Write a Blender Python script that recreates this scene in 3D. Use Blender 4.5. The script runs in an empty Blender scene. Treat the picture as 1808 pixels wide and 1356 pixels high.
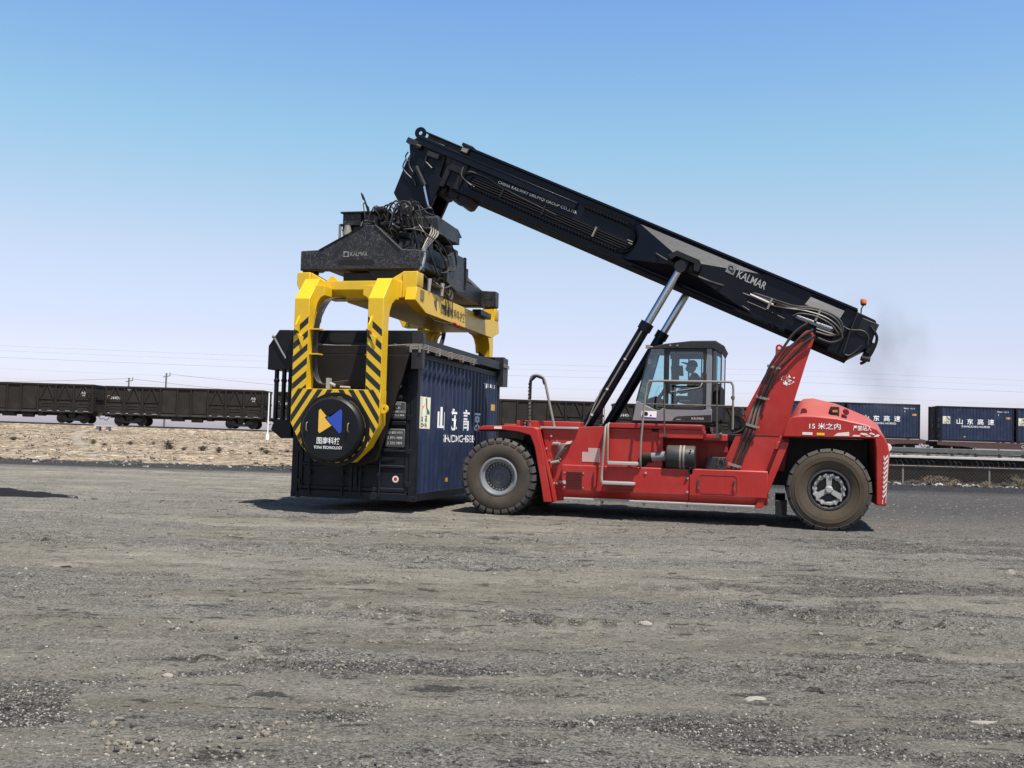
import bpy, bmesh, math, random
import numpy as np
from mathutils import Vector, Matrix
random.seed(7)
SC = bpy.context.scene
COL = SC.collection
# ---------------------------------------------------------------- camera, sky, sun, exposure
YAW, PITCH, ROLL = 0.2492, 0.0510, 0.0293
cam = bpy.data.cameras.new('camera')
cam.sensor_width = 36.0
cam.lens = 1827.1 / 1808 * 36.0
cam.clip_end = 6000
camo = bpy.data.objects.new('camera', cam)
COL.objects.link(camo)
_F = Vector((-math.sin(YAW) * math.cos(PITCH), math.cos(YAW) * math.cos(PITCH), math.sin(PITCH)))
_R0 = Vector((math.cos(YAW), math.sin(YAW), 0)); _U0 = _R0.cross(_F)
_R = _R0 * math.cos(ROLL) + _U0 * math.sin(ROLL); _U = _U0 * math.cos(ROLL) - _R0 * math.sin(ROLL)
_m = Matrix((_R, _U, -_F)).transposed().to_4x4(); _m.translation = (0, 0, 1.541)
camo.matrix_world = _m
SC.camera = camo

SUN_EL, SUN_AZ = math.radians(65), math.radians(132)
w = bpy.data.worlds.new('World'); SC.world = w; w.use_nodes = True
nt = w.node_tree
sky = nt.nodes.new('ShaderNodeTexSky'); sky.sky_type = 'NISHITA'; sky.sun_disc = False
sky.sun_elevation = SUN_EL; sky.sun_rotation = SUN_AZ
sky.altitude = 0; sky.air_density = 1.0; sky.dust_density = 1.2; sky.ozone_density = 1.6
_tc = nt.nodes.new('ShaderNodeTexCoord'); _sp = nt.nodes.new('ShaderNodeSeparateXYZ'); nt.links.new(_tc.outputs['Generated'], _sp.inputs[0])
_cr = nt.nodes.new('ShaderNodeValToRGB'); nt.links.new(_sp.outputs[2], _cr.inputs[0])     # colour of the air: lavender haze low down, clearer blue higher up, dimmed overhead to cut fill light
_e = _cr.color_ramp.elements
_ST = ((0.000, (0.853, 0.777, 1.000)), (0.049, (0.853, 0.777, 1.000)), (0.088, (0.854, 0.717, 0.807)), (0.165, (0.973, 0.815, 0.771)), (0.225, (0.907, 0.892, 0.794)), (0.280, (0.816, 0.945, 0.852)), (0.390, (0.695, 0.859, 0.987)), (0.550, (0.361, 0.447, 0.513)), (1.0, (0.250, 0.309, 0.355)))
_e[0].position = _ST[0][0]; _e[0].color = (*_ST[0][1], 1); _e[1].position = _ST[-1][0]; _e[1].color = (*_ST[-1][1], 1)
for _p, _c in _ST[1:-1]:
    _q = _e.new(_p); _q.color = (*_c, 1)
hs = nt.nodes.new('ShaderNodeMixRGB'); hs.blend_type = 'MULTIPLY'; hs.inputs[0].default_value = 1.0
nt.links.new(sky.outputs[0], hs.inputs[1]); nt.links.new(_cr.outputs[0], hs.inputs[2])
nt.links.new(hs.outputs[0], nt.nodes['Background'].inputs[0])
nt.nodes['Background'].inputs[1].default_value = 0.146
sl = bpy.data.lights.new('sun', 'SUN'); sl.energy = 5.0; sl.angle = math.radians(0.53); sl.color = (1.0, 0.955, 0.89)
so = bpy.data.objects.new('sun', sl); COL.objects.link(so)
SUNV = Vector((math.sin(SUN_AZ) * math.cos(SUN_EL), math.cos(SUN_AZ) * math.cos(SUN_EL), math.sin(SUN_EL)))
so.rotation_euler = SUNV.to_track_quat('Z', 'Y').to_euler()
so.location = SUNV * 60
SC.view_settings.view_transform = 'Standard'
SC.view_settings.look = 'None'
SC.view_settings.gamma = 1
SC.view_settings.use_curve_mapping = False
SC.view_settings.exposure = 0.60
try:
    SC.cycles.max_bounces = 8; SC.cycles.transparent_max_bounces = 16; SC.cycles.volume_bounces = 0
except Exception:
    pass

# ---------------------------------------------------------------- materials
def node(nt, typ, **kw):
    n = nt.nodes.new(typ)
    for k, v in kw.items():
        setattr(n, k, v)
    return n

def new_mat(name):
    m = bpy.data.materials.new(name); m.use_nodes = True
    return m, m.node_tree, m.node_tree.nodes['Principled BSDF']

def paint(name, col, rough=0.45, metal=0.0, dirt=(0.22, 0.19, 0.15), amt=0.25, scale=2.5, dust=0.25, bump=0.03, bscale=9.0, streak=0.0, spec=0.5, var=0.12, scratch=0.0):
    """painted or bare surface with wear blotches, fine speckle and dust that settles on upward faces"""
    m, nt, p = new_mat(name)
    L = nt.links.new
    tc = node(nt, 'ShaderNodeTexCoord')
    n1 = node(nt, 'ShaderNodeTexNoise'); n1.inputs['Scale'].default_value = scale; n1.inputs['Detail'].default_value = 8; n1.inputs['Roughness'].default_value = 0.65
    L(tc.outputs['Object'], n1.inputs['Vector'])
    r1 = node(nt, 'ShaderNodeMapRange'); r1.inputs[1].default_value = 0.48; r1.inputs[2].default_value = 0.78
    L(n1.outputs[0], r1.inputs[0])
    n2 = node(nt, 'ShaderNodeTexNoise'); n2.inputs['Scale'].default_value = scale * 14; n2.inputs['Detail'].default_value = 4
    if streak:
        mp = node(nt, 'ShaderNodeMapping'); mp.inputs['Scale'].default_value = (1, 1, 0.08)
        L(tc.outputs['Object'], mp.inputs[0]); L(mp.outputs[0], n2.inputs['Vector'])
    else:
        L(tc.outputs['Object'], n2.inputs['Vector'])
    geo = node(nt, 'ShaderNodeNewGeometry'); sx = node(nt, 'ShaderNodeSeparateXYZ'); L(geo.outputs['Normal'], sx.inputs[0])
    up = node(nt, 'ShaderNodeMapRange'); up.inputs[1].default_value = 0.2; up.inputs[2].default_value = 1.0; up.inputs[4].default_value = dust
    L(sx.outputs[2], up.inputs[0])
    a1 = node(nt, 'ShaderNodeMath', operation='MULTIPLY'); L(r1.outputs[0], a1.inputs[0]); a1.inputs[1].default_value = amt
    a2 = node(nt, 'ShaderNodeMath', operation='MULTIPLY_ADD'); L(n2.outputs[0], a2.inputs[0]); a2.inputs[1].default_value = max(streak, amt * 0.6); L(a1.outputs[0], a2.inputs[2])
    a3 = node(nt, 'ShaderNodeMath', operation='ADD', use_clamp=True); L(a2.outputs[0], a3.inputs[0]); L(up.outputs[0], a3.inputs[1])
    v = node(nt, 'ShaderNodeHueSaturation'); v.inputs['Color'].default_value = (*col, 1)
    vr = node(nt, 'ShaderNodeMapRange'); vr.inputs[3].default_value = 1 - var; vr.inputs[4].default_value = 1 + var; L(n1.outputs[0], vr.inputs[0]); L(vr.outputs[0], v.inputs['Value'])
    mx = node(nt, 'ShaderNodeMixRGB'); L(a3.outputs[0], mx.inputs[0]); L(v.outputs[0], mx.inputs[1]); mx.inputs[2].default_value = (*dirt, 1)
    L(mx.outputs[0], p.inputs['Base Color'])
    rr = node(nt, 'ShaderNodeMapRange'); rr.inputs[3].default_value = rough - 0.08; rr.inputs[4].default_value = min(1, rough + 0.3); L(a3.outputs[0], rr.inputs[0]); L(rr.outputs[0], p.inputs['Roughness'])
    p.inputs['Metallic'].default_value = metal
    p.inputs['Specular IOR Level'].default_value = spec
    if bump:
        b = node(nt, 'ShaderNodeBump'); b.inputs['Strength'].default_value = min(1, bump * 6); b.inputs['Distance'].default_value = bump * 0.2
        n3 = node(nt, 'ShaderNodeTexNoise'); n3.inputs['Scale'].default_value = bscale; n3.inputs['Detail'].default_value = 3; L(tc.outputs['Object'], n3.inputs['Vector'])
        L(n3.outputs[0], b.inputs['Height']); L(b.outputs[0], p.inputs['Normal'])
    if scratch:
        ns = node(nt, 'ShaderNodeTexNoise'); ns.inputs['Scale'].default_value = 5.0; ns.inputs['Detail'].default_value = 3; ns.inputs['Distortion'].default_value = 2.2; L(tc.outputs['Object'], ns.inputs['Vector'])
        s1 = node(nt, 'ShaderNodeMath', operation='SUBTRACT'); L(ns.outputs[0], s1.inputs[0]); s1.inputs[1].default_value = 0.5
        s2 = node(nt, 'ShaderNodeMath', operation='ABSOLUTE'); L(s1.outputs[0], s2.inputs[0])
        s3 = node(nt, 'ShaderNodeMapRange'); s3.inputs[1].default_value = 0.004; s3.inputs[2].default_value = 0.022; s3.inputs[3].default_value = scratch; s3.inputs[4].default_value = 0.0; L(s2.outputs[0], s3.inputs[0])
        m3 = node(nt, 'ShaderNodeMixRGB'); L(s3.outputs[0], m3.inputs[0]); L(mx.outputs[0], m3.inputs[1]); m3.inputs[2].default_value = (0.13, 0.135, 0.15, 1); L(m3.outputs[0], p.inputs['Base Color'])
    m['pmix'] = mx.name
    return m

def flat(name, col, rough=0.6, metal=0.0, emit=0):
    m, nt, p = new_mat(name)
    p.inputs['Base Color'].default_value = (*col, 1); p.inputs['Roughness'].default_value = rough; p.inputs['Metallic'].default_value = metal
    return m

RED = paint('red_paint', (0.355, 0.0185, 0.0145), 0.40, streak=0.07, amt=0.14, dust=0.42, scale=1.7, dirt=(0.34, 0.17, 0.15), spec=0.28)
REDD = paint('red_dusty_paint', (0.30, 0.016, 0.012), 0.5, amt=0.12, dust=0.2, scale=3, spec=0.25)
NAVY = paint('navy_boom_paint', (0.0035, 0.0045, 0.0095), 0.36, dirt=(0.11, 0.11, 0.115), amt=0.028, dust=0.17, scale=2, spec=0.18)
BLK = paint('worn_black_steel', (0.006, 0.0065, 0.0085), 0.5, dirt=(0.12, 0.105, 0.09), amt=0.13, dust=0.12, scale=3.5, spec=0.25)
BLKS = paint('scratched_black_steel', (0.009, 0.0105, 0.0145), 0.5, dirt=(0.13, 0.11, 0.09), amt=0.22, dust=0.10, scale=7, spec=0.3, scratch=0.55)
NAVM = paint('matt_navy_underside', (0.004, 0.005, 0.009), 0.8, amt=0.02, dust=0.12, spec=0.05)
FRM = paint('tipper_black_paint', (0.0045, 0.005, 0.007), 0.5, dirt=(0.08, 0.075, 0.07), amt=0.06, dust=0.12, scale=3, spec=0.25)
GRYC = paint('cab_grey_paint', (0.175, 0.185, 0.195), 0.45, amt=0.15, dust=0.15)
DRKG = paint('dark_grey_plastic', (0.014, 0.015, 0.018), 0.5, amt=0.10, dust=0.22, spec=0.3)
RUB = paint('black_rubber', (0.008, 0.008, 0.008), 0.75, amt=0.05, dust=0.15, bump=0, spec=0.2)
HOSE = paint('hydraulic_hose_rubber', (0.010, 0.0095, 0.009), 0.45, dirt=(0.17, 0.145, 0.115), amt=0.18, dust=0.35, bump=0)
TYR = paint('dusty_tyre_rubber', (0.045, 0.044, 0.043), 0.85, dirt=(0.15, 0.13, 0.105), amt=0.5, dust=0.22, scale=4, spec=0.15)
TYRB = paint('brown_dusty_sidewall', (0.085, 0.064, 0.044), 0.85, dirt=(0.04, 0.034, 0.028), amt=0.6, dust=0.15, scale=2.8, spec=0.15)
TYRF = paint('grey_brown_sidewall', (0.082, 0.066, 0.051), 0.85, dirt=(0.028, 0.025, 0.022), amt=0.65, dust=0.15, scale=2.6, spec=0.15)
RIM = paint('grey_rim_paint', (0.20, 0.205, 0.215), 0.4, metal=0.2, amt=0.2, dust=0.1)
DHUB = paint('dusty_hub_metal', (0.36, 0.35, 0.335), 0.6, metal=0.15, amt=0.35, dust=0.15, dirt=(0.16, 0.13, 0.10))
HUBF = paint('shade_darkened_hub', (0.075, 0.08, 0.095), 0.5, amt=0.2, dust=0.1, spec=0.3)  # hub colour darkened to stand in for the rim's shadow
HUBD = paint('dark_hub_paint', (0.02, 0.022, 0.026), 0.5, amt=0.2)
SILV = paint('dusty_aluminium', (0.36, 0.355, 0.34), 0.55, metal=0.2, amt=0.25, dust=0.1)
CHR = flat('chrome_rod', (0.50, 0.51, 0.55), 0.2, 1.0)
PIPE = paint('dusty_steel_pipe', (0.17, 0.155, 0.13), 0.6, dirt=(0.30, 0.26, 0.21), amt=0.4, dust=0.4, bump=0)
RAILB = paint('black_handrail_pipe', (0.03, 0.028, 0.026), 0.5, dirt=(0.27, 0.23, 0.18), amt=0.4, dust=0.4, bump=0)
FADE = paint('faded_lettering', (0.30, 0.30, 0.30), 0.7, amt=0.9, dust=0, bump=0, scale=16, dirt=(0.012, 0.013, 0.016))
WHT = paint('white_lettering', (0.78, 0.78, 0.76), 0.6, amt=0.15, dust=0, bump=0, dirt=(0.3, 0.28, 0.26))
WHTW = paint('worn_white_lettering', (0.55, 0.55, 0.53), 0.7, amt=0.6, dust=0, bump=0, scale=9, dirt=(0.03, 0.03, 0.04))
PINK = paint('faded_white_reflector', (0.74, 0.62, 0.57), 0.5, amt=0.2, dust=0, bump=0)
YELR = flat('yellow_reflector', (0.75, 0.45, 0.02), 0.4)
ORNG = flat('orange_lens', (0.65, 0.16, 0.02), 0.25)
ORNB = paint('orange_plate', (0.60, 0.30, 0.04), 0.5, amt=0.3, dust=0, bump=0)
YEL = paint('yellow_paint', (0.68, 0.43, 0.012), 0.42, dirt=(0.20, 0.11, 0.03), amt=0.24, dust=0.02, scale=4.0)
BLUL = flat('logo_blue', (0.02, 0.06, 0.36), 0.4)
YELL = flat('logo_yellow', (0.75, 0.42, 0.05), 0.4)
PURP = flat('purple_print', (0.07, 0.055, 0.13), 0.6)
DTXT = paint('dark_worn_print', (0.10, 0.07, 0.03), 0.7, amt=0.4, dust=0, bump=0, scale=12)
CONT = paint('container_blue_paint', (0.0085, 0.0180, 0.052), 0.5, dirt=(0.085, 0.088, 0.10), amt=0.34, dust=0.10, scale=1.6, streak=0.20, spec=0.3)
CONTD = paint('container_frame_paint', (0.0045, 0.006, 0.011), 0.55, dirt=(0.06, 0.055, 0.055), amt=0.16, dust=0.12, spec=0.25)
TARP = paint('black_roof_tarp', (0.007, 0.007, 0.008), 0.7, amt=0.15, dust=0.12, spec=0.2)
CREAM = paint('cream_emblem_panel', (0.70, 0.66, 0.52), 0.6, amt=0.2, dust=0, bump=0)
GREEN = flat('emblem_green', (0.02, 0.16, 0.09), 0.5)
ORE = flat('emblem_orange', (0.65, 0.18, 0.05), 0.5)
RUST = paint('wagon_dark_brown', (0.017, 0.0145, 0.0125), 0.75, dirt=(0.062, 0.048, 0.038), amt=0.4, dust=0.10, scale=1.2, streak=0.25, spec=0.2)
BOGIE = paint('bogie_black', (0.012, 0.011, 0.011), 0.8, amt=0.2)
FLATR = paint('flat_wagon_red_brown', (0.06, 0.022, 0.018), 0.7, dirt=(0.09, 0.065, 0.06), amt=0.4, dust=0.2)
RAILM = paint('rail_steel', (0.10, 0.085, 0.075), 0.5, metal=0.4, amt=0.3)
CONC = paint('pale_concrete', (0.46, 0.45, 0.43), 0.85, amt=0.35, dust=0.1, dirt=(0.22, 0.2, 0.19))
CONCD = paint('coal_stained_concrete', (0.016, 0.0135, 0.013), 0.9, amt=0.5, dust=0.05, dirt=(0.040, 0.033, 0.030), scale=0.9, spec=0.1)
GRAIL = paint('weathered_grey_rail', (0.060, 0.072, 0.074), 0.6, amt=0.3)
WIRE = flat('grey_cable', (0.12, 0.12, 0.13), 0.6)
POLE = paint('weathered_pole_grey', (0.10, 0.09, 0.085), 0.8, amt=0.3)
FENW = paint('rusty_fence_wire', (0.035, 0.029, 0.026), 0.7, amt=0.2, bump=0, dust=0.1, spec=0.2)
FENP = paint('fence_post_steel', (0.16, 0.14, 0.13), 0.7, amt=0.4)
CLOTH = flat('dark_work_jacket', (0.02, 0.024, 0.035), 0.9)
SKIN = flat('skin', (0.32, 0.18, 0.12), 0.6)
STRAW = paint('dry_straw', (0.24, 0.18, 0.11), 0.9, amt=0.3, dust=0, bump=0)
SHRUB = paint('dry_dark_shrub', (0.115, 0.090, 0.064), 0.9, amt=0.4, dust=0, bump=0, dirt=(0.04, 0.035, 0.028))
ROCKP = paint('pale_limestone', (0.34, 0.315, 0.28), 0.9, amt=0.5, scale=14, bump=0.08, bscale=40)
ROCKT = paint('tan_stone', (0.26, 0.205, 0.145), 0.9, amt=0.4, scale=14, dust=0.1, bump=0)
ROCKG = paint('grey_stone', (0.26, 0.24, 0.21), 0.9, amt=0.4, scale=14, bump=0.08, bscale=40)
COAL = paint('coal_lump', (0.022, 0.022, 0.026), 0.6, amt=0.15, scale=14, dust=0.1, bump=0.08, bscale=40)
SHADOWM = paint('cast_shadow_black', (0.010, 0.010, 0.012), 0.85, amt=0.12, scale=10, dust=0.0, dirt=(0.05, 0.048, 0.045), bump=0.06, bscale=50, spec=0.12)  # near-black of a cast shadow, for the low mound at far left
SOIL = paint('clod_soil', (0.135, 0.121, 0.096), 0.95, amt=0.4, scale=10, dust=0.1, bump=0.08, bscale=40)

def glass_mat(name, tint, fac):
    m, nt, p = new_mat(name)
    L = nt.links.new
    t = node(nt, 'ShaderNodeBsdfTransparent'); t.inputs[0].default_value = (*tint, 1)
    g = node(nt, 'ShaderNodeBsdfGlossy'); g.inputs['Roughness'].default_value = 0.03; g.inputs[0].default_value = (0.9, 0.95, 1, 1)
    mx = node(nt, 'ShaderNodeMixShader'); fr = node(nt, 'ShaderNodeFresnel'); fr.inputs[0].default_value = 1.45
    ad = node(nt, 'ShaderNodeMath', operation='ADD', use_clamp=True); L(fr.outputs[0], ad.inputs[0]); ad.inputs[1].default_value = fac
    L(ad.outputs[0], mx.inputs[0]); L(t.outputs[0], mx.inputs[1]); L(g.outputs[0], mx.inputs[2])
    L(mx.outputs[0], nt.nodes['Material Output'].inputs[0])
    return m
GLASS = glass_mat('tinted_cab_glass', (0.80, 0.92, 0.94), 0.02)

def hazard_mat():
    m = paint('hazard_striped_yellow_paint', (0.68, 0.43, 0.012), 0.42, dirt=(0.20, 0.11, 0.03), amt=0.24, dust=0.02, scale=4.0)
    nt = m.node_tree; L = nt.links.new
    mx = nt.nodes[m['pmix']]; p = nt.nodes['Principled BSDF']
    tc = node(nt, 'ShaderNodeTexCoord'); sp = node(nt, 'ShaderNodeSeparateXYZ'); L(tc.outputs['Object'], sp.inputs[0])
    def M(op, a, b=None, c=None, clamp=False):
        n = node(nt, 'ShaderNodeMath', operation=op, use_clamp=clamp)
        for i, q in enumerate((a, b, c)):
            if q is None: continue
            if isinstance(q, (int, float)): n.inputs[i].default_value = q
            else: L(q, n.inputs[i])
        return n.outputs[0]
    ax = M('ABSOLUTE', sp.outputs[0]); z = sp.outputs[2]
    low = M('LESS_THAN', z, 2.335)
    u1 = M('FRACT', M('DIVIDE', M('MULTIPLY_ADD', ax, 1.5, z), 0.30))
    u2 = M('FRACT', M('DIVIDE', M('MULTIPLY_ADD', ax, 0.87, z), 0.255))
    b1 = M('LESS_THAN', u1, 0.53); b2 = M('LESS_THAN', u2, 0.51)
    b = M('ADD', M('MULTIPLY', b1, low), M('MULTIPLY', b2, M('SUBTRACT', 1.0, low)), clamp=True)
    b = M('MULTIPLY', b, M('LESS_THAN', M('MULTIPLY_ADD', ax, 0.87, z), 4.22))
    geo = node(nt, 'ShaderNodeNewGeometry'); sn = node(nt, 'ShaderNodeSeparateXYZ'); L(geo.outputs['Normal'], sn.inputs[0])
    b = M('MULTIPLY', b, M('GREATER_THAN', M('ABSOLUTE', sn.outputs[1]), 0.9))
    m2 = node(nt, 'ShaderNodeMixRGB'); L(b, m2.inputs[0]); L(mx.outputs[0], m2.inputs[1]); m2.inputs[2].default_value = (0.011, 0.0105, 0.010, 1)
    L(m2.outputs[0], p.inputs['Base Color'])
    return m
HAZ = hazard_mat()

# ---------------------------------------------------------------- mesh builder
class MB:
    def __init__(s, T=None):
        s.v = []; s.f = []; s.mi = []; s.cur = 0; s.T = T
    def add(s, vs, fs):
        o = len(s.v)
        if s.T is not None: vs = [s.T @ Vector(q) for q in vs]
        s.v += [tuple(q) for q in vs]
        for f in fs: s.f.append(tuple(o + i for i in f)); s.mi.append(s.cur)
        return s
    def hexa(s, p):
        return s.add(p, [(0, 3, 2, 1), (4, 5, 6, 7), (0, 1, 5, 4), (1, 2, 6, 5), (2, 3, 7, 6), (3, 0, 4, 7)])
    def box(s, x0, x1, y0, y1, z0, z1):
        return s.hexa([(x0, y0, z0), (x1, y0, z0), (x1, y1, z0), (x0, y1, z0), (x0, y0, z1), (x1, y0, z1), (x1, y1, z1), (x0, y1, z1)])
    def loft(s, A, B, cap=True):
        n = len(A); fs = [(i, (i + 1) % n, n + (i + 1) % n, n + i) for i in range(n)]
        if cap: fs += [tuple(range(n))[::-1], tuple(range(n, 2 * n))]
        return s.add(list(A) + list(B), fs)
    def prism(s, pts, plane, a, b):
        g = {'xz': lambda p, k: (p[0], k, p[1]), 'yz': lambda p, k: (k, p[0], p[1]), 'xy': lambda p, k: (p[0], p[1], k)}[plane]
        return s.loft([g(p, a) for p in pts], [g(p, b) for p in pts])
    def ring(s, outer, inner, plane, a, b):
        """plate with a hole: outer and inner loops with the same number of points"""
        g = {'xz': lambda p, k: (p[0], k, p[1]), 'yz': lambda p, k: (k, p[0], p[1]), 'xy': lambda p, k: (p[0], p[1], k)}[plane]
        n = len(outer)
        vs = [g(p, a) for p in outer] + [g(p, a) for p in inner] + [g(p, b) for p in outer] + [g(p, b) for p in inner]
        fs = []
        for i in range(n):
            j = (i + 1) % n
            fs += [(i, j, n + j, n + i), (2 * n + i, 3 * n + i, 3 * n + j, 2 * n + j), (i, 2 * n + i, 2 * n + j, j), (n + i, n + j, 3 * n + j, 3 * n + i)]
        return s.add(vs, fs)
    def tube(s, pts, r, n=8, closed=False, caps=True):
        P = [Vector(p) for p in pts]; N = len(P); vs = []; up = None
        for i, p in enumerate(P):
            if closed: t = P[(i + 1) % N] - P[i - 1]
            else: t = P[min(i + 1, N - 1)] - P[max(i - 1, 0)]
            if t.length < 1e-9: t = Vector((0, 0, 1))
            t.normalize()
            if up is None:
                up = Vector((0, 0, 1)) if abs(t.z) < 0.9 else Vector((1, 0, 0))
            a = t.cross(up)
            if a.length < 1e-6: a = t.orthogonal()
            a.normalize(); up = a.cross(t).normalized()
            rr = r[i] if isinstance(r, (list, tuple)) else r
            for k in range(n):
                c = 2 * math.pi * k / n
                vs.append(p + a * (rr * math.cos(c)) + up * (rr * math.sin(c)))
        fs = []
        for i in range(N if closed else N - 1):
            j = (i + 1) % N
            for k in range(n):
                fs.append((i * n + k, i * n + (k + 1) % n, j * n + (k + 1) % n, j * n + k))
        if not closed and caps: fs += [tuple(range(n))[::-1], tuple((N - 1) * n + k for k in range(n))]
        return s.add(vs, fs)
    def cyl(s, p0, p1, r0, r1=None, n=24):
        return s.tube([p0, p1], [r0, r0 if r1 is None else r1], n)
    def lathe(s, prof, o, axis, n=48, closed=True):
        """prof: (radius, offset along axis); closed profile loop makes a ring"""
        o = Vector(o); ax = Vector(axis).normalized(); a = ax.orthogonal().normalized(); b = ax.cross(a); vs = []
        for k in range(n):
            c = 2 * math.pi * k / n; d = a * math.cos(c) + b * math.sin(c)
            for r, h in prof: vs.append(o + d * r + ax * h)
        m = len(prof); fs = []
        for k in range(n):
            k2 = (k + 1) % n
            for i in range(m if closed else m - 1):
                j = (i + 1) % m
                fs.append((k * m + i, k * m + j, k2 * m + j, k2 * m + i))
        if not closed:
            fs += [tuple(k * m for k in range(n)), tuple(k * m + m - 1 for k in range(n))[::-1]]
        return s.add(vs, fs)
    def sphere(s, c, r, n=12, sc=(1, 1, 1)):
        bm = bmesh.new(); bmesh.ops.create_icosphere(bm, subdivisions=2, radius=1)
        s.add([(c[0] + q.co.x * r * sc[0], c[1] + q.co.y * r * sc[1], c[2] + q.co.z * r * sc[2]) for q in bm.verts], [tuple(x.index for x in f.verts) for f in bm.faces]); bm.free(); return s
    def build(s, name, mat, parent=None, bevel=0.0, smooth=35, seg=2, fix=True):
        me = bpy.data.meshes.new(name)
        off = root_loc(parent)
        me.from_pydata([(a - off[0], b - off[1], c - off[2]) for a, b, c in s.v], [], s.f)
        for m in (mat if isinstance(mat, (list, tuple)) else [mat]): me.materials.append(m)
        if len(me.materials) > 1: me.polygons.foreach_set('material_index', s.mi)
        if fix:
            bm = bmesh.new(); bm.from_mesh(me); bmesh.ops.recalc_face_normals(bm, faces=bm.faces); bm.to_mesh(me); bm.free()
        if smooth:
            me.shade_smooth(); me.set_sharp_from_angle(angle=math.radians(smooth))
        o = bpy.data.objects.new(name, me); COL.objects.link(o)
        if parent is not None: o.parent = parent
        if bevel:
            md = o.modifiers.new('bevel', 'BEVEL'); md.width = bevel; md.segments = seg; md.limit_method = 'ANGLE'; md.angle_limit = math.radians(40); md.harden_normals = False
        return o

def root_loc(p):
    v = Vector((0, 0, 0))
    while p is not None:
        v += p.location; p = p.parent
    return v

def tag(o, label=None, cat=None, group=None, kind=None):
    if label: o['label'] = label
    if cat: o['category'] = cat
    if group: o['group'] = group
    if kind: o['kind'] = kind
    return o
def thing(name, loc, label=None, cat=None, group=None, parent=None, rz=0):
    o = bpy.data.objects.new(name, None); COL.objects.link(o); o.empty_display_size = 0.3
    if parent is not None: o.parent = parent; o.location = Vector(loc) - root_loc(parent)
    else: o.location = loc
    o.rotation_euler = (0, 0, rz)
    return tag(o, label, cat, group)
def copy_tree(o, parent=None):
    c = o.copy(); COL.objects.link(c)
    if parent is not None: c.parent = parent; c.matrix_parent_inverse = o.matrix_parent_inverse
    for ch in list(o.children): copy_tree(ch, c)
    return c

def smooth_path(pts, k=6):
    """Catmull-Rom through the points"""
    P = [Vector(p) for p in pts]; out = []
    for i in range(len(P) - 1):
        a, b, c, d = P[max(i - 1, 0)], P[i], P[i + 1], P[min(i + 2, len(P) - 1)]
        for j in range(k):
            t = j / k
            out.append(0.5 * ((2 * b) + (c - a) * t + (2 * a - 5 * b + 4 * c - d) * t * t + (3 * b - a - 3 * c + d) * t ** 3))
    out.append(P[-1]); return out

# ---------------------------------------------------------------- lettering
def text_bm(s, w, h, thick=0.0, bold=0.02, shear=0.0):
    c = bpy.data.curves.new('lettering', 'FONT'); c.body = s; c.offset = min(bold, 0.012); c.resolution_u = 3; c.shear = shear
    o = bpy.data.objects.new('lettering', c); COL.objects.link(o)
    bpy.context.view_layer.update()
    me = bpy.data.meshes.new_from_object(o.evaluated_get(bpy.context.evaluated_depsgraph_get()))
    bm = bmesh.new(); bm.from_mesh(me)
    bpy.data.objects.remove(o); bpy.data.curves.remove(c); bpy.data.meshes.remove(me)
    X = [v.co.x for v in bm.verts]; Y = [v.co.y for v in bm.verts]
    x0, x1, y0, y1 = min(X), max(X), min(Y), max(Y)
    ky = h / (y1 - y0); kx = (w / (x1 - x0)) if w else ky
    for v in bm.verts: v.co = Vector(((v.co.x - x0) * kx, (v.co.y - y0) * ky, 0))
    return bm
def poly_bm(polys):
    bm = bmesh.new()
    for pl in polys:
        bm.faces.new([bm.verts.new((p[0], p[1], 0)) for p in pl])
    bmesh.ops.triangulate(bm, faces=bm.faces[:])
    return bm
def decal(bm, name, mat, parent, o, r, u, off=0.003, corr=None, u0=0.0):
    """lay a flat bmesh (x along r, y along u) on a surface at o; corr bends it over a corrugated wall whose coordinate is u0 + x"""
    o, r, u = Vector(o), Vector(r).normalized(), Vector(u).normalized(); n = r.cross(u)
    if corr is not None:
        X = [v.co.x for v in bm.verts]
        for b in corr[0]:
            q = b - u0
            if min(X) < q < max(X):
                bmesh.ops.bisect_plane(bm, geom=bm.verts[:] + bm.edges[:] + bm.faces[:], plane_co=(q, 0, 0), plane_no=(1, 0, 0), dist=1e-5)
        for v in bm.verts: v.co.z = -corr[1](v.co.x + u0)
    lo = root_loc(parent)
    for v in bm.verts: v.co = o + r * v.co.x + u * v.co.y + n * (v.co.z + off) - lo
    for f in bm.faces:
        f.normal_update()
        if f.normal.dot(n) < 0: f.normal_flip()
    me = bpy.data.meshes.new(name); bm.to_mesh(me); bm.free(); me.materials.append(mat)
    ob = bpy.data.objects.new(name, me); COL.objects.link(ob)
    if parent is not None: ob.parent = parent
    return ob
def lettering(s, w, h, o, r, u, mat, parent, name='lettering', off=0.003, bold=0.02, corr=None, u0=0.0, shear=0.0):
    return decal(text_bm(s, w, h, bold=bold, shear=shear), name, mat, parent, o, r, u, off, corr, u0)
XP, YP, ZP = (1, 0, 0), (0, 1, 0), (0, 0, 1)
def circ(cx, cz, r, n=32, a0=0.0):
    return [(cx + r * math.cos(a0 + 2 * math.pi * k / n), cz + r * math.sin(a0 + 2 * math.pi * k / n)) for k in range(n)]
def rrect(x0, x1, z0, z1, r, k=4):
    out = []
    for cx, cz, a in ((x1 - r, z1 - r, 0), (x0 + r, z1 - r, 90), (x0 + r, z0 + r, 180), (x1 - r, z0 + r, 270)):
        for i in range(k + 1):
            t = math.radians(a + 90 * i / k); out.append((cx + r * math.cos(t), cz + r * math.sin(t)))
    return out
def mir(y): return 43.2 - y

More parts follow.
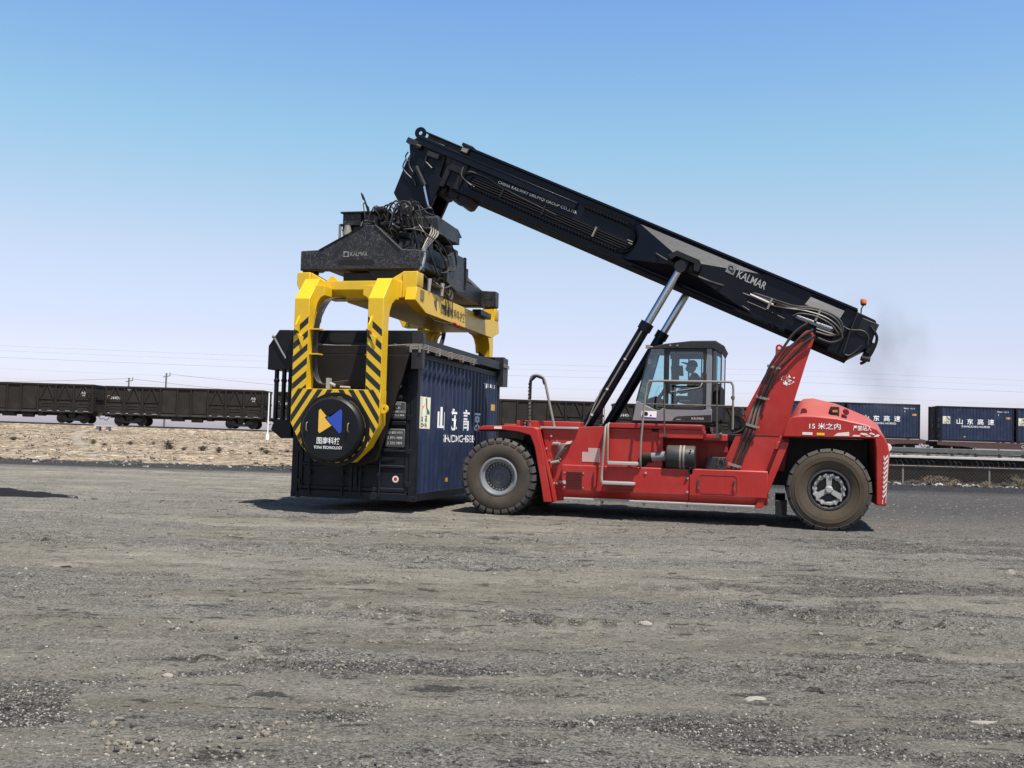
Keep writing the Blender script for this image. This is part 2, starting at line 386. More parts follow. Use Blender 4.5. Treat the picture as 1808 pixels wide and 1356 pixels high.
# ================================================================ SETTING: ground, embankment, banks
LV = Vector((math.cos(YAW), math.sin(YAW), 0)); NV = Vector((-math.sin(YAW), math.cos(YAW), 0))   # along / across the railway
def RW(l, d, z=0.0): return LV * l + NV * d + Vector((0, 0, z))
def vnoise(x, y, seed):
    rng = np.random.RandomState(seed); T = rng.rand(256, 256)
    xi = np.floor(x).astype(int); yi = np.floor(y).astype(int); fx = x - xi; fy = y - yi
    fx = fx * fx * (3 - 2 * fx); fy = fy * fy * (3 - 2 * fy)
    a = T[xi % 256, yi % 256]; b = T[(xi + 1) % 256, yi % 256]; c = T[xi % 256, (yi + 1) % 256]; d = T[(xi + 1) % 256, (yi + 1) % 256]
    return (a * (1 - fx) + b * fx) * (1 - fy) + (c * (1 - fx) + d * fx) * fy
def fbm(x, y, seed, o=4):
    s = 0; a = 0.5
    for i in range(o):
        s = s + a * vnoise(x * 2 ** i + 17.3 * i, y * 2 ** i + 5.1 * i, seed + i); a *= 0.5
    return s
TRACKS = [((-6.5, 8.4), (1.5, 8.9), 0.03, 0.28), ((-4.0, 6.6), (0.5, 6.95), 0.022, 0.26), ((-8.5, 12.0), (2.0, 11.5), 0.035, 0.33), ((0.59, 9.98), (1.9, 9.72), 0.045, 0.30), ((0.16, 7.42), (1.42, 7.52), 0.035, 0.27), ((-1.9, 10.6), (1.0, 10.75), 0.03, 0.3), ((-7.0, 9.6), (-1.5, 11.2), 0.025, 0.33),
          ((-5.5, 7.1), (-0.5, 7.9), 0.022, 0.3), ((-9.0, 14.5), (0.0, 15.5), 0.03, 0.35), ((-6.0, 13.0), (3.0, 12.4), 0.03, 0.35), ((-5.0, 16.6), (3.5, 17.4), 0.03, 0.35)]
PATCH = ((-2.3, 6.35, 1.15, 0.34), (-1.2, 9.0, 0.95, 0.24), (-0.1, 5.75, 1.35, 0.62), (-4.1, 5.15, 0.75, 0.45), (0.7, 8.15, 1.7, 0.28), (-4.2, 13.6, 1.6, 0.4), (2.2, 12.5, 3.2, 0.9), (1.2, 10.6, 1.6, 0.25), (3.2, 17.5, 3.0, 1.6), (-0.6, 12.2, 1.2, 0.2), (-2.6, 7.9, 0.5, 0.10), (-8.0, 17.0, 2.0, 0.35), (1.6, 5.9, 0.5, 0.3), (-1.6, 7.45, 0.7, 0.12))
def patch_at(x, y):
    l = x * LV.x + y * LV.y; d = x * NV.x + y * NV.y; m = 0
    for px, py, rl, rd in PATCH:
        pl, pd = px * LV.x + py * LV.y, px * NV.x + py * NV.y
        m = np.maximum(m, np.exp(-(((l - pl) / rl) ** 2 + ((d - pd) / rd) ** 2)))
    n = fbm(l / 0.9, d / 0.30, 141, 4)
    return np.clip((m * 0.90 + (n - 0.47) * 2.2 - 0.34) * 2.8, 0, 1)
def tracks_at(x, y):
    h = 0 * x; m = 0 * x
    for i, ((ax, ay), (bx, by), A, pitch) in enumerate(TRACKS):
        dx, dy = bx - ax, by - ay; q = math.hypot(dx, dy); dx /= q; dy /= q
        s = (x - ax) * dx + (y - ay) * dy; e = -(x - ax) * dy + (y - ay) * dx + 0.06 * np.sin(s * 0.9 + i) + 0.22 * np.sin(s * 0.33 + 2.1 * i)
        fade = np.clip((s + 3.0) / 2.0, 0, 1) * np.clip((q + 4.0 - s) / 2.0, 0, 1)
        brk = np.clip((vnoise(s / 0.8, e * 0 + ax * 7, 55) - 0.25) * 3, 0, 1) * np.clip(fbm(x / 0.9, y / 0.9, 57, 2) * 2.2 - 0.25, 0, 1)
        lug = np.clip(np.sin(s * 2 * math.pi / pitch + np.sign(e) * 1.2) * 1.6 + 0.3, 0, 1)
        edge = np.exp(-((np.abs(e) - 0.20) / 0.05) ** 2)
        h = h + fade * A * 2.0 * (0.9 * edge * lug * brk - 0.30 * np.exp(-(e / 0.13) ** 2))
        m = np.maximum(m, fade * brk * (edge * np.clip(1.0 - lug * 1.6, 0, 1) + 0.35 * np.exp(-((np.abs(e) - 0.27) / 0.02) ** 2)))
    return h, np.clip(m, 0, 1)
def ground_h(x, y):
    l = x * LV.x + y * LV.y; d = x * NV.x + y * NV.y
    near = np.clip((70 - np.hypot(x, y)) / 40, 0, 1)
    h = 0.10 * (fbm(l / 7, d / 5, 3, 2) - 0.375) + 0.085 * (fbm(l / 1.6, d / 0.55, 11) - 0.47) * near
    h = h + 0.055 * (fbm(l / 0.34, d / 0.15, 23, 4) - 0.46) * near
    h = h + (0.022 * np.abs(fbm(l / 0.22, d / 0.10, 61, 3) - 0.45) + -0.060 * np.clip(1 - np.abs(fbm(l / 0.9, d / 0.42, 65, 3) - 0.44) / 0.018, 0, 1) * np.clip(fbm(l / 3, d / 2, 67, 2) * 3 - 0.8, 0, 1)) * near
    pt = patch_at(x, y)
    h = h - pt * 0.012 + pt * 0.026 * (vnoise(l / 0.06, d / 0.05, 77) - 0.5) * near
    h = h + tracks_at(x, y)[0]
    # leave the ground even under the machine's wheels
    for wx, wy in ((-5.2, 20.2), (0.99, 20.0)):
        k = np.exp(-(((x - wx) / 1.0) ** 2 + ((y - wy) / 0.8) ** 2)); h = h * (1 - k)
    return h
def axis(parts):
    out = [parts[0][0]]
    for a, b, st in parts:
        n = max(1, int(round((b - a) / st))); out += [a + (b - a) * (i + 1) / n for i in range(n)]
    return np.array(out)
gx = axis([(-3000, -400, 650), (-400, -90, 62), (-90, -30, 4), (-30, -12, 0.35), (-12, -6, 0.10), (-6, 3.5, 0.032), (3.5, 8, 0.10), (8, 30, 0.6), (30, 90, 5), (90, 400, 62), (400, 3000, 650)])
gy = axis([(-3000, -100, 725), (-100, -10, 15), (-10, 3.2, 1.1), (3.2, 9, 0.030), (9, 14, 0.045), (14, 22, 0.08), (22, 34, 0.2), (34, 70, 1.2), (70, 130, 10), (130, 500, 74), (500, 4000, 700)])
X, Y = np.meshgrid(gx, gy)
Z = ground_h(X, Y)
def grid_mesh(name, X, Y, Z, mat, kind='structure'):
    ny, nx = X.shape
    me = bpy.data.meshes.new(name)
    co = np.stack([X.ravel(), Y.ravel(), Z.ravel()], 1).astype(np.float32)
    i = np.arange(nx * ny).reshape(ny, nx)
    q = np.stack([i[:-1, :-1].ravel(), i[:-1, 1:].ravel(), i[1:, 1:].ravel(), i[1:, :-1].ravel()], 1).astype(np.int32)
    me.vertices.add(len(co)); me.vertices.foreach_set('co', co.ravel())
    me.loops.add(q.size); me.loops.foreach_set('vertex_index', q.ravel())
    me.polygons.add(len(q)); me.polygons.foreach_set('loop_start', np.arange(0, q.size, 4, dtype=np.int32))
    me.update(calc_edges=True); me.materials.append(mat); me.shade_smooth()
    o = bpy.data.objects.new(name, me); COL.objects.link(o); o['kind'] = kind
    return o

def ground_mat():
    m, nt, p = new_mat('dusty_yard_ground'); L = nt.links.new
    tc = node(nt, 'ShaderNodeTexCoord')
    mp = node(nt, 'ShaderNodeMapping', vector_type='TEXTURE'); mp.inputs['Rotation'].default_value = (0, 0, YAW); L(tc.outputs['Object'], mp.inputs[0])
    st = node(nt, 'ShaderNodeMapping'); st.inputs['Scale'].default_value = (0.30, 1, 1); L(mp.outputs[0], st.inputs[0])
    sx = node(nt, 'ShaderNodeSeparateXYZ'); L(mp.outputs[0], sx.inputs[0])
    def noise(sc, det, vec, rough=0.6):
        n = node(nt, 'ShaderNodeTexNoise'); n.inputs['Scale'].default_value = sc; n.inputs['Detail'].default_value = det; n.inputs['Roughness'].default_value = rough; L(vec, n.inputs['Vector']); return n.outputs[0]
    def rng(v, a, b, c=0.0, d=1.0):
        n = node(nt, 'ShaderNodeMapRange'); n.inputs[1].default_value = a; n.inputs[2].default_value = b; n.inputs[3].default_value = c; n.inputs[4].default_value = d; L(v, n.inputs[0]); return n.outputs[0]
    def mix(f, a, b):
        n = node(nt, 'ShaderNodeMixRGB')
        if isinstance(f, (int, float)): n.inputs[0].default_value = f
        else: L(f, n.inputs[0])
        for i, q in ((1, a), (2, b)):
            if isinstance(q, tuple): n.inputs[i].default_value = (*q, 1)
            else: L(q, n.inputs[i])
        return n.outputs[0]
    def mth(op, a, b, clamp=True):
        if op == 'MULTIPLY_ADD3':
            n = node(nt, 'ShaderNodeMath', operation='MULTIPLY_ADD'); L(a, n.inputs[0]); L(b, n.inputs[1]); n.inputs[2].default_value = 1.0; return n.outputs[0]
        n = node(nt, 'ShaderNodeMath', operation=op, use_clamp=clamp)
        for i, q in enumerate((a, b)):
            if isinstance(q, (int, float)): n.inputs[i].default_value = q
            else: L(q, n.inputs[i])
        return n.outputs[0]
    big = noise(0.55, 5, st.outputs[0]); mid = noise(2.6, 9, st.outputs[0], 0.75); fine = noise(26, 8, mp.outputs[0], 0.8); grit = noise(150, 4, mp.outputs[0], 0.85)
    def vor(sc):
        v = node(nt, 'ShaderNodeTexVoronoi'); v.inputs['Scale'].default_value = sc; L(mp.outputs[0], v.inputs['Vector']); q = node(nt, 'ShaderNodeSeparateXYZ'); L(v.outputs['Color'], q.inputs[0]); return v.outputs['Distance'], q.outputs
    vd, vc = vor(85); wd, wc = vor(36)
    c = mix(rng(big, 0.38, 0.62), (0.300, 0.272, 0.212), (0.405, 0.370, 0.302))
    c = mix(rng(mid, 0.50, 0.70, 0, 0.7), c, (0.60, 0.545, 0.445))
    c = mix(rng(mid, 0.31, 0.45, 0.8, 0), c, (0.135, 0.122, 0.100))
    zm = node(nt, 'ShaderNodeMapping'); zm.inputs['Location'].default_value = (31.0, 17.3, 0); L(st.outputs[0], zm.inputs[0])
    zone = rng(noise(0.50, 6, zm.outputs[0], 0.62), 0.46, 0.55)                     # loose gravelly ground against smooth trodden dust
    zone = mth('MAXIMUM', zone, mth('MULTIPLY', rng(sx.outputs[0], 0.5, 4.5), rng(sx.outputs[1], 10, 14)))
    c = mix(mth('MULTIPLY', zone, 0.60), c, (0.275, 0.259, 0.240))
    c = mix(mth('MULTIPLY', rng(fine, 0.33, 0.47, 0.78, 0), rng(zone, 0, 1, 0.38, 1.0)), c, (0.100, 0.092, 0.080))
    c = mix(mth('MULTIPLY', rng(fine, 0.56, 0.72, 0, 0.55), rng(zone, 0, 1, 0.5, 1.0)), c, (0.58, 0.53, 0.45))
    s2 = node(nt, 'ShaderNodeMapping'); s2.inputs['Scale'].default_value = (1.7, 5.0, 1); L(mp.outputs[0], s2.inputs[0])
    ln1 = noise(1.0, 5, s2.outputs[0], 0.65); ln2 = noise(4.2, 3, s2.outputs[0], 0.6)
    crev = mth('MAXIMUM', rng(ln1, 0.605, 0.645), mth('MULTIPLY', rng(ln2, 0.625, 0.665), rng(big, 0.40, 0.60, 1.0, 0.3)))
    c = mix(mth('MULTIPLY', crev, 0.72), c, (0.060, 0.055, 0.050))      # shade of small pits and overhangs, painted in as dark cracks
    hv = node(nt, 'ShaderNodeHueSaturation'); L(c, hv.inputs['Color']); gv = rng(mth('ADD', mth('MULTIPLY', grit, 0.5), mth('MULTIPLY', vc[0], 0.5)), 0.28, 0.72, -0.55, 0.55); L(mth('MULTIPLY_ADD3', gv, rng(zone, 0, 1, 0.42, 1.0)), hv.inputs['Value']); c = hv.outputs[0]
    at = node(nt, 'ShaderNodeAttribute'); at.attribute_name = 'patch'
    far = mth('MULTIPLY', rng(sx.outputs[1], 15, 27), rng(sx.outputs[0], -3, 5))
    strip = mth('MULTIPLY', rng(sx.outputs[1], 35.0, 39.0), rng(sx.outputs[1], 52, 50)); strip = mth('MULTIPLY', strip, rng(mid, 0.26, 0.46))
    cov = mth('MAXIMUM', mth('MULTIPLY', at.outputs['Fac'], rng(mth('ADD', mth('MULTIPLY', fine, 0.6), mth('MULTIPLY', ln2, 0.4)), 0.40, 0.56)), mth('MULTIPLY', far, rng(mid, 0.35, 0.6, 0.5, 1.0)))
    ru = node(nt, 'ShaderNodeAttribute'); ru.attribute_name = 'rut'
    c = mix(mth('MULTIPLY', ru.outputs['Fac'], rng(fine, 0.36, 0.55, 0.35, 0.85)), c, (0.095, 0.086, 0.072))       # turned soil, with the shade in the tread marks painted into the colour
    gcol = mix(rng(vc[0], 0.25, 0.95), (0.030, 0.027, 0.027), (0.25, 0.235, 0.22))
    gcol = mix(mth('MULTIPLY', mth('GREATER_THAN', wc[1], 0.72), mth('LESS_THAN', wd, 0.42)), gcol, (0.055, 0.050, 0.050))
    c = mix(mth('MULTIPLY', cov, 0.88), c, gcol)
    xd, xc = vor(11)
    mdist = rng(sx.outputs[1], 9, 16)
    c = mix(mth('MULTIPLY', far, rng(mid, 0.35, 0.62, 0.75, 0.40)), c, (0.085, 0.079, 0.076))
    c = mix(mth('MULTIPLY', mth('MULTIPLY', mdist, 0.6), mth('MULTIPLY', mth('LESS_THAN', xc[0], 0.10), mth('LESS_THAN', xd, 0.34))), c, (0.06, 0.055, 0.05))
    c = mix(mth('MULTIPLY', mth('MULTIPLY', mth('MAXIMUM', far, 0.25), mdist), mth('MULTIPLY', mth('GREATER_THAN', xc[1], 0.93), mth('LESS_THAN', xd, 0.30))), c, (0.66, 0.63, 0.59))
    c = mix(mth('MULTIPLY', strip, 0.9), c, (0.030, 0.031, 0.037))
    spk = mth('MULTIPLY', mth('GREATER_THAN', vc[1], 0.955), mth('LESS_THAN', vd, 0.40))
    c = mix(mth('MULTIPLY', spk, mth('MAXIMUM', rng(cov, 0, 1, 0.20, 0.9), mth('MULTIPLY', zone, 0.8))), c, (0.62, 0.59, 0.54))
    spk2 = mth('MULTIPLY', mth('GREATER_THAN', wc[0], 0.975), mth('LESS_THAN', wd, 0.33))
    c = mix(mth('MULTIPLY', spk2, 0.8), c, (0.56, 0.53, 0.48))
    spd = mth('MULTIPLY', mth('LESS_THAN', wc[2], 0.06), mth('LESS_THAN', wd, 0.36))
    c = mix(mth('MULTIPLY', spd, 0.75), c, (0.040, 0.037, 0.035))
    L(c, p.inputs['Base Color']); p.inputs['Roughness'].default_value = 0.95; p.inputs['Specular IOR Level'].default_value = 0.12
    a1 = node(nt, 'ShaderNodeMath', operation='MULTIPLY_ADD'); L(fine, a1.inputs[0]); a1.inputs[1].default_value = 0.45; L(mid, a1.inputs[2])
    a2 = node(nt, 'ShaderNodeMath', operation='MULTIPLY_ADD'); L(vd, a2.inputs[0]); a2.inputs[1].default_value = -0.10; L(a1.outputs[0], a2.inputs[2])
    a3 = node(nt, 'ShaderNodeMath', operation='MULTIPLY_ADD'); L(crev, a3.inputs[0]); a3.inputs[1].default_value = -0.22; L(a2.outputs[0], a3.inputs[2]); a2 = a3
    b = node(nt, 'ShaderNodeBump'); b.inputs['Strength'].default_value = 1.0; b.inputs['Distance'].default_value = 0.21; L(a2.outputs[0], b.inputs['Height']); L(b.outputs[0], p.inputs['Normal'])
    return m
ground = grid_mesh('ground', X, Y, Z, ground_mat())
_at = ground.data.attributes.new('patch', 'FLOAT', 'POINT'); _at.data.foreach_set('value', patch_at(X, Y).ravel().astype(np.float32))
_at = ground.data.attributes.new('rut', 'FLOAT', 'POINT'); _at.data.foreach_set('value', tracks_at(X, Y)[1].ravel().astype(np.float32))

# tan gravel railway embankment (left) and dark coal bank (right), both in the railway's own frame
def ballast_mat(name, a, b, dark, sc, dk):
    m, nt, p = new_mat(name); L = nt.links.new
    tc = node(nt, 'ShaderNodeTexCoord')
    n1 = node(nt, 'ShaderNodeTexNoise'); n1.inputs['Scale'].default_value = sc; n1.inputs['Detail'].default_value = 6; L(tc.outputs['Object'], n1.inputs['Vector'])
    n2 = node(nt, 'ShaderNodeTexNoise'); n2.inputs['Scale'].default_value = 0.35; n2.inputs['Detail'].default_value = 6; L(tc.outputs['Object'], n2.inputs['Vector'])
    vo = node(nt, 'ShaderNodeTexVoronoi'); vo.inputs['Scale'].default_value = 5.5; L(tc.outputs['Object'], vo.inputs['Vector'])
    r = node(nt, 'ShaderNodeMapRange'); r.inputs[1].default_value = 0.36; r.inputs[2].default_value = 0.64; L(n1.outputs[0], r.inputs[0])
    mx = node(nt, 'ShaderNodeMixRGB'); L(r.outputs[0], mx.inputs[0]); mx.inputs[1].default_value = (*a, 1); mx.inputs[2].default_value = (*b, 1)
    r2 = node(nt, 'ShaderNodeMapRange'); r2.inputs[1].default_value = 0.48; r2.inputs[2].default_value = 0.66; r2.inputs[4].default_value = dk; L(n2.outputs[0], r2.inputs[0])
    m2 = node(nt, 'ShaderNodeMixRGB'); L(r2.outputs[0], m2.inputs[0]); L(mx.outputs[0], m2.inputs[1]); m2.inputs[2].default_value = (*dark, 1)
    hv = node(nt, 'ShaderNodeHueSaturation'); L(m2.outputs[0], hv.inputs['Color'])
    sv = node(nt, 'ShaderNodeSeparateXYZ'); L(vo.outputs['Color'], sv.inputs[0])
    r3 = node(nt, 'ShaderNodeMapRange'); r3.inputs[3].default_value = 0.55; r3.inputs[4].default_value = 1.45; L(sv.outputs[0], r3.inputs[0]); L(r3.outputs[0], hv.inputs['Value'])
    L(hv.outputs[0], p.inputs['Base Color']); p.inputs['Roughness'].default_value = 0.95; p.inputs['Specular IOR Level'].default_value = 0.1
    b_ = node(nt, 'ShaderNodeBump'); b_.inputs['Strength'].default_value = 0.9; b_.inputs['Distance'].default_value = 0.12; L(vo.outputs['Distance'], b_.inputs['Height']); L(b_.outputs[0], p.inputs['Normal'])
    return m
EMB = ballast_mat('tan_gravel_slope', (0.170, 0.132, 0.092), (0.345, 0.282, 0.208), (0.125, 0.092, 0.064), 2.2, 0.65)
BAL = ballast_mat('grey_brown_ballast', (0.055, 0.047, 0.040), (0.20, 0.18, 0.155), (0.04, 0.034, 0.03), 3.0, 0.6)
TRK = 86.5
def railz(l): return 1.50 - (l + 20) * 0.0048
def bank(name, l0, l1, ds, prof, mat, seed, nl=2.0, rough=0.12):
    ls = axis([(l0, l1, nl)]); dd = axis(ds); Lg, Dg = np.meshgrid(ls, dd)
    dn = Dg + 2.6 * (fbm(Lg / 9, Lg * 0 + 3.3, seed, 3) - 0.45) * np.clip((62 - Dg) / 15, 0, 1)
    Zg = prof(Lg, dn) + rough * (fbm(Lg / 1.4, Dg / 1.4, seed + 5, 3) - 0.44) * np.clip((80 - Dg) / 10, 0, 1)
    return grid_mesh(name, Lg * LV.x + Dg * NV.x, Lg * LV.y + Dg * NV.y, Zg, mat)
def prof_left(l, d):
    top = 1.50 - (l + 20) * 0.0048 - 0.42
    z = np.interp(d, [40, 45, 50, 60, 72, 80, 83.2], [-0.30, -0.02, 0.26, 0.62, 0.86, 0.98, 1.02]) + (top - 1.02) * np.clip((d - 60) / 20, 0, 1)
    z = np.where(d > 83.3, np.interp(d, [83.3, 84.6, 88.6, 90.2, 97, 106], [1.02, 1.32, 1.32, 1.0, 0.3, -0.6]) + (top - 1.02), z)
    return z
bank('embankment', -130, 1.5, [(40, 84, 0.35), (84, 89, 0.5), (89, 106, 2.0)], prof_left, EMB, 91, 0.5, 0.26)
def prof_right(l, d):
    top = 1.50 - (l + 20) * 0.0048 - 0.42
    return np.interp(d, [50.3, 54, 60, 82, 84.6, 88.6, 90.2, 97, 106], [0.98, 0.99, 0.95, 0.80, 1.26, 1.26, 0.8, 0.2, -0.6]) + (top - 0.94) * np.clip((d - 70) / 14, 0, 1)
bank('embankment', 1.5, 150, [(50.3, 62, 1.0), (62, 106, 1.3)], prof_right, BAL, 131, 2.5, 0.05)

# rails and sleepers
def railway():
    b = MB()
    for dd in (-0.72, 0.72):
        for l in range(-130, 150, 10):
            z0, z1 = railz(l), railz(l + 10)
            for a, c, h in ((-0.07, 0.07, (-0.16, -0.14)), (-0.012, 0.012, (-0.14, -0.04)), (-0.036, 0.036, (-0.04, 0.0))):
                p = []
                for zz in h:
                    p += [RW(l, TRK + dd + a, z0 + zz), RW(l + 10, TRK + dd + a, z1 + zz), RW(l + 10, TRK + dd + c, z1 + zz), RW(l, TRK + dd + c, z0 + zz)]
                b.hexa(p)
    o = b.build('railway_track', RAILM, smooth=0); tag(o, kind='structure')
    b = MB()
    for i in range(-200, 230):
        l = i * 0.6; z = railz(l)
        b.hexa([RW(l + q, TRK + e, z + h) for h in (-0.36, -0.162) for q, e in ((0, -1.25), (0.25, -1.25), (0.25, 1.25), (0, 1.25))])
    s = b.build('railway_sleepers', CONC, smooth=0); tag(s, kind='structure')
railway()

# right-hand retaining wall with a pale kerb, pipe rail on brackets, wire fence, coal-dark bank
def right_side():
    b = MB()
    p = [RW(l, d, z) for z in (-0.4, 1.085) for l, d in ((1.5, 50.0), (150, 50.0), (150, 50.6), (1.5, 50.6))]
    b.hexa(p)
    wl = b.build('retaining_wall', CONCD, smooth=0)
    tag(wl, 'long low coal blackened retaining wall behind the wire fence', 'wall')
    b = MB(); b.hexa([RW(l, d, z) for z in (1.085, 1.205) for l, d in ((1.5, 49.88), (150, 49.88), (150, 50.45), (1.5, 50.45))])
    b.build('coping', CONC, wl, bevel=0.02)
    r = thing('guard_rail', RW(20, 62, 1.0), 'weathered grey horizontal guard rail on short posts below the container train', 'guard rail')
    b = MB(); b.hexa([RW(l, d, z) for z in (1.33, 1.60) for l, d in ((1.5, 61.9), (150, 61.9), (150, 62.0), (1.5, 62.0))]); b.build('rail', GRAIL, r, bevel=0.02)
    for i in range(0, 24):
        l = 12.2 + i * 1.42
        b = MB(); b.hexa([RW(l + q, 62.05 + e, z) for z in (0.80, 1.72) for q, e in ((0, 0), (0.09, 0), (0.09, 0.09), (0, 0.09))])
        b.tube([RW(l + 0.04, 62.1, 1.5), RW(l + 0.5, 62.6, 0.85)], 0.03, 6)
        b.build('post', FENP if i % 3 else RAILM, r)
    f = thing('wire_fence', RW(20, 44.6, 0), 'rusty wire mesh fence with barbed coil in front of the dark wall', 'fence')
    for i in range(10):
        l = 2.0 + i * 3.72
        b = MB(); b.hexa([RW(l + q, 44.6 + e, z) for z in (-0.2, 0.86) for q, e in ((0, 0), (0.07, 0), (0.07, 0.07), (0, 0.07))]); b.build('post', FENP, f)
    b = MB()
    b.tube([RW(1.5, 44.57, 0.80), RW(48, 44.57, 0.80)], 0.022, 6)
    b.build('top_rail', FENP, f)
    b = MB()
    l = 1.5
    while l < 44:
        for sgn in (1, -1):
            b.tube([RW(l, 44.62, 0.02 if sgn > 0 else 0.78), RW(l + 0.76, 44.62, 0.78 if sgn > 0 else 0.02)], 0.006, 3, caps=False)
        l += 0.15
    b.build('wire_mesh', FENW, f, smooth=0, fix=False)
    b = MB(); pts = []
    for i in range(0, 2600):
        a = i * 2 * math.pi / 14; rr = 0.13 + 0.03 * math.sin(i * 0.37)
        pts.append(RW(1.5 + i * 0.0165, 44.66 + rr * math.cos(a), 0.93 + rr * math.sin(a)))
    b.tube(pts, 0.007, 3, caps=False); b.build('barbed_coil', FENW, f, smooth=0, fix=False)
right_side()

# ================================================================ REACH STACKER
RS = thing('reach_stacker', (-2.1, 21.6, 0), 'red reach stacker with raised black boom and grey cab holding the yellow tipping frame', 'reach stacker')

def wheel(parent, x, y, z, R, wid, side, front, rot=0.0):
    """side -1: outer face looks to -y"""
    wl = thing('wheel', (x, y, z), parent=parent)
    ax = (0, -side, 0)           # pointing into the tyre from its outer face
    k = R / 0.765
    b = MB()
    if front:
        prof = [(0.372, 0.10), (0.385, 0.035), (0.43, 0.012), (0.52, 0.0), (0.60, 0.005), (0.665, 0.028), (0.70, 0.055)]
    else:
        prof = [(0.375, 0.12), (0.39, 0.06), (0.45, 0.03), (0.53, 0.012), (0.535, 0.004), (0.615, 0.0), (0.62, 0.008), (0.68, 0.015), (0.715, 0.035)]
    pr = [(r * k, h) for r, h in prof]
    full = pr + [(r, wid - h) for r, h in reversed(pr)]
    b.cur = 1; b.lathe(full, (x, y, z), ax, 72)
    b.cur = 0
    N = 28 if front else 20
    hw = 0.5 * 2 * math.pi / N * (0.74 if front else 0.90)
    def P(r, a, h): return (x + r * math.cos(a), y - side * h, z + r * math.sin(a))
    for row in (0, 1):
        for i in range(N):
            a = rot + 2 * math.pi * (i + 0.5 * row) / N
            sk = 0.05 if front else 0.02
            hs = (0.012, 0.045, wid * 0.56) if row == 0 else (wid - 0.012, wid - 0.045, wid * 0.44)
            r_in, r_lo, r_o = (0.64 * k, 0.655 * k, R) if front else (0.69 * k, 0.70 * k, R)
            A = [P(r_lo, a - hw, hs[0]), P(r_lo, a + hw, hs[0]), P(R * 0.925, a + hw * 0.98, hs[0]), P(R * 0.925, a - hw * 0.98, hs[0])]
            B = [P(r_in, a - hw, hs[1]), P(r_in, a + hw, hs[1]), P(r_o * 0.995, a + hw * 0.9, hs[1]), P(r_o * 0.995, a - hw * 0.9, hs[1])]
            D = [P(r_in, a - hw + sk, hs[2]), P(r_in, a + hw + sk, hs[2]), P(r_o, a + hw * 0.9 + sk, hs[2]), P(r_o, a - hw * 0.9 + sk, hs[2])]
            b.add(A + B + D, [(0, 1, 2, 3), (0, 4, 5, 1), (1, 5, 6, 2), (2, 6, 7, 3), (3, 7, 4, 0), (4, 8, 9, 5), (5, 9, 10, 6), (6, 10, 11, 7), (7, 11, 8, 4), (8, 11, 10, 9)])
    b.lathe([(0.69 * k, 0.05), (0.712 * k, 0.06), (0.715 * k, wid - 0.06), (0.69 * k, wid - 0.05)], (x, y, z), ax, 72)
    b.build('tyre', [TYR, TYRF if front else TYRB], wl, smooth=28)
    b = MB()
    rr = 0.372 * k
    if front:
        b.lathe([(rr, 0.05), (rr + 0.012, 0.028), (rr - 0.02, 0.018), (rr - 0.045, 0.03), (rr - 0.05, 0.06), (rr - 0.085, 0.075), (rr - 0.09, 0.24), (0.02, 0.24), (0.02, 0.27), (rr, 0.27)], (x, y, z), ax, 64)
        b.build('rim', RIM, wl, smooth=30)
        b = MB()
        b.lathe([(0.0001, 0.150), (0.06, 0.142), (0.075, 0.155), (0.135, 0.155), (0.15, 0.165), (0.215, 0.175), (0.225, 0.19), (0.225, 0.26), (0.0001, 0.26)], (x, y, z), ax, 48)
        b.build('hub', HUBF, wl, smooth=30)
        b = MB()
        for i in range(24):
            a = 2 * math.pi * i / 24
            b.cyl(P(0.252, a, 0.245), P(0.252, a, 0.16), 0.017, n=6)
        b.build('wheel_nut', RIM, wl, smooth=30)
    else:
        b.lathe([(rr, 0.10), (rr + 0.008, 0.055), (rr - 0.03, 0.05), (rr - 0.045, 0.10), (rr - 0.06, 0.26), (0.02, 0.26), (0.02, 0.28), (rr, 0.28)], (x, y, z), ax, 64)
        b.build('rim', HUBD, wl, smooth=30)
        b = MB()
        b.lathe([(0.0001, 0.045), (0.05, 0.045), (0.065, 0.06), (0.075, 0.09), (0.08, 0.12), (0.0001, 0.12)], (x, y, z), ax, 8)
        for i in range(3):
            a = math.radians(90 + 120 * i)
            w0, w1 = 0.042, 0.052
            c, s_ = math.cos(a), math.sin(a)
            def Q(r, e, h): return (x + r * c - e * s_, y - side * h, z + r * s_ + e * c)
            b.hexa([Q(0.05, -w0, 0.16), Q(0.27, -w1, 0.13), Q(0.27, w1, 0.13), Q(0.05, w0, 0.16), Q(0.05, -w0, 0.085), Q(0.27, -w1, 0.075), Q(0.27, w1, 0.075), Q(0.05, w0, 0.085)])
            for j in (-1.5, -0.5, 0.5, 1.5):
                a2 = a + j * 0.40
                r2 = 0.255
                def Q2(r, t, h): return (x + r * math.cos(a2 + t), y - side * h, z + r * math.sin(a2 + t))
                b.hexa([Q2(r2 - 0.05, -0.125, 0.15), Q2(r2 + 0.045, -0.10, 0.14), Q2(r2 + 0.045, 0.10, 0.14), Q2(r2 - 0.05, 0.125, 0.15), Q2(r2 - 0.04, -0.115, 0.10), Q2(r2 + 0.035, -0.09, 0.085), Q2(r2 + 0.035, 0.09, 0.085), Q2(r2 - 0.04, 0.115, 0.10)])
                b.cyl(Q2(r2 + 0.025, 0, 0.10), Q2(r2 + 0.025, 0, 0.05), 0.018, n=6)
        b.lathe([(0.222, 0.11), (0.235, 0.10), (0.275, 0.10), (0.285, 0.115), (0.285, 0.15), (0.222, 0.15)], (x, y, z), ax, 48)
        for i in range(15):
            a = 2 * math.pi * (i + 0.5) / 15; b.cyl(P(0.262, a, 0.11), P(0.262, a, 0.055), 0.021, n=6)
        b.build('hub', DHUB, wl, smooth=30)
    return wl
FX, FZ, RX, RZ = -5.235, 0.752, 0.985, 0.745
wf = wheel(RS, FX, 19.65, FZ, 0.765, 0.50, -1, True)
wheel(RS, FX, 20.22, FZ, 0.765, 0.50, -1, True, 0.11)
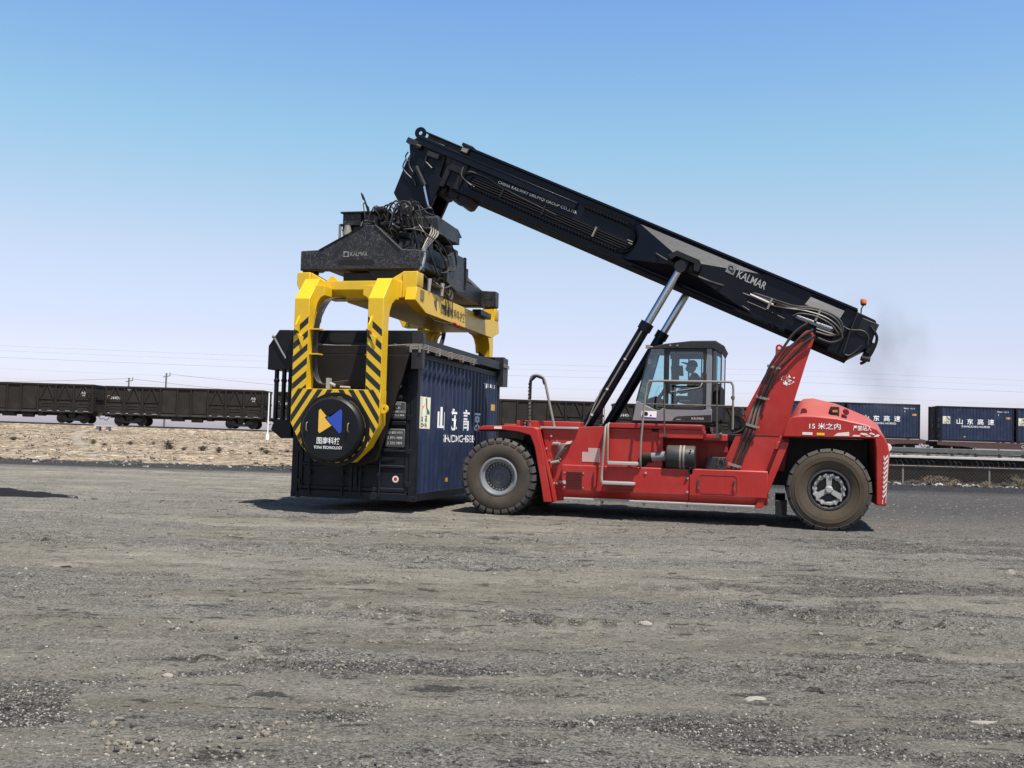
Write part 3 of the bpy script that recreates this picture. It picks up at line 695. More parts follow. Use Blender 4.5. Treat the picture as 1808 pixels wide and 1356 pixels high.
wheel(RS, FX, mir(19.65), FZ, 0.765, 0.50, 1, True)
wheel(RS, FX, mir(20.22), FZ, 0.765, 0.50, 1, True, 0.07)
wheel(RS, RX, 19.75, RZ, 0.757, 0.55, -1, False, 0.1)
wheel(RS, RX, mir(19.75), RZ, 0.757, 0.55, 1, False)

def chassis():
    b = MB()
    b.box(-4.9, -0.35, 20.75, mir(20.75), 0.42, 1.72)
    b.box(-5.6, -4.9, 20.95, mir(20.95), 0.75, 1.70)
    b.box(-0.35, 1.75, 21.0, mir(21.0), 0.75, 1.68)
    b.cyl((FX, 20.3, FZ), (FX, mir(20.3), FZ), 0.20); b.cyl((RX, 20.2, RZ), (RX, mir(20.2), RZ), 0.13)
    c = b.build('chassis', BLK, RS, bevel=0.01)  # black stands in for the deep shade inside the wheel arches
    return c
CH = chassis()

def side(yn):
    """everything along one flank; yn maps a near-side y to this side's y"""
    near = yn(1.0) == 1.0
    def BX(b, x0, x1, y0, y1, z0, z1): return b.box(x0, x1, min(yn(y0), yn(y1)), max(yn(y0), yn(y1)), z0, z1)
    r = XP if near else (-1, 0, 0)
    # long side tank with a folded skirt
    b = MB()
    b.prism([(yn(19.80), 0.55), (yn(19.80), 1.03), (yn(20.70), 1.03), (yn(20.70), 0.40), (yn(19.92), 0.40)], 'yz', -3.99, -1.548)
    b.prism([(yn(19.80), 0.55), (yn(19.80), 1.035), (yn(20.70), 1.035), (yn(20.70), 0.40), (yn(19.92), 0.40)], 'yz', -1.540, -0.10)
    t = tank = b.build('side_tank', RED, RS, bevel=0.014)
    if near:
        b = MB()
        for i in range(11):
            z = 0.575 + i * 0.031
            b.hexa([(-3.90 + 0.0 * i, 19.793, z), (-3.585, 19.793, z), (-3.585, 19.812, z + 0.012), (-3.90, 19.812, z + 0.012), (-3.90, 19.786, z + 0.006), (-3.585, 19.786, z + 0.006), (-3.585, 19.812, z + 0.016), (-3.90, 19.812, z + 0.016)])
        b.build('louvre_grille', flat('louvre_slot', (0.012, 0.004, 0.004), 0.7), t, smooth=0)
        b = MB()
        for x in (-3.93, -3.56):
            for z in (0.60, 0.88): b.cyl((x, 19.80, z), (x, 19.785, z), 0.012, n=8)
        for x, z in ((-2.36, 0.93), (-1.57, 0.86), (-1.57, 0.60)): b.cyl((x, 19.80, z), (x, 19.78, z), 0.022, n=8)
        b.build('bolt', SILV, t)
        # access door outline with two latches
        b = MB(); pth = smooth_path([(-1.36, 19.797, 0.92), (-1.36, 19.797, 0.62), (-1.33, 19.797, 0.60)], 3)
        o = [(x, 19.798, z) for x, z in rrect(-1.355, -0.66, 0.585, 0.93, 0.06)]
        b.tube(o, 0.005, 5, closed=True); b.build('access_door_seam', flat('seam_dark', (0.12, 0.015, 0.012), 0.6), t)
        for lx in (-1.36, -0.70):
            b = MB(); b.cyl((lx, 19.80, 0.84), (lx, 19.77, 0.84), 0.022, n=10); b.tube([(lx, 19.775, 0.84), (lx - 0.02, 19.775, 0.72), (lx + 0.01, 19.775, 0.68)], 0.011, 6); b.build('latch', RAILB, t)
    # pale step rail along the bottom edge
    b = MB(); BX(b, -3.93, -1.58, 19.74, 19.83, 0.365, 0.40); BX(b, -1.575, -0.33, 19.74, 19.83, 0.363, 0.398)
    for x in (-3.2, -2.4, -1.575, -0.9): BX(b, x - 0.012, x + 0.012, 19.755, 20.0, 0.30, 0.366)
    b.build('step_rail', SILV, RS, bevel=0.006)
    # front mudguard band over the drive wheels
    b = MB()
    out = [(-5.71, 1.68), (-5.57, 1.745), (-5.0, 1.765), (-4.55, 1.745), (-4.47, 1.71), (-4.36, 1.30), (-4.15, 0.30)]
    inn = [(-4.31, 0.30), (-4.40, 0.78), (-4.52, 1.37), (-4.61, 1.585), (-4.83, 1.64), (-5.15, 1.675), (-5.70, 1.66)]
    b.prism(out + inn, 'xz', yn(19.68), yn(20.85)); fd = b.build('front_mudguard', RED, RS, bevel=0.012)
    b = MB(); lin = [(x, z - 0.006) for x, z in inn[::-1]]; b.prism([(x + 0.004, z) for x, z in lin] + [(x - 0.012, z - 0.012) for x, z in lin[::-1]], 'xz', yn(19.71), yn(20.84)); b.build('mudguard_shade', RUB, fd)  # black sheet standing in for the deep shade under the mudguard
    if near:
        b = MB(); b.box(-5.345, -5.19, 19.672, 19.70, 1.692, 1.738); b.build('reflector', CREAM, fd)
        b = MB(); b.prism([(-4.475, 1.69), (-4.10, 0.32), (-4.06, 0.32), (-4.44, 1.72)], 'xz', 19.70, 19.80); b.build('mudguard_edge', RED, fd)
    # plate behind the mudguard, hull side and cover under the cab
    b = MB()
    b.prism([(-4.44, 1.74), (-3.10, 1.80), (-3.10, 1.0), (-3.96, 1.0), (-3.98, 0.33), (-4.14, 0.31)], 'xz', yn(19.93), yn(20.05))
    BX(b, -3.10, -2.145, 19.97, 20.75, 1.0, 1.72)
    BX(b, -2.15, -2.06, 19.94, 20.75, 1.0, 1.72)
    b.build('hull_side', RED, RS, bevel=0.008)
    b = MB()
    BX(b, -5.01, -3.72, 20.15, 20.80, 1.72, 1.875)
    BX(b, -5.30, -5.012, 20.25, 20.80, 1.72, 1.80)
    b.build('front_deck', RED, RS, bevel=0.012)
    b = MB(); BX(b, -4.46, -3.70, 19.86, 20.10, 1.725, 1.765); b.build('deck_step', SILV, RS, bevel=0.006)
    b = MB()
    BX(b, -3.12, -1.32, 19.90, 20.85, 1.775, 1.87)
    BX(b, -3.10, -2.28, 19.955, 20.0, 1.70, 1.765)
    BX(b, -2.145, -1.30, 19.92, 20.70, 1.605, 1.772)
    BX(b, -1.298, -0.86, 19.96, 20.70, 1.58, 1.70)
    b.build('cab_platform', RED, RS, bevel=0.01)
    # back of the open bay
    b = MB(); BX(b, -2.06, -0.86, 20.42, 20.50, 1.0, 1.62); b.build('bay_panel', REDD, RS)
    if near:
        b = MB()
        for i in range(6):
            for j in range(12): b.box(-1.42 + i * 0.032, -1.405 + i * 0.032, 20.405, 20.425, 1.06 + j * 0.042, 1.078 + j * 0.042)
        for i in range(22):
            for j in range(2): b.box(-3.08 + i * 0.022, -3.066 + i * 0.022, 19.792, 19.806, 0.565 + j * 0.03, 0.58 + j * 0.03)
        b.build('perforation', flat('perforation_dark', (0.10, 0.02, 0.015), 0.7), RS, smooth=0)
        # dirty stickers
        b = MB(); b.box(-3.62, -3.27, 19.922, 19.932, 1.10, 1.29); b.box(-3.50, -3.27, 19.921, 19.931, 1.29, 1.37); b.build('dirty_sticker', paint('dirty_pink_sticker', (0.50, 0.34, 0.31), 0.7, amt=0.3, bump=0), RS)
        b = MB(); b.box(-3.185, -3.10, 19.962, 19.972, 1.37, 1.60); b.build('warning_sticker', PINK, RS)
        b = MB()
        for z in (1.40, 1.47, 1.54): b.box(-3.165, -3.12, 19.956, 19.964, z, z + 0.03)
        b.build('warning_sticker_print', RAILB, RS)
    # plate in front of the steer wheel, running down to the frame
    b = MB()
    b.prism([(-0.075, 1.03), (0.13, 1.58), (0.27, 1.58), (-0.19, 0.36), (-0.33, 0.35)], 'xz', yn(19.83), yn(19.90))
    b.prism([(-1.0, 1.02), (-0.70, 1.71), (0.12, 1.71), (0.20, 1.60), (0.0, 1.02)], 'xz', yn(20.22), yn(20.30))
    b.prism([(0.0, 1.45), (0.06, 1.60), (0.24, 1.60), (0.18, 1.45)], 'xz', yn(19.90), yn(20.9))
    b.build('rear_gusset', RED, RS, bevel=0.01)
    b = MB(); BX(b, 0.04, 0.25, 19.88, 20.4, 0.235, 0.50); b.build('mud_flap', RUB, RS)
    # steps and their pipes
    if near:
        for x0, x1, z, y0 in ((-3.08, -2.50, 1.10, 19.68), (-3.16, -2.55, 0.725, 19.55)):
            b = MB(); b.box(x0, x1, y0, 19.86, z - 0.035, z + 0.018)
            b.build('step', SILV, RS, bevel=0.008)
        b = MB(); b.tube(smooth_path([(-3.14, 19.93, 1.83), (-3.15, 19.80, 1.78), (-3.155, 19.70, 1.55), (-3.18, 19.66, 0.95), (-3.17, 19.62, 0.76), (-3.13, 19.62, 0.735), (-2.6, 19.62, 0.735)]), 0.024, 8)
        b.tube(smooth_path([(-3.10, 19.92, 1.86), (-3.10, 19.76, 1.80), (-3.09, 19.72, 1.5), (-3.085, 19.72, 1.16), (-3.04, 19.72, 1.115), (-2.5, 19.72, 1.115)]), 0.022, 8)
        b.build('step_pipe', PIPE, RS)
        b = MB()
        b.tube(smooth_path([(-4.72, 20.05, 1.77), (-4.72, 20.0, 2.2), (-4.715, 20.0, 2.64), (-4.67, 20.0, 2.76), (-4.55, 20.0, 2.775), (-4.45, 20.0, 2.72), (-4.40, 20.0, 2.58), (-4.31, 20.0, 2.2), (-4.12, 19.95, 1.45), (-4.08, 19.92, 1.17), (-4.04, 19.92, 1.12)]), 0.026, 8)
        hr = b.build('handrail', PIPE, RS)
        b = MB()
        for x, p0, p1 in ((0, (-4.72, 20.0, 1.85), (-4.72, 20.0, 2.66)),):
            n = 130; q = []
            for i in range(n):
                t = i / n; a = i * 0.55; q.append((p0[0] + 0.03 * math.cos(a), p0[1] + 0.03 * math.sin(a), p0[2] + (p1[2] - p0[2]) * t))
            b.tube(q, 0.010, 4)
        b.tube([(-4.715, 20.0, 2.3), (-4.71, 20.0, 2.66), (-4.60, 20.0, 2.765), (-4.46, 20.0, 2.72), (-4.42, 20, 2.6)], 0.031, 8)
        b.build('hose_wrap', RUB, hr)
        b = MB(); b.box(-4.86, -4.78, 20.10, 20.15, 1.73, 1.86); ck = b.build('front_marker', RUB, RS)
        b = MB()
        for z in (1.755, 1.81): b.box(-4.842, -4.798, 20.085, 20.102, z, z + 0.035)
        b.build('marker_glass', SILV, ck)
        # air cleaner drum
        b = MB(); b.lathe([(0.0001, 0), (0.205, 0), (0.225, 0.015), (0.23, 0.03), (0.23, 0.52), (0.222, 0.535), (0.205, 0.55), (0.0001, 0.55)], (-1.985, 19.93, 1.24), XP, 40)
        ac = b.build('air_cleaner', DRKG, RS, smooth=40)
        b = MB()
        for x in (-1.73, -1.665): b.lathe([(0.225, 0), (0.234, 0), (0.234, 0.035), (0.225, 0.035)], (x, 19.93, 1.24), XP, 40)
        b.build('band', PIPE, ac)
        b = MB(); b.cyl((-2.28, 19.95, 1.23), (-1.98, 19.93, 1.26), 0.085, 0.095); b.build('intake_pipe', GRYC, ac, smooth=40)
        b = MB(); b.tube(smooth_path([(-2.27, 19.95, 1.23), (-2.40, 19.96, 1.20), (-2.46, 20.05, 1.10), (-2.47, 20.3, 1.05)]), 0.10, 12); b.build('intake_elbow', RUB, ac)
        b = MB(); b.box(-1.56, -1.48, 19.80, 20.3, 0.94, 1.03)
        for x in (-1.52,):
            for z in (1.06, 1.38): b.cyl((x, 19.72 if z > 1.2 else 19.78, z), (x, 19.70, z), 0.02, n=8)
        b.build('drum_bracket', DRKG, ac)
        # battery step box
        b = MB(); b.prism([(-1.26, 1.035), (-1.20, 1.27), (-0.88, 1.27), (-0.86, 1.035)], 'xz', 19.92, 20.40); sb = b.build('step_box', DRKG, RS, bevel=0.01)
        b = MB(); b.tube([(-1.03, 19.90, 1.12), (-1.0, 19.90, 1.24), (-0.93, 19.90, 1.24), (-0.92, 19.90, 1.17)], 0.013, 6); b.build('grab_handle', RAILB, sb)
        # small fittings behind the mudguard
        b = MB()
        for x, z in ((-4.20, 1.42), (-4.33, 1.33), (-4.17, 1.07), (-4.10, 0.66), (-4.16, 0.66), (-4.24, 1.58), (-4.26, 1.10)): b.cyl((x, 19.93, z), (x, 19.90, z), 0.02, n=8)
        b.cyl((-4.05, 19.93, 0.69), (-3.92, 19.78, 0.69), 0.035, n=10)
        b.cyl((-4.20, 19.93, 1.43), (-4.05, 19.86, 1.43), 0.035, n=10)
        b.build('bolt', SILV, RS)
        b = MB()
        for i in range(5):
            r_ = 0.05 + 0.02 * i
            b.tube(smooth_path([(-4.14 + 0.03 * i, 19.90, 1.15 + 0.05 * i), (-4.02, 19.84, 1.30 + 0.03 * i), (-3.93 + 0.02 * i, 19.88, 1.45), (-3.86, 20.2, 1.52 + 0.03 * i)]), 0.016, 6)
        b.tube([(-4.16, 19.92, 1.10), (-3.92, 19.88, 1.38)], 0.018, 6)
        b.cyl((-4.22, 19.86, 1.05), (-4.06, 19.86, 1.09), 0.035, n=10)
        b.build('pipe_fitting', PIPE, RS)
        b = MB(); b.box(-3.35, -3.30, 19.75, 19.80, 0.62, 0.95); b.tube([(-3.32, 19.78, 1.0), (-3.34, 19.77, 0.72)], 0.012, 6); b.build('drain_fitting', REDD, tank)
side(lambda y: y)
side(mir)
for x, z in ((-4.40, 1.60), (-4.38, 1.64)):
    pass
b = MB(); b.cyl((-3.86, 20.05, 1.55), (-3.86, 20.0, 1.55), 0.02)
# deck between the flanks
b = MB(); b.box(-4.98, -0.9, 20.85, mir(20.85), 1.60, 1.715); b.build('deck_plate', REDD, RS, bevel=0.01)

def counterweight():
    full = [(0.14, 1.69), (0.31, 2.10), (0.44, 2.34), (0.52, 2.42), (0.70, 2.435), (1.12, 2.34), (1.67, 2.11), (1.86, 1.97), (1.97, 1.76), (2.02, 1.62), (2.04, 1.42), (1.98, 0.50), (1.80, 0.50), (1.785, 1.50), (1.76, 1.70), (0.33, 1.69)]
    low = [(0.14, 1.69), (0.29, 2.05), (0.40, 2.075), (0.50, 2.08), (0.70, 2.08), (1.10, 2.05), (1.60, 1.95), (1.80, 1.87), (1.93, 1.72), (1.99, 1.60), (2.02, 1.42), (1.97, 0.50), (1.80, 0.50), (1.785, 1.50), (1.76, 1.70), (0.33, 1.69)]
    b = MB(); ys = (19.75, 20.35, mir(20.35), mir(19.75))
    n = len(full); L3 = lambda P, y: [(x, y, z) for x, z in P]
    vs = L3(low, ys[0]) + L3(full, ys[1]) + L3(full, ys[2]) + L3(low, ys[3]); fs = []
    for k in range(3):
        for i in range(n):
            j = (i + 1) % n; fs.append((k * n + i, k * n + j, (k + 1) * n + j, (k + 1) * n + i))
    fs += [tuple(range(n))[::-1], tuple(range(3 * n, 4 * n))]
    b.add(vs, fs)
    cw = b.build('counterweight', RED, RS, bevel=0.02, smooth=30)
    b = MB(); b.prism([(1.0, 2.10), (1.0, 2.27), (1.15, 2.27), (1.15, 2.10)], 'xz', 19.86, 20.3); ml = b.build('tail_lamp', DRKG, cw, bevel=0.008)
    b = MB(); b.box(1.03, 1.12, 19.845, 19.862, 2.165, 2.205); b.build('lamp_lens', ORNG, ml)
    b = MB()
    for x in (0.53, 1.27): b.cyl((x, 19.84, 2.165), (x, 20.0, 2.19), 0.052, n=20)
    b.build('lifting_hole', flat('hole_dark_red', (0.20, 0.014, 0.011), 0.6), cw)
    y = 19.747
    lettering('15 米之内', 0.55, 0.115, (0.62, y, 1.845), XP, ZP, WHT, cw)
    lettering('严禁站人', 0.32, 0.095, (1.385, y, 1.835), XP, ZP, WHT, cw)
    dec = [[(0.50, 1.735), (0.68, 1.735), (0.68, 1.785), (0.50, 1.785)], [(1.05, 1.73), (1.32, 1.735), (1.32, 1.81), (1.12, 1.785)], [(1.37, 1.73), (1.50, 1.73), (1.52, 1.755), (1.40, 1.76)], [(1.50, 1.775), (1.58, 1.755), (1.66, 1.755), (1.62, 1.79), (1.53, 1.80)], [(1.60, 1.73), (1.70, 1.735), (1.68, 1.76)], [(1.66, 1.785), (1.76, 1.76), (1.76, 1.785), (1.69, 1.81)], [(1.74, 1.73), (1.82, 1.735), (1.85, 1.77), (1.80, 1.78)]]
    decal(poly_bm(dec), 'reflective_tape', PINK, cw, (0, y, 0), XP, ZP)
    decal(poly_bm([[(0.755, 1.735), (0.89, 1.735), (0.89, 1.78), (0.755, 1.78)]]), 'yellow_reflector', YELR, cw, (0, y, 0), XP, ZP)
    # white hatching down the skirt: an outlined strip with slanting bars
    st = [[(1.900, 0.53), (1.912, 0.53), (1.93, 1.40), (1.918, 1.40)], [(1.955, 0.55), (1.965, 0.55), (2.0, 1.38), (1.99, 1.38)]]
    z = 0.60
    while z < 1.28:
        xl, xr = 1.90 + (z - 0.53) * 0.021, 1.957 + (z - 0.53) * 0.045
        st.append([(xl, z), (xr, z + 0.10), (xr, z + 0.145), (xl, z + 0.045)]); z += 0.085
    decal(poly_bm(st), 'hatched_tape', PINK, cw, (0, y, 0), XP, ZP)
    b = MB(); b.prism(circ(2.0, 1.54, 0.08, 16), 'xz', 20.0, mir(20.0)); b.build('rear_bumper', PINK, cw, bevel=0.01)
    b = MB(); b.box(1.80, 2.03, 20.3, mir(20.3), 0.62, 1.5); b.build('tail_plate', REDD, cw)
    return cw
counterweight()

def mast():
    pl = [(-0.98, 1.02), (-0.86, 1.58), (-0.14, 3.01), (0.0, 3.31), (0.0, 3.45), (0.025, 3.49), (0.07, 3.505), (0.115, 3.49), (0.155, 3.45), (0.26, 3.475), (0.36, 3.56), (0.56, 3.76), (0.64, 3.78), (0.71, 3.71), (0.72, 3.60), (0.575, 3.13), (0.31, 2.20), (0.30, 1.70), (0.20, 1.02)]
    b = MB()
    for y in (20.80, mir(20.80) - 0.10): b.prism(pl, 'xz', y, y + 0.10)
    b.prism([(-0.70, 1.2), (-0.55, 1.7), (-0.05, 2.75), (0.05, 2.70), (-0.45, 1.6), (-0.5, 1.2)], 'xz', 20.9, mir(20.9))
    b.prism([(0.15, 1.5), (0.20, 2.15), (0.46, 3.0), (0.52, 3.0), (0.27, 2.15), (0.25, 1.5)], 'xz', 20.9, mir(20.9))
    m = b.build('mast', RED, RS, bevel=0.012)
    b = MB()
    for y in (20.78, mir(20.78) - 0.03): b.cyl((0.60, y, 3.64), (0.60, y + 0.03, 3.64), 0.085)
    b.cyl((0.60, 20.82, 3.64), (0.60, mir(20.82), 3.64), 0.08); b.build('pivot_pin', BLK, m)
    b = MB(); b.cyl((0.068, 20.795, 3.425), (0.068, 20.905, 3.425), 0.030, n=20); b.build('lifting_eye', flat('pale_eye', (0.55, 0.55, 0.56), 0.6), m)
    # three hose runs up the front edge of the mast, clamped
    lines = ([(0.62, 3.92), (0.35, 3.72), (0.13, 3.40), (-0.10, 3.06), (-0.27, 2.55), (-0.42, 2.2), (-0.50, 1.86), (-0.64, 1.48), (-0.78, 1.06)],
             [(0.70, 3.78), (0.45, 3.60), (0.22, 3.33), (-0.01, 3.02), (-0.20, 2.55), (-0.35, 2.2), (-0.43, 1.84), (-0.575, 1.45), (-0.70, 1.05)],
             [(0.74, 3.66), (0.52, 3.50), (0.30, 3.25), (0.05, 2.99), (-0.14, 2.55), (-0.29, 2.2), (-0.36, 1.81), (-0.50, 1.48), (-0.63, 1.06)])
    for ln in lines:
        b = MB(); b.tube(smooth_path([(x, 20.71 if z > 2.1 else 20.18, z) for x, z in ln]), 0.026, 8); b.build('hydraulic_hose', HOSE, m)
    for x, z, y in ((-0.10, 3.02, 20.70), (-0.30, 2.42, 20.70), (-0.47, 1.86, 20.13), (-0.79, 1.10, 20.13)):
        b = MB(); b.hexa([(x - 0.06, y, z + 0.03), (x + 0.16, y, z - 0.03), (x + 0.16, y + 0.06, z - 0.03), (x - 0.06, y + 0.06, z + 0.03), (x - 0.05, y, z + 0.08), (x + 0.17, y, z + 0.02), (x + 0.17, y + 0.06, z + 0.02), (x - 0.05, y + 0.06, z + 0.08)])
        b.cyl((x + 0.18, y, z), (x + 0.18, y - 0.02, z), 0.022, n=8); b.build('hose_clamp', PIPE, m)
    # pale scattered emblem on the plate: an irregular burst of small shards
    rnd = random.Random(4); P = []
    for i in range(34):
        a = rnd.uniform(0, 6.28); r0 = 0.06 + 0.075 * rnd.random() if i > 12 else 0.07 * rnd.random()
        cx, cz = 0.23 + r0 * math.cos(a), 2.80 + r0 * 0.9 * math.sin(a); s_ = rnd.uniform(0.008, 0.022)
        P.append([(cx + s_ * rnd.uniform(0.6, 1.3) * math.cos(a + q), cz + s_ * rnd.uniform(0.5, 1.1) * math.sin(a + q)) for q in (0, 1.4, 2.9, 4.4)])
    P.append([(0.15, 2.72), (0.23, 2.70), (0.20, 2.80)]); P.append([(0.20, 2.84), (0.30, 2.85), (0.27, 2.89)])
    decal(poly_bm(P), 'emblem', WHT, m, (0, 20.797, 0), XP, ZP)
    b = MB(); b.tube([(-0.70, 20.215, 1.712), (0.11, 20.215, 1.712)], 0.006, 5); b.build('seam', flat('mast_seam', (0.10, 0.012, 0.01), 0.7), m)
    # winch-like hose reel and cables behind the cab
    b = MB(); b.cyl((-0.70, 20.35, 1.90), (-0.70, 20.60, 1.90), 0.17, n=24); b.cyl((-0.70, 20.30, 1.90), (-0.70, 20.35, 1.90), 0.07, n=12); b.build('reel_motor', BLK, RS)
    b = MB()
    for i in range(7):
        q = smooth_path([(-0.86 + 0.04 * i, 20.30, 1.72), (-0.62 + 0.02 * i, 20.22, 1.78 + 0.02 * i), (-0.50, 20.25, 1.96), (-0.62, 20.3, 2.10 + 0.02 * i), (-0.84, 20.4, 2.06)])
        b.tube(q, 0.014, 6)
    b.build('cable_loop', HOSE, RS)
mast()

# ---------------------------------------------------------------- boom (own frame: s along it from the head, t square to it)
DX, DZ = 0.9153, 0.4027
BT = Matrix(((DX, 0, DZ, -6.47), (0, 1, 0, 0), (-DZ, 0, DX, 7.74), (0, 0, 0, 1)))
def BP(s, y, t): return BT @ Vector((s, y, t))
YA, YB = 21.15, 22.05
def boom():
    b = MB(BT)
    # outer box with flanges
    b.prism([(-0.22, -0.03), (8.72, -0.03), (9.14, -0.05), (9.22, -0.13), (9.27, -0.55), (8.98, -0.93), (-0.20, -0.93)], 'xz', YA, YB)
    bm_ = b.build('boom', NAVY, RS, bevel=0.012)
    b = MB(BT); b.box(-0.05, 8.75, YA - 0.06, YB + 0.06, -0.028, 0.02); b.build('top_flange', NAVY, bm_, bevel=0.004)
    b = MB(BT); b.box(-0.05, 8.98, YA - 0.05, YB + 0.05, -0.97, -0.932); b.build('bottom_flange', NAVM, bm_, bevel=0.004)
    # faceted bulge that carries the lift-cylinder pins, one per flank
    for s_ in (1, -1):
        f = lambda y: y if s_ == 1 else mir(y)
        b = MB(BT)
        v = [(3.95, f(YA + .01), -0.035), (6.95, f(YA + .01), -0.035), (5.02, f(20.85), -0.40), (5.60, f(20.85), -0.40), (4.0, f(YA + .01), -0.90), (7.0, f(YA + .01), -0.90), (5.02, f(20.85), -0.66), (5.60, f(20.85), -0.66)]
        b.add(v, [(0, 1, 3, 2), (0, 2, 6, 4), (1, 5, 7, 3), (2, 3, 7, 6), (4, 6, 7, 5), (0, 4, 5, 1)])
        b.build('pin_bulge', NAVY, bm_, smooth=20)
        b = MB(BT)
        b.prism([(4.98, -0.52), (5.12, -0.36), (5.60, -0.36), (5.68, -0.44), (5.68, -0.60), (5.58, -0.60), (5.53, -0.47), (5.16, -0.47), (5.08, -0.58)], 'xz', f(20.60), f(20.86))
        b.prism(circ(5.33, -0.53, 0.105, 20), 'xz', f(20.68), f(20.86)); b.prism(circ(5.33, -0.53, 0.05, 16), 'xz', f(20.65), f(20.70))
        b.build('pin_lug', BLK, bm_, bevel=0.008)
        # sloped box at the foot
        b = MB(BT)
        y0, y1 = f(YA + .01), f(20.97)
        v = [(7.86, y0, -0.04), (8.55, y0, -0.04), (8.55, y0, -0.9), (7.65, y0, -0.9), (7.80, y1 + (0.052 if s_ > 0 else -0.052), -0.31), (8.52, y1 + (0.052 if s_ > 0 else -0.052), -0.31), (8.52, y1, -0.9), (7.66, y1, -0.9)]
        b.hexa(v); b.build('foot_box', NAVY, bm_, smooth=20)
        b = MB(BT); b.hexa([(7.72, f(20.965), -0.57), (8.50, f(20.965), -0.52), (8.50, f(20.965), -0.62), (7.74, f(20.965), -0.64), (7.76, f(20.90), -0.60), (8.46, f(20.90), -0.57), (8.46, f(20.90), -0.63), (7.76, f(20.90), -0.64)]); b.build('pivot_cover', RIM, bm_)  # pale grey stands in for a highlight on the cover
    # side tray, energy-chain loop with its pipes
    b = MB(BT); b.box(-1.12, 2.72, YA - 0.10, YA, -0.36, -0.20); b.box(-1.12, 2.72, YA - 0.115, YA - 0.10, -0.215, -0.20); b.build('side_tray', NAVY, bm_, bevel=0.006)
    o = []
    for q in range(25):
        a = math.radians(90 - 180 * q / 24); o.append((3.88 + 0.30 * math.cos(a), YA - 0.03, -0.485 + 0.29 * math.sin(a)))
    loop = [(2.9, YA - 0.03, -0.20)] + o + [(2.5, YA - 0.03, -0.78), (1.4, YA - 0.03, -0.765), (0.35, YA - 0.03, -0.755)]
    b = MB(BT); b.tube(smooth_path(loop, 2), 0.030, 6)
    N = len(loop)
    for (x0, _, z0), (x1, _, z1) in zip(loop, loop[1:]):
        n = max(1, int(math.hypot(x1 - x0, z1 - z0) / 0.075))
        for k in range(n):
            x, z = x0 + (x1 - x0) * k / n, z0 + (z1 - z0) * k / n
            b.box(x - 0.024, x + 0.024, YA - 0.075, YA, z - 0.04, z + 0.04)
    b.build('energy_chain', NAVM, bm_, smooth=0)
    for k, (t0, s1) in enumerate(((-0.535, 4.08), (-0.585, 4.1), (-0.635, 4.05), (-0.685, 3.95))):
        b = MB(BT); b.tube([(0.30, YA - 0.035, t0 - 0.01), (1.6, YA - 0.035, t0), (s1, YA - 0.035, t0 - 0.02)], 0.017, 6); b.build('pipe', NAVM, bm_)
    for s0 in (1.1, 2.1, 3.3):
        b = MB(BT); b.box(s0 - 0.02, s0 + 0.02, YA - 0.075, YA, -0.72, -0.50); b.build('pipe_clamp', PIPE if s0 > 3 else BLK, bm_)
    b = MB(BT); b.tube(smooth_path([(0.16, YA - 0.05, -0.56), (0.25, YA - 0.12, -0.48), (0.42, YA - 0.05, -0.45), (0.7, YA - 0.04, -0.45), (0.95, YA - 0.04, -0.50), (1.5, YA - 0.04, -0.55), (2.4, YA - 0.04, -0.60)]), 0.018, 6)
    b.tube(smooth_path([(0.05, YA - 0.05, -0.40), (0.12, YA - 0.12, -0.62), (0.3, YA - 0.06, -0.70), (0.5, YA - 0.05, -0.74)]), 0.018, 6); b.build('hydraulic_hose', HOSE, bm_)
    # hose bundles along the foot and around the pivot
    H = ([(4.0, -0.50), (4.5, -0.50), (5.0, -0.60), (5.9, -0.60), (6.36, -0.53), (7.16, -0.46), (7.62, -0.45), (8.0, -0.33), (8.36, -0.31), (8.58, -0.39), (8.67, -0.58), (8.50, -0.66), (8.20, -0.68)],
         [(4.05, -0.55), (4.6, -0.56), (5.8, -0.66), (6.4, -0.57), (7.2, -0.50), (7.6, -0.50), (8.0, -0.37), (8.34, -0.35), (8.54, -0.42), (8.64, -0.56), (8.50, -0.70), (8.22, -0.74)],
         [(6.3, -0.62), (6.6, -0.58), (7.2, -0.58), (7.45, -0.57), (7.85, -0.46), (8.26, -0.42), (8.56, -0.50), (8.71, -0.66), (8.56, -0.82), (8.30, -0.84)],
         [(6.56, -0.70), (7.18, -0.70), (7.56, -0.72)], [(6.27, -0.76), (6.61, -0.80), (6.87, -0.84)],
         [(7.70, -0.64), (7.80, -0.54), (8.1, -0.47), (8.4, -0.50), (8.60, -0.60)],
         [(8.52, -0.36), (8.75, -0.42), (9.0, -0.34), (9.15, -0.40), (9.2, -0.55)], [(8.78, -0.07), (8.80, -0.45), (8.86, -0.88)], [(8.90, -0.90), (9.0, -0.86), (9.12, -0.60)])
    for k, ln in enumerate(H):
        deep = k in (3, 4, 6, 7, 8)
        yy = [YA - 0.03 if (deep or (s_ < 5.0) or (5.8 < s_ < 7.3)) else (20.80 if s_ < 6 else 20.86) for s_, t in ln]
        b = MB(BT); b.tube(smooth_path([(s_, y - 0.012 * (k % 3), t) for (s_, t), y in zip(ln, yy)]), 0.022 if not deep else 0.014, 8)
        b.build('hydraulic_hose', HOSE, bm_)
    b = MB(BT); b.tube([(6.75, YA - 0.05, -0.545), (7.25, YA - 0.05, -0.555)], 0.026, 8); b.tube([(7.30, YA - 0.05, -0.50), (7.45, YA - 0.05, -0.50)], 0.03, 8); b.build('steel_pipe', SILV, bm_)
    for s0, t0 in ((6.05, -0.58), (7.18, -0.55), (8.12, -0.42)):
        b = MB(BT); b.box(s0 - 0.02, s0 + 0.02, YA - 0.09 if s0 < 8 else 20.82, YA if s0 < 8 else 20.98, t0 - 0.13, t0 + 0.10); b.build('hose_clamp', PIPE, bm_)
    # collar and wear pads at the head end
    b = MB(BT)
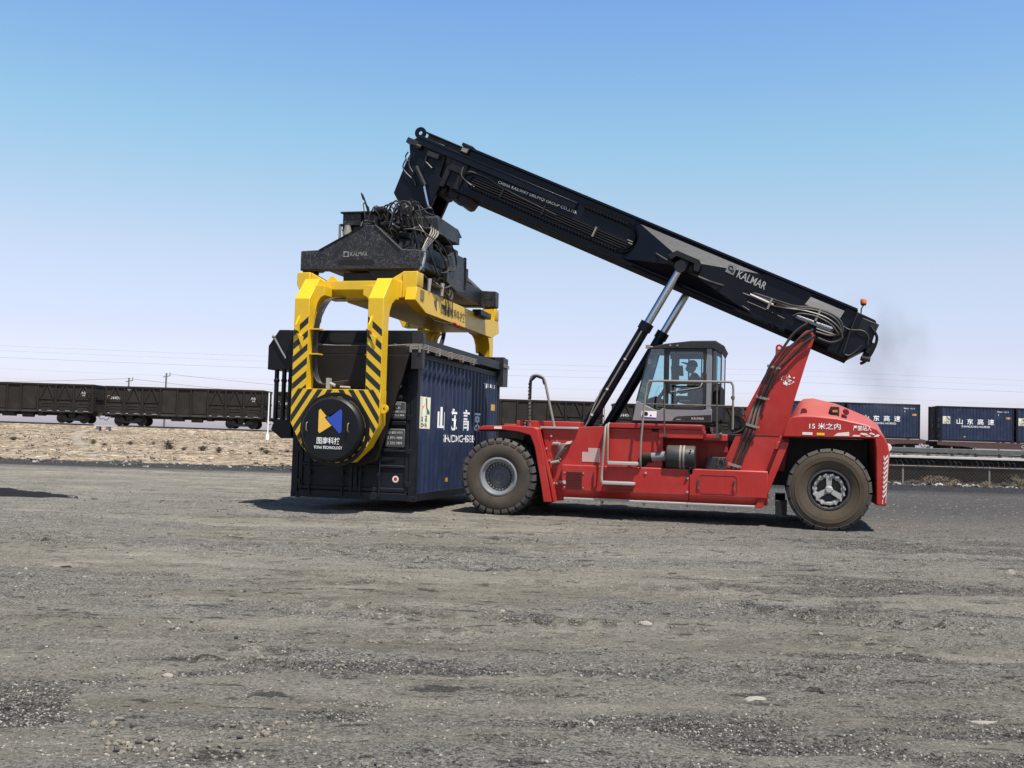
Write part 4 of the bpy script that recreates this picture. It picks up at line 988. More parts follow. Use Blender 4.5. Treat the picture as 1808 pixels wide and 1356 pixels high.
    b.box(-0.24, 0.14, YA - 0.07, YB + 0.07, -0.60, -0.36); b.box(-0.30, -0.18, YA - 0.05, YB + 0.05, -1.0, -0.30); b.box(0.02, 0.16, YA - 0.05, YB + 0.05, -0.98, -0.30)
    for s0, d in ((-0.30, 1.14), (0.02, 1.10), (0.28, 1.13)): b.prism([(s0 - 0.12, -0.95), (s0 + 0.16, -0.95), (s0 + 0.12, -d), (s0 + 0.05, -d - 0.05), (s0 - 0.03, -d - 0.05), (s0 - 0.09, -d)], 'xz', YA + 0.1, YB - 0.1)
    b.build('wear_collar', BLK, bm_, bevel=0.012)
    b = MB(BT); b.box(-0.20, 0.06, YA - 0.04, YA + 0.3, -0.01, 0.06); b.box(-0.17, 0.02, YA - 0.065, YA - 0.02, -0.15, -0.03); b.build('top_wear_box', BLK, bm_, bevel=0.01)
    b = MB(BT); b.box(-0.145, -0.005, YA - 0.075, YA - 0.064, -0.13, -0.05); b.build('plate', PIPE, bm_)
    # lettering
    lettering('CHINA RAILWAY URUMQI GROUP CO.,LTD.', 1.87, 0.072, BP(0.905, YA - 0.006, -0.470), (DX, 0, -DZ + 0.028), (DZ - 0.03, 0, DX), WHT, bm_, bold=0.012)
    KR = BP(1.35, 0.31, 0) - BP(0, 0, 0); KY = lambda s_: 20.85 + (s_ - 5.60) / 1.35 * 0.31 - 0.008
    lettering('KALMAR', 0.62, 0.155, BP(6.36, KY(6.36), -0.345), KR, (DZ, 0, DX), SILV, bm_, bold=0.02)
    e = [[(6.11, -0.31), (6.285, -0.31), (6.285, -0.135), (6.11, -0.135)]]
    e = [[(0, 0), (0.18, 0), (0.18, 0.18), (0, 0.18)]]
    em = decal(poly_bm(e), 'emblem', RIM, bm_, BP(6.12, KY(6.12), -0.335), KR, (DZ, 0, DX))
    def arc(cx, cz, r0, r1, a0, a1, n=10):
        return [[(cx + r * math.cos(a), cz + r * math.sin(a)) for r, a in ((r0, t0), (r1, t0), (r1, t1), (r0, t1))] for t0, t1 in [(math.radians(a0 + (a1 - a0) * i / n), math.radians(a0 + (a1 - a0) * (i + 1) / n)) for i in range(n)]]
    decal(poly_bm(arc(0.075, 0.105, 0.03, 0.052, 20, 330) + arc(0.125, 0.065, 0.012, 0.032, -180, 120)), 'emblem_rings', NAVY, em, BP(6.12, KY(6.12) - 0.004, -0.335), KR, (DZ, 0, DX))
    # foot end: plates, hoses
    b = MB(BT); b.box(8.90, 9.24, YA - 0.02, YB + 0.02, -0.45, -0.10); b.box(8.74, 8.77, YA - 0.03, YB + 0.03, -0.93, 0.0); b.box(9.22, 9.32, YA + 0.1, YB - 0.1, -0.80, -0.45); b.build('tail_plate', BLK, bm_, bevel=0.015)
    b = MB(BT); b.tube(smooth_path([(9.1, YA - 0.04, -0.2), (9.30, YA - 0.03, -0.35), (9.34, YA, -0.62), (9.30, YA, -0.85), (9.24, YA + .05, -0.93)]), 0.03, 6); b.cyl((9.20, YA - 0.05, -0.84), (9.36, YA - 0.02, -0.80), 0.05, n=10); b.cyl((9.26, YA - 0.04, -0.70), (9.26, YA - 0.04, -0.60), 0.045, n=10); b.build('tail_fitting', BLK, bm_)
    # amber beacon on its stalk
    p = BP(8.86, 21.28, 0.0)
    b = MB(); b.tube([p + Vector((-0.04, 0, -0.30)), p + Vector((-0.02, 0, 0.08)), p + Vector((0.02, 0, 0.15))], 0.014, 6); q = p + Vector((0.02, 0, 0.15)); b.cyl(q, q + Vector((0, 0, 0.03)), 0.05, n=16)
    bc = b.build('warning_beacon', RUB, RS)
    b = MB(); b.lathe([(0.0001, 0.03), (0.058, 0.03), (0.062, 0.05), (0.062, 0.10), (0.05, 0.125), (0.0001, 0.13)], q, ZP, 24); b.build('beacon_lens', ORNG, bc)
    # inner boom section
    b = MB(BT); b.box(-1.05, -0.18, YA + 0.08, YB - 0.08, -0.90, -0.05); b.box(-1.12, -0.18, YA + 0.05, YB - 0.05, -0.05, -0.015); b.build('inner_boom', BLK, RS, bevel=0.01)
    # goose-neck head
    b = MB()
    P = [(-7.60, 8.08), (-7.78, 7.98), (-7.86, 7.86), (-7.84, 7.66), (-7.90, 7.56), (-8.19, 6.82), (-8.03, 6.54), (-7.78, 6.42), (-7.36, 6.42), (-7.21, 6.77), (-7.06, 7.02), (-7.15, 7.16), (-7.02, 7.55), (-7.05, 7.83)]
    b.prism(P, 'xz', YA - 0.02, YA + 0.10); b.prism(P, 'xz', YB - 0.10, YB + 0.02)
    b.prism([(-7.55, 8.0), (-7.8, 7.8), (-8.10, 6.85), (-7.95, 6.65), (-7.5, 6.7), (-7.2, 7.2), (-7.1, 7.8)], 'xz', YA + 0.10, YB - 0.10)
    h = b.build('boom_head', NAVY, RS, bevel=0.012)
    b = MB(); b.ring([(-7.62 + 0.13 * math.cos(a), 8.135 + 0.13 * math.sin(a)) for a in [2 * math.pi * i / 24 for i in range(24)]], circ(-7.62, 8.135, 0.045, 24), 'xz', YA, YA + 0.04); b.build('lifting_eye', NAVY, h)
    b = MB(); b.hexa([(-7.93, YA - 0.06, 7.93), (-7.60, YA - 0.06, 7.80), (-7.60, YA + 0.2, 7.80), (-7.93, YA + 0.2, 7.93), (-7.88, YA - 0.06, 8.04), (-7.62, YA - 0.06, 7.92), (-7.62, YA + 0.2, 7.92), (-7.88, YA + 0.2, 8.04)]); b.cyl((-7.66, YA - 0.1, 7.82), (-7.56, YA - 0.1, 7.78), 0.045, n=10); b.build('lamp_bracket', DRKG, h)
    b = MB(); b.hexa([(-7.42, YA - 0.12, 7.60), (-7.16, YA - 0.12, 7.50), (-7.16, YA - 0.02, 7.50), (-7.42, YA - 0.02, 7.60), (-7.39, YA - 0.12, 7.70), (-7.13, YA - 0.12, 7.60), (-7.13, YA - 0.02, 7.60), (-7.39, YA - 0.02, 7.70)]); b.build('work_lamp', DRKG, h)
    b = MB(); b.cyl((-7.66, YA - 0.10, 7.35), (-7.45, YA - 0.10, 6.93), 0.062, n=16); d = b.build('damping_cylinder', BLK, h, smooth=40)
    b = MB(); b.cyl((-7.46, YA - 0.10, 6.95), (-7.335, YA - 0.10, 6.46), 0.030, n=12); b.build('rod', CHR, d, smooth=40)
    b = MB(); b.sphere((-7.335, YA - 0.10, 6.43), 0.07); b.build('rod_eye', BLK, d)
    for ln in ([(-7.90, 7.55), (-7.97, 7.40), (-7.93, 7.28), (-7.80, 7.15), (-7.70, 7.05), (-7.66, 6.95)], [(-7.82, 7.60), (-7.83, 7.42), (-7.76, 7.28), (-7.70, 7.20)], [(-7.40, 7.62), (-7.46, 7.50), (-7.38, 7.40), (-7.30, 7.32)], [(-7.86, 7.7), (-7.92, 7.6), (-7.86, 7.5)]):
        b = MB(); b.tube(smooth_path([(x, YA - 0.07, z) for x, z in ln]), 0.016, 6); b.build('hydraulic_hose', HOSE, h)
boom()

def lift_cylinder(y, dx=0.0):
    a, c = Vector((-4.0 + dx, y, 1.25)), Vector((-1.86 + dx, y, 5.02)); u = (c - a).normalized()
    b = MB(); e = a + u * 3.02
    b.cyl(a - u * 0.10, e, 0.115, n=28); b.cyl(e - u * 0.14, e + u * 0.03, 0.140, n=28); b.cyl(Vector((-3.98, y - 0.2, 1.28)), Vector((-3.98, y + 0.2, 1.28)), 0.10)
    b.cyl(a + u * 0.02, a + u * 0.22, 0.13, n=28)
    lc = b.build('lift_cylinder', NAVY, RS, smooth=40)
    b = MB(); b.cyl(e, c - u * 0.03, 0.082, n=28); b.build('rod', CHR, lc, smooth=40)
    b = MB(); b.cyl((c.x, y - 0.12, c.z), (c.x, y + 0.12, c.z), 0.12, n=20); b.build('rod_eye', BLK, lc)
    s_ = -1 if y < 21.6 else 1
    b = MB(); sd = Vector((0, s_ * 0.13, 0))
    b.tube([a + u * 0.4 + sd, a + u * 1.2 + sd, a + u * 2.85 + sd * 1.1], 0.018, 6)
    for k in (0.9, 1.5, 2.2): b.tube([a + u * k + sd * 0.95 - u * 0.02, a + u * k + sd * 1.2, ], 0.03, 6)
    b.tube(smooth_path([a + u * 1.5 + Vector((-0.12, s_ * 0.07, 0)), a + u * 1.35 + Vector((-0.10, s_ * 0.1, 0)), a + u * 1.0 + Vector((-0.05, s_ * 0.14, 0)), a + u * 0.75 + sd]), 0.014, 6)
    b.build('oil_pipe', PIPE, lc)
    if s_ < 0:
        b = MB(); b.cyl((-3.79, y - 0.120, 1.63), (-3.79, y - 0.10, 1.63), 0.045, n=12); b.build('yellow_reflector', YELR, lc)
    b = MB(); b.prism([(-4.25, 1.02), (-3.70, 1.02), (-3.80, 1.40), (-3.98, 1.46), (-4.14, 1.38)], 'xz', y - 0.26, y - 0.18); b.prism([(-4.25, 1.02), (-3.70, 1.02), (-3.80, 1.40), (-3.98, 1.46), (-4.14, 1.38)], 'xz', y + 0.18, y + 0.26); b.build('cylinder_bracket', REDD, RS)
lift_cylinder(20.70); lift_cylinder(22.50, 0.13)

# ---------------------------------------------------------------- cab
def cab():
    ya, yb = 20.60, 22.20
    c = thing('cab', (-1.9, 21.4, 1.9), parent=RS)
    b = MB()
    b.prism([(-2.745, 1.94), (-2.67, 2.34), (-2.42, 2.215), (-2.28, 2.155), (-2.20, 2.16), (-2.145, 2.20), (-2.11, 2.185), (-1.32, 2.185), (-1.19, 2.20), (-1.19, 1.94)], 'xz', ya, ya + 0.06)
    b.prism([(-2.745, 1.94), (-2.67, 2.34), (-2.42, 2.215), (-2.28, 2.155), (-1.19, 2.20), (-1.19, 1.94)], 'xz', yb - 0.06, yb)
    b.prism([(-2.75, 1.94), (-2.68, 2.33), (-2.64, 2.33), (-2.70, 1.94)], 'xz', ya + 0.06, yb - 0.06)
    b.box(-1.25, -1.19, ya + 0.06, yb - 0.06, 1.94, 2.20)
    for y in (ya, yb - 0.08): b.box(-1.31, -1.205, y, y + 0.08, 2.19, 3.40)
    b.build('body_shell', GRYC, c, bevel=0.008)
    b = MB(); b.box(-2.70, -1.2, ya + 0.06, yb - 0.06, 1.945, 2.0); b.build('cab_floor', DRKG, c)
    b = MB(); b.box(-2.74, -1.15, ya + 0.02, yb - 0.02, 1.875, 1.938); b.build('cab_base', RUB, c)
    b = MB()
    b.prism([(-2.41, 3.40), (-2.13, 3.475), (-1.62, 3.535), (-1.14, 3.545), (-0.965, 3.435), (-1.035, 3.28), (-1.20, 3.385), (-2.39, 3.375)], 'xz', ya - 0.04, yb + 0.04)
    rf = b.build('roof', DRKG, c, bevel=0.012)
    b = MB(); b.cyl((-2.36, ya + 0.02, 3.40), (-2.44, ya - 0.06, 3.41), 0.02, n=10); b.box(-2.50, -2.43, ya - 0.12, ya - 0.05, 3.37, 3.44)
    for x in (-2.02, -1.88): b.cyl((x, ya - 0.035, 3.44), (x, ya - 0.06, 3.44), 0.022, n=8)
    b.build('roof_lamp', PIPE, rf)
    # pillars and door frames, both flanks
    for y0, y1 in ((ya + 0.003, ya + 0.05), (yb - 0.05, yb - 0.003)):
        b = MB()
        b.prism([(-2.145, 2.19), (-2.11, 2.19), (-2.10, 3.40), (-2.145, 3.40)], 'xz', y0, y1)
        b.build('pillar', DRKG, c); b = MB()
        b.prism([(-2.69, 2.32), (-2.665, 2.335), (-2.395, 3.40), (-2.425, 3.40)], 'xz', y0, y1)
        b.build('pillar', DRKG, c); b = MB()
        b.box(-1.20, -1.185, y0, y1, 2.2, 3.38); b.box(-1.04, -1.015, y0, y1, 2.0, 3.30)
        b.box(-1.19, -1.03, y0, y1, 2.66, 2.70)
        b.box(-1.185, -1.04, y0, y1, 1.96, 2.30)
        b.build('pillar', DRKG, c)
    for y0, y1, nm in ((ya - 0.006, ya + 0.03, 1), (yb - 0.03, yb + 0.006, 0)):
        b = MB()
        n = 20
        b.ring(rrect(-2.105, -1.315, 2.19, 3.37, 0.07), rrect(-2.04, -1.375, 2.235, 3.325, 0.05), 'xz', y0, y1)
        b.box(-2.045, -1.37, y0 + .004, y1 - .004, 2.675, 2.73)
        if nm: b.prism([(-2.04, 2.50), (-2.00, 2.47), (-2.0, 2.70), (-2.04, 2.70)], 'xz', y0 + 0.003, y1)
        d = b.build('door', DRKG, c)
        b = MB(); b.prism(rrect(-2.04, -1.375, 2.235, 3.325, 0.05), 'xz', y0 + 0.014, y0 + 0.019); b.build('door_glass', GLASS, d)
        if nm:
            b = MB(); b.tube(smooth_path([(-1.99, y0 - 0.02, 2.515), (-1.95, y0 - 0.05, 2.525), (-1.50, y0 - 0.05, 2.60), (-1.42, y0 - 0.05, 2.63), (-1.395, y0 - 0.03, 2.68), (-1.39, y0, 2.70)]), 0.012, 6); b.build('grab_handle', PIPE, d)
            b = MB(); b.prism([(-2.075 + 0.05 * math.cos(2 * math.pi * i / 20), 2.60 + 0.11 * math.sin(2 * math.pi * i / 20)) for i in range(20)], 'xz', y0 - 0.008, y0 + 0.01); b.build('speaker_panel', RUB, d)
            b = MB(); b.box(-1.83, -1.62, ya + 0.10, ya + 0.13, 2.345, 2.365); b.build('inner_latch', SILV, d)
    for y in (ya + 0.02, yb - 0.025):
        b = MB(); b.prism([(-2.665, 2.345), (-2.40, 3.39), (-2.14, 3.39), (-2.14, 2.20), (-2.28, 2.17), (-2.42, 2.225)], 'xz', y, y + 0.005); b.build('side_window', GLASS, c)
        b = MB(); b.box(-1.185, -1.04, y, y + 0.005, 2.70, 3.34); b.build('quarter_window', GLASS, c)
    b = MB(); b.hexa([(-2.68, ya + 0.05, 2.335), (-2.675, ya + 0.05, 2.335), (-2.675, yb - 0.05, 2.335), (-2.68, yb - 0.05, 2.335), (-2.415, ya + 0.05, 3.39), (-2.41, ya + 0.05, 3.39), (-2.41, yb - 0.05, 3.39), (-2.415, yb - 0.05, 3.39)]); b.build('windscreen', GLASS, c)
    b = MB(); b.box(-1.03, -1.025, ya + 0.05, yb - 0.05, 2.3, 3.30); b.build('rear_window', GLASS, c)
    # fittings inside
    b = MB(); b.prism([(-1.55, 2.25), (-1.45, 2.95), (-1.36, 2.95), (-1.30, 2.25)], 'xz', 21.15, 21.60); b.box(-1.98, -1.35, 21.10, 21.65, 2.20, 2.30); b.box(-1.80, -1.45, 21.2, 21.55, 1.99, 2.20); b.build('seat', RUB, c, bevel=0.02)
    b = MB(); b.prism([(-2.62, 2.02), (-2.52, 2.38), (-2.33, 2.45), (-2.16, 2.36), (-2.14, 2.02)], 'xz', 20.95, 21.85); b.build('dashboard', RUB, c, bevel=0.02)
    b = MB(); b.tube([(-2.22 + 0.17 * 0.45 * math.cos(a) * 1.1, 21.35 + 0.17 * math.sin(a), 2.56 + 0.15 * math.cos(a)) for a in [2 * math.pi * i / 24 for i in range(24)]], 0.016, 6, closed=True); b.tube([(-2.22, 21.35, 2.56), (-2.33, 21.35, 2.42)], 0.03, 8); b.build('steering_wheel', RUB, c)
    b = MB(); b.hexa([(-2.05, 21.17, 2.88), (-1.81, 21.17, 2.875), (-1.80, 21.21, 2.88), (-2.04, 21.21, 2.885), (-2.065, 21.17, 3.08), (-1.83, 21.17, 3.09), (-1.82, 21.21, 3.09), (-2.055, 21.21, 3.08)]); b.box(-2.0, -1.90, 21.2, 21.3, 2.70, 3.40); b.build('monitor', RUB, c, bevel=0.006)
    b = MB(); b.box(-2.15, -1.25, 21.9, 21.94, 3.28, 3.39); b.box(-1.79, -1.76, 22.1, 22.13, 2.2, 3.3); b.box(-1.52, -1.495, 22.1, 22.13, 2.2, 3.3); b.build('headliner', RUB, c)
    b = MB(); b.box(-1.20, -1.02, 20.72, 22.1, 1.96, 2.66); b.build('rear_equipment', RUB, c, bevel=0.02)
    b = MB()
    for i in range(4): b.box(-1.17 + 0.03 * i, -1.15 + 0.03 * i, 20.66, 20.72, 2.55 + 0.02 * (i % 2), 2.68)
    b.build('wiring', PIPE, c)
    # sticker, dark belt and small lettering on the grey side
    y = ya - 0.002
    st = decal(poly_bm([[(-2.575, 2.005), (-2.27, 1.99), (-2.265, 2.135), (-2.56, 2.135)]]), 'sticker', WHT, c, (0, y, 0), XP, ZP)
    decal(poly_bm([[(-2.575, 2.003), (-2.27, 1.988), (-2.27, 2.006), (-2.573, 2.02)], [(-2.55, 2.04), (-2.51, 2.04), (-2.51, 2.11), (-2.55, 2.11)], [(-2.40, 2.03), (-2.36, 2.03), (-2.36, 2.06), (-2.40, 2.06)]]), 'sticker_print', BLUL, st, (0, y - 0.001, 0), XP, ZP)
    decal(poly_bm([[(-2.475 + 0.04 * math.cos(t), 2.075 + 0.045 * math.sin(t)) for t in [2 * math.pi * i / 14 for i in range(14)]]]), 'sticker_print', RUB, st, (0, y - 0.001, 0), XP, ZP)
    bl = decal(poly_bm([[(-1.96, 1.95), (-1.20, 1.95), (-1.20, 2.085), (-1.86, 2.04), (-1.92, 2.01)]]), 'belt', DRKG, c, (0, y, 0), XP, ZP)
    lettering('KALMAR', 0.24, 0.045, (-1.58, y - 0.002, 1.985), XP, ZP, WHTW, bl); lettering('DRG', 0.08, 0.02, (-1.87, y - 0.002, 1.972), XP, ZP, WHTW, bl)
cab()

def platform_rail():
    b = MB()
    P = lambda pts, r: b.tube(smooth_path(pts), r, 8)
    P([(-2.46, 19.92, 1.0), (-2.46, 19.75, 1.10), (-2.455, 19.72, 1.5), (-2.41, 19.74, 2.2), (-2.375, 19.75, 2.55), (-2.33, 19.75, 2.65), (-2.24, 19.75, 2.685), (-1.5, 19.75, 2.685), (-0.86, 19.75, 2.685), (-0.78, 19.75, 2.65), (-0.755, 19.75, 2.56), (-0.755, 19.75, 2.2), (-0.755, 19.78, 1.80)], 0.021)
    b.build('handrail', PIPE, RS)
    b = MB()
    b.tube([(-2.04, 19.76, 2.68), (-2.02, 19.76, 1.66)], 0.016, 8); b.tube([(-1.055, 19.76, 2.68), (-1.045, 19.76, 1.66)], 0.016, 8)
    b.tube([(-2.36, 19.76, 2.24), (-0.76, 19.76, 2.235)], 0.013, 8); b.box(-2.06, -1.98, 19.74, 19.92, 1.63, 1.68); b.box(-1.09, -1.0, 19.74, 19.97, 1.63, 1.68)
    for x in (-2.42, ):
        for z in (1.65, 1.8, 2.0): b.tube([(x - 0.03 + (z - 1.65) * 0.06, 19.74, z), (x - 0.03 + (z - 1.65) * 0.06, 19.74, z + 0.03)], 0.028, 8)
    b.tube([(-0.76, 19.75, 2.42), (-0.76, 19.75, 2.36)], 0.035, 8)
    b.build('rail_post', RAILB, RS)
platform_rail()

# driver seated in the cab, seen from the side, facing the load
def skin_figure(name, verts, edges, radii, mat, parent=None, sub=2, label=None):
    me = bpy.data.meshes.new(name); o0 = root_loc(parent)
    me.from_pydata([Vector(v) - o0 for v in verts], edges, []); o = bpy.data.objects.new(name, me); COL.objects.link(o)
    if parent is not None: o.parent = parent
    me.materials.append(mat)
    md = o.modifiers.new('skin', 'SKIN'); md.use_smooth_shade = True
    for i, r in enumerate(radii): me.skin_vertices[0].data[i].radius = (r, r) if isinstance(r, (int, float)) else r
    me.skin_vertices[0].data[0].use_root = True
    s_ = o.modifiers.new('sub', 'SUBSURF'); s_.levels = sub; s_.render_levels = sub
    return o
def driver():
    y = 21.37
    pr = thing('person', (-1.55, y, 2.3), 'driver in dark jacket and peaked cap sitting in the cab facing the load', 'person')
    V = [(-1.58, y, 2.40), (-1.56, y, 2.55), (-1.56, y, 2.72), (-1.585, y, 2.88), (-1.635, y, 2.97),
         (-1.575, y - 0.19, 2.84), (-1.70, y - 0.24, 2.62), (-1.93, y - 0.20, 2.55), (-1.575, y + 0.19, 2.84), (-1.70, y + 0.24, 2.62), (-1.93, y + 0.20, 2.55),
         (-1.62, y - 0.10, 2.38), (-1.99, y - 0.12, 2.42), (-2.03, y - 0.12, 2.02), (-1.62, y + 0.10, 2.38), (-1.99, y + 0.12, 2.42), (-2.03, y + 0.12, 2.02)]
    E_ = [(0, 1), (1, 2), (2, 3), (3, 4), (3, 5), (5, 6), (6, 7), (3, 8), (8, 9), (9, 10), (0, 11), (11, 12), (12, 13), (0, 14), (14, 15), (15, 16)]
    R_ = [0.15, 0.15, 0.17, 0.135, 0.075, 0.075, 0.06, 0.04, 0.075, 0.06, 0.04, 0.10, 0.075, 0.05, 0.10, 0.075, 0.05]
    skin_figure('body', V, E_, R_, CLOTH, pr)
    b = MB()
    bm = bmesh.new(); bmesh.ops.create_uvsphere(bm, u_segments=20, v_segments=14, radius=1)
    hv = []
    for q in bm.verts:
        x, yy, z = q.co; X_ = x * 0.098; Z_ = z * 0.125; Y_ = yy * 0.078
        if x < 0 and z < 0.1: X_ -= 0.012 * (1 - abs(z + 0.2))            # face forward, jaw
        if z < -0.45: X_ *= 0.86; Y_ *= 0.80
        if z < -0.3 and x < -0.3: X_ -= 0.012
        hv.append((-1.665 + X_, y + Y_, 3.065 + Z_))
    b.add(hv, [tuple(v.index for v in f.verts) for f in bm.faces]); bm.free()
    b.add([(-1.755, y - 0.012, 3.075), (-1.755, y + 0.012, 3.075), (-1.795, y, 3.03), (-1.755, y - 0.018, 3.02), (-1.755, y + 0.018, 3.02)], [(0, 2, 1), (0, 3, 2), (1, 2, 4), (2, 3, 4)])
    for s_ in (-1, 1): b.sphere((-1.655, y + s_ * 0.08, 3.06), 0.026, sc=(1, 0.5, 1.3))
    hd = b.build('head', SKIN, pr, smooth=60)
    b = MB()
    for s_ in (-1, 1): b.sphere((-1.752, y + s_ * 0.032, 3.085), 0.012)
    b.build('eye', RUB, hd)
    b = MB(); b.tube([(-1.762, y - 0.025, 2.995), (-1.768, y, 2.993), (-1.762, y + 0.025, 2.995)], 0.005, 4); b.build('mouth', flat('lips', (0.25, 0.09, 0.08)), hd)
    b = MB(); bm = bmesh.new(); bmesh.ops.create_uvsphere(bm, u_segments=20, v_segments=12, radius=1)
    b.add([(-1.645 + v.co.x * 0.112, y + v.co.y * 0.088, 3.105 + max(v.co.z, -0.25) * 0.115) for v in bm.verts], [tuple(v.index for v in f.verts) for f in bm.faces]); bm.free()
    b.prism([(-1.735, 3.155), (-1.865, 3.175), (-1.862, 3.158), (-1.74, 3.115)], 'xz', y - 0.065, y + 0.065)
    b.build('cap', CLOTH, hd, smooth=50)
    for s_ in (-1, 1):
        hx = thing('hand', (-1.93, y + s_ * 0.20, 2.55), parent=pr)
        b = MB(); b.sphere((-1.985, y + s_ * 0.19, 2.545), 0.045, sc=(1.0, 0.9, 0.45))
        b.build('palm', SKIN, hx, smooth=60)
        for k in range(4):
            yy = y + s_ * 0.19 + (k - 1.5) * 0.020; ln = (0.070, 0.080, 0.075, 0.058)[k]
            b = MB(); b.tube(smooth_path([(-2.02, yy, 2.552), (-2.02 - ln * 0.6, yy, 2.545), (-2.02 - ln, yy, 2.51)], 3), [0.0095] * 6 + [0.007], 6); b.build('finger', SKIN, hx, smooth=60)
        b = MB(); b.tube(smooth_path([(-1.975, y + s_ * 0.15, 2.55), (-2.02, y + s_ * 0.125, 2.54), (-2.045, y + s_ * 0.12, 2.52)], 3), 0.011, 6); b.build('thumb', SKIN, hx, smooth=60)
driver()

# ================================================================ SPREADER (black) under the boom head
XC, YC = -7.91, 21.65
def spreader():
    sp = thing('spreader', (XC, YC, 4.7), 'scratched black lifting spreader with trapezoid end beams and loose hoses under the boom head', 'spreader')
    for yy, s_ in ((18.70, 1), (24.60, -1)):
        O = [(-9.16, 4.71), (-9.16, 5.10), (-8.78, 5.115), (-8.15, 5.42), (-7.84, 5.59), (-7.60, 5.59), (-7.07, 5.11), (-6.66, 5.085), (-6.66, 4.70), (-7.03, 4.69), (-7.06, 4.71), (-7.67, 4.72), (-8.75, 4.73), (-8.80, 4.70)]
        b = MB(); y0, y1 = min(yy, yy + s_ * 0.30), max(yy, yy + s_ * 0.30)
        b.prism(O, 'xz', y0, y1)
        e = b.build('end_beam', BLKS, sp, bevel=0.015)
        b = MB(); b.prism(rrect(-8.34, -7.60, 4.81, 4.91, 0.05), 'xz', yy - 0.004, yy + 0.02) if s_ > 0 else b.box(-6.90, -6.69, 24.58, 24.62, 4.90, 5.06)
        b.build('slot', flat('slot_black', (0.004, 0.004, 0.005), 0.9), e)
        b = MB()
        b.tube([(-9.14, yy - 0.012 * s_, 4.735), (-6.68, yy - 0.012 * s_, 4.735)], 0.018, 6); b.tube([(-8.77, yy - 0.008 * s_, 5.11), (-7.84, yy - 0.008 * s_, 5.585)], 0.012, 6); b.tube([(-7.60, yy - 0.01, 5.585), (-7.07, yy - 0.01, 5.11)], 0.014, 6)
        if s_ > 0: b.box(-6.659, -6.65, 18.78, 18.84, 4.76, 4.82); b.box(-6.659, -6.65, 18.78, 18.84, 4.98, 5.04)
        b.build('edge_weld', BLK, e)
        if s_ > 0:
            em = [[(-8.25, 4.965), (-8.13, 4.965), (-8.13, 5.08), (-8.25, 5.08)]]
            em = decal(poly_bm(em), 'emblem', FADE, e, (0, yy - 0.003, 0), XP, ZP)
            decal(poly_bm([circ(-8.185, 5.02, 0.038, 14)]), 'emblem_ring', BLKS, em, (0, yy - 0.006, 0), XP, ZP)
            lettering('KALMAR', 0.36, 0.085, (-8.10, yy - 0.003, 4.98), XP, ZP, FADE, e, bold=0.04)
        # twist-lock housings under the four corners
        for x in (-9.0, -6.82):
            b = MB(); b.box(x - 0.12, x + 0.12, y0 + 0.04, y1 - 0.02, 4.66, 4.70); b.cyl((x, yy + s_ * 0.15, 4.66), (x, yy + s_ * 0.15, 4.55), 0.06, n=12); b.build('twist_lock', BLK, sp)
    # long beams, side plate and centre block
    b = MB()
    b.box(-8.70, -8.25, 19.0, 24.3, 4.74, 5.10); b.box(-7.50, -7.02, 19.0, 24.3, 4.74, 5.12)
    b.box(-8.25, -7.5, 20.0, 23.2, 4.70, 4.95)
    b.build('main_beam', BLK, sp, bevel=0.012)
    b = MB()
    b.prism([(20.35, 4.72), (20.35, 5.18), (20.75, 5.40), (21.62, 5.42), (21.66, 5.38), (21.66, 4.68), (21.1, 4.60)], 'yz', -6.72, -6.64); b.tube([(-6.63, 21.62, 4.72), (-6.63, 21.62, 5.36)], 0.02, 6); b.sphere((-6.66, 21.62, 5.40), 0.05)
    b.box(-7.02, -6.72, 20.4, 21.6, 4.72, 5.0); b.build('side_plate', BLKS, sp, bevel=0.01)
    b = MB()
    b.box(-8.6, -6.98, 20.1, 23.0, 5.10, 5.42); b.box(-7.02, -6.72, 18.9, 20.3, 4.80, 4.95)
    b.prism([(19.05, 4.95), (19.25, 5.52), (20.2, 5.62), (20.3, 4.9)], 'yz', -7.3, -6.92)
    b.build('centre_block', BLK, sp, bevel=0.015)
    b = MB(); b.box(-6.915, -6.90, 19.5, 20.05, 5.0, 5.3); b.box(-6.955, -6.935, 18.98, 19.05, 4.95, 5.5); b.build('valve_cover', NAVY, sp)
    b = MB(); b.box(-8.68, -6.72, 19.55, 21.0, 5.66, 5.70)
    b.prism([(19.9, 5.70), (19.9, 5.98), (20.0, 6.02), (21.4, 6.02), (21.5, 5.9), (21.5, 5.70)], 'yz', -7.4, -6.75); b.box(-6.86, -6.68, 19.8, 20.3, 5.62, 5.96)
    b.box(-8.62, -7.9, 19.3, 20.4, 5.72, 5.76); b.box(-8.6, -8.2, 19.4, 19.9, 5.56, 6.0); b.box(-8.64, -7.88, 19.35, 20.0, 5.985, 6.02); b.box(-8.15, -7.9, 19.42, 20.0, 5.70, 5.98)
    b.build('rotator_housing', BLKS, sp, bevel=0.012)
    b = MB(); b.cyl((-7.6, YC, 5.42), (-7.6, YC, 6.05), 0.62, n=40); b.cyl((-7.6, YC, 5.50), (-7.6, YC, 5.62), 0.74, n=40); b.build('slewing_ring', BLK, sp, smooth=40)
    b = MB()
    b.prism([(-8.05, 6.02), (-7.90, 6.45), (-7.72, 6.62), (-7.55, 6.55), (-7.30, 6.30), (-7.05, 6.22), (-6.95, 6.02)], 'xz', 20.85, 20.98); b.prism([(-8.05, 6.02), (-7.90, 6.45), (-7.72, 6.62), (-7.55, 6.55), (-7.30, 6.30), (-7.05, 6.22), (-6.95, 6.02)], 'xz', 22.2, 22.33)
    b.prism([(-7.85, 6.0), (-7.78, 6.5), (-7.45, 6.5), (-7.25, 6.0)], 'xz', 21.12, 22.08)
    b.cyl((-7.66, 20.82, 6.48), (-7.66, 22.36, 6.48), 0.075, n=16)
    b.build('pendulum_bracket', NAVY, sp, bevel=0.012)
    b = MB()
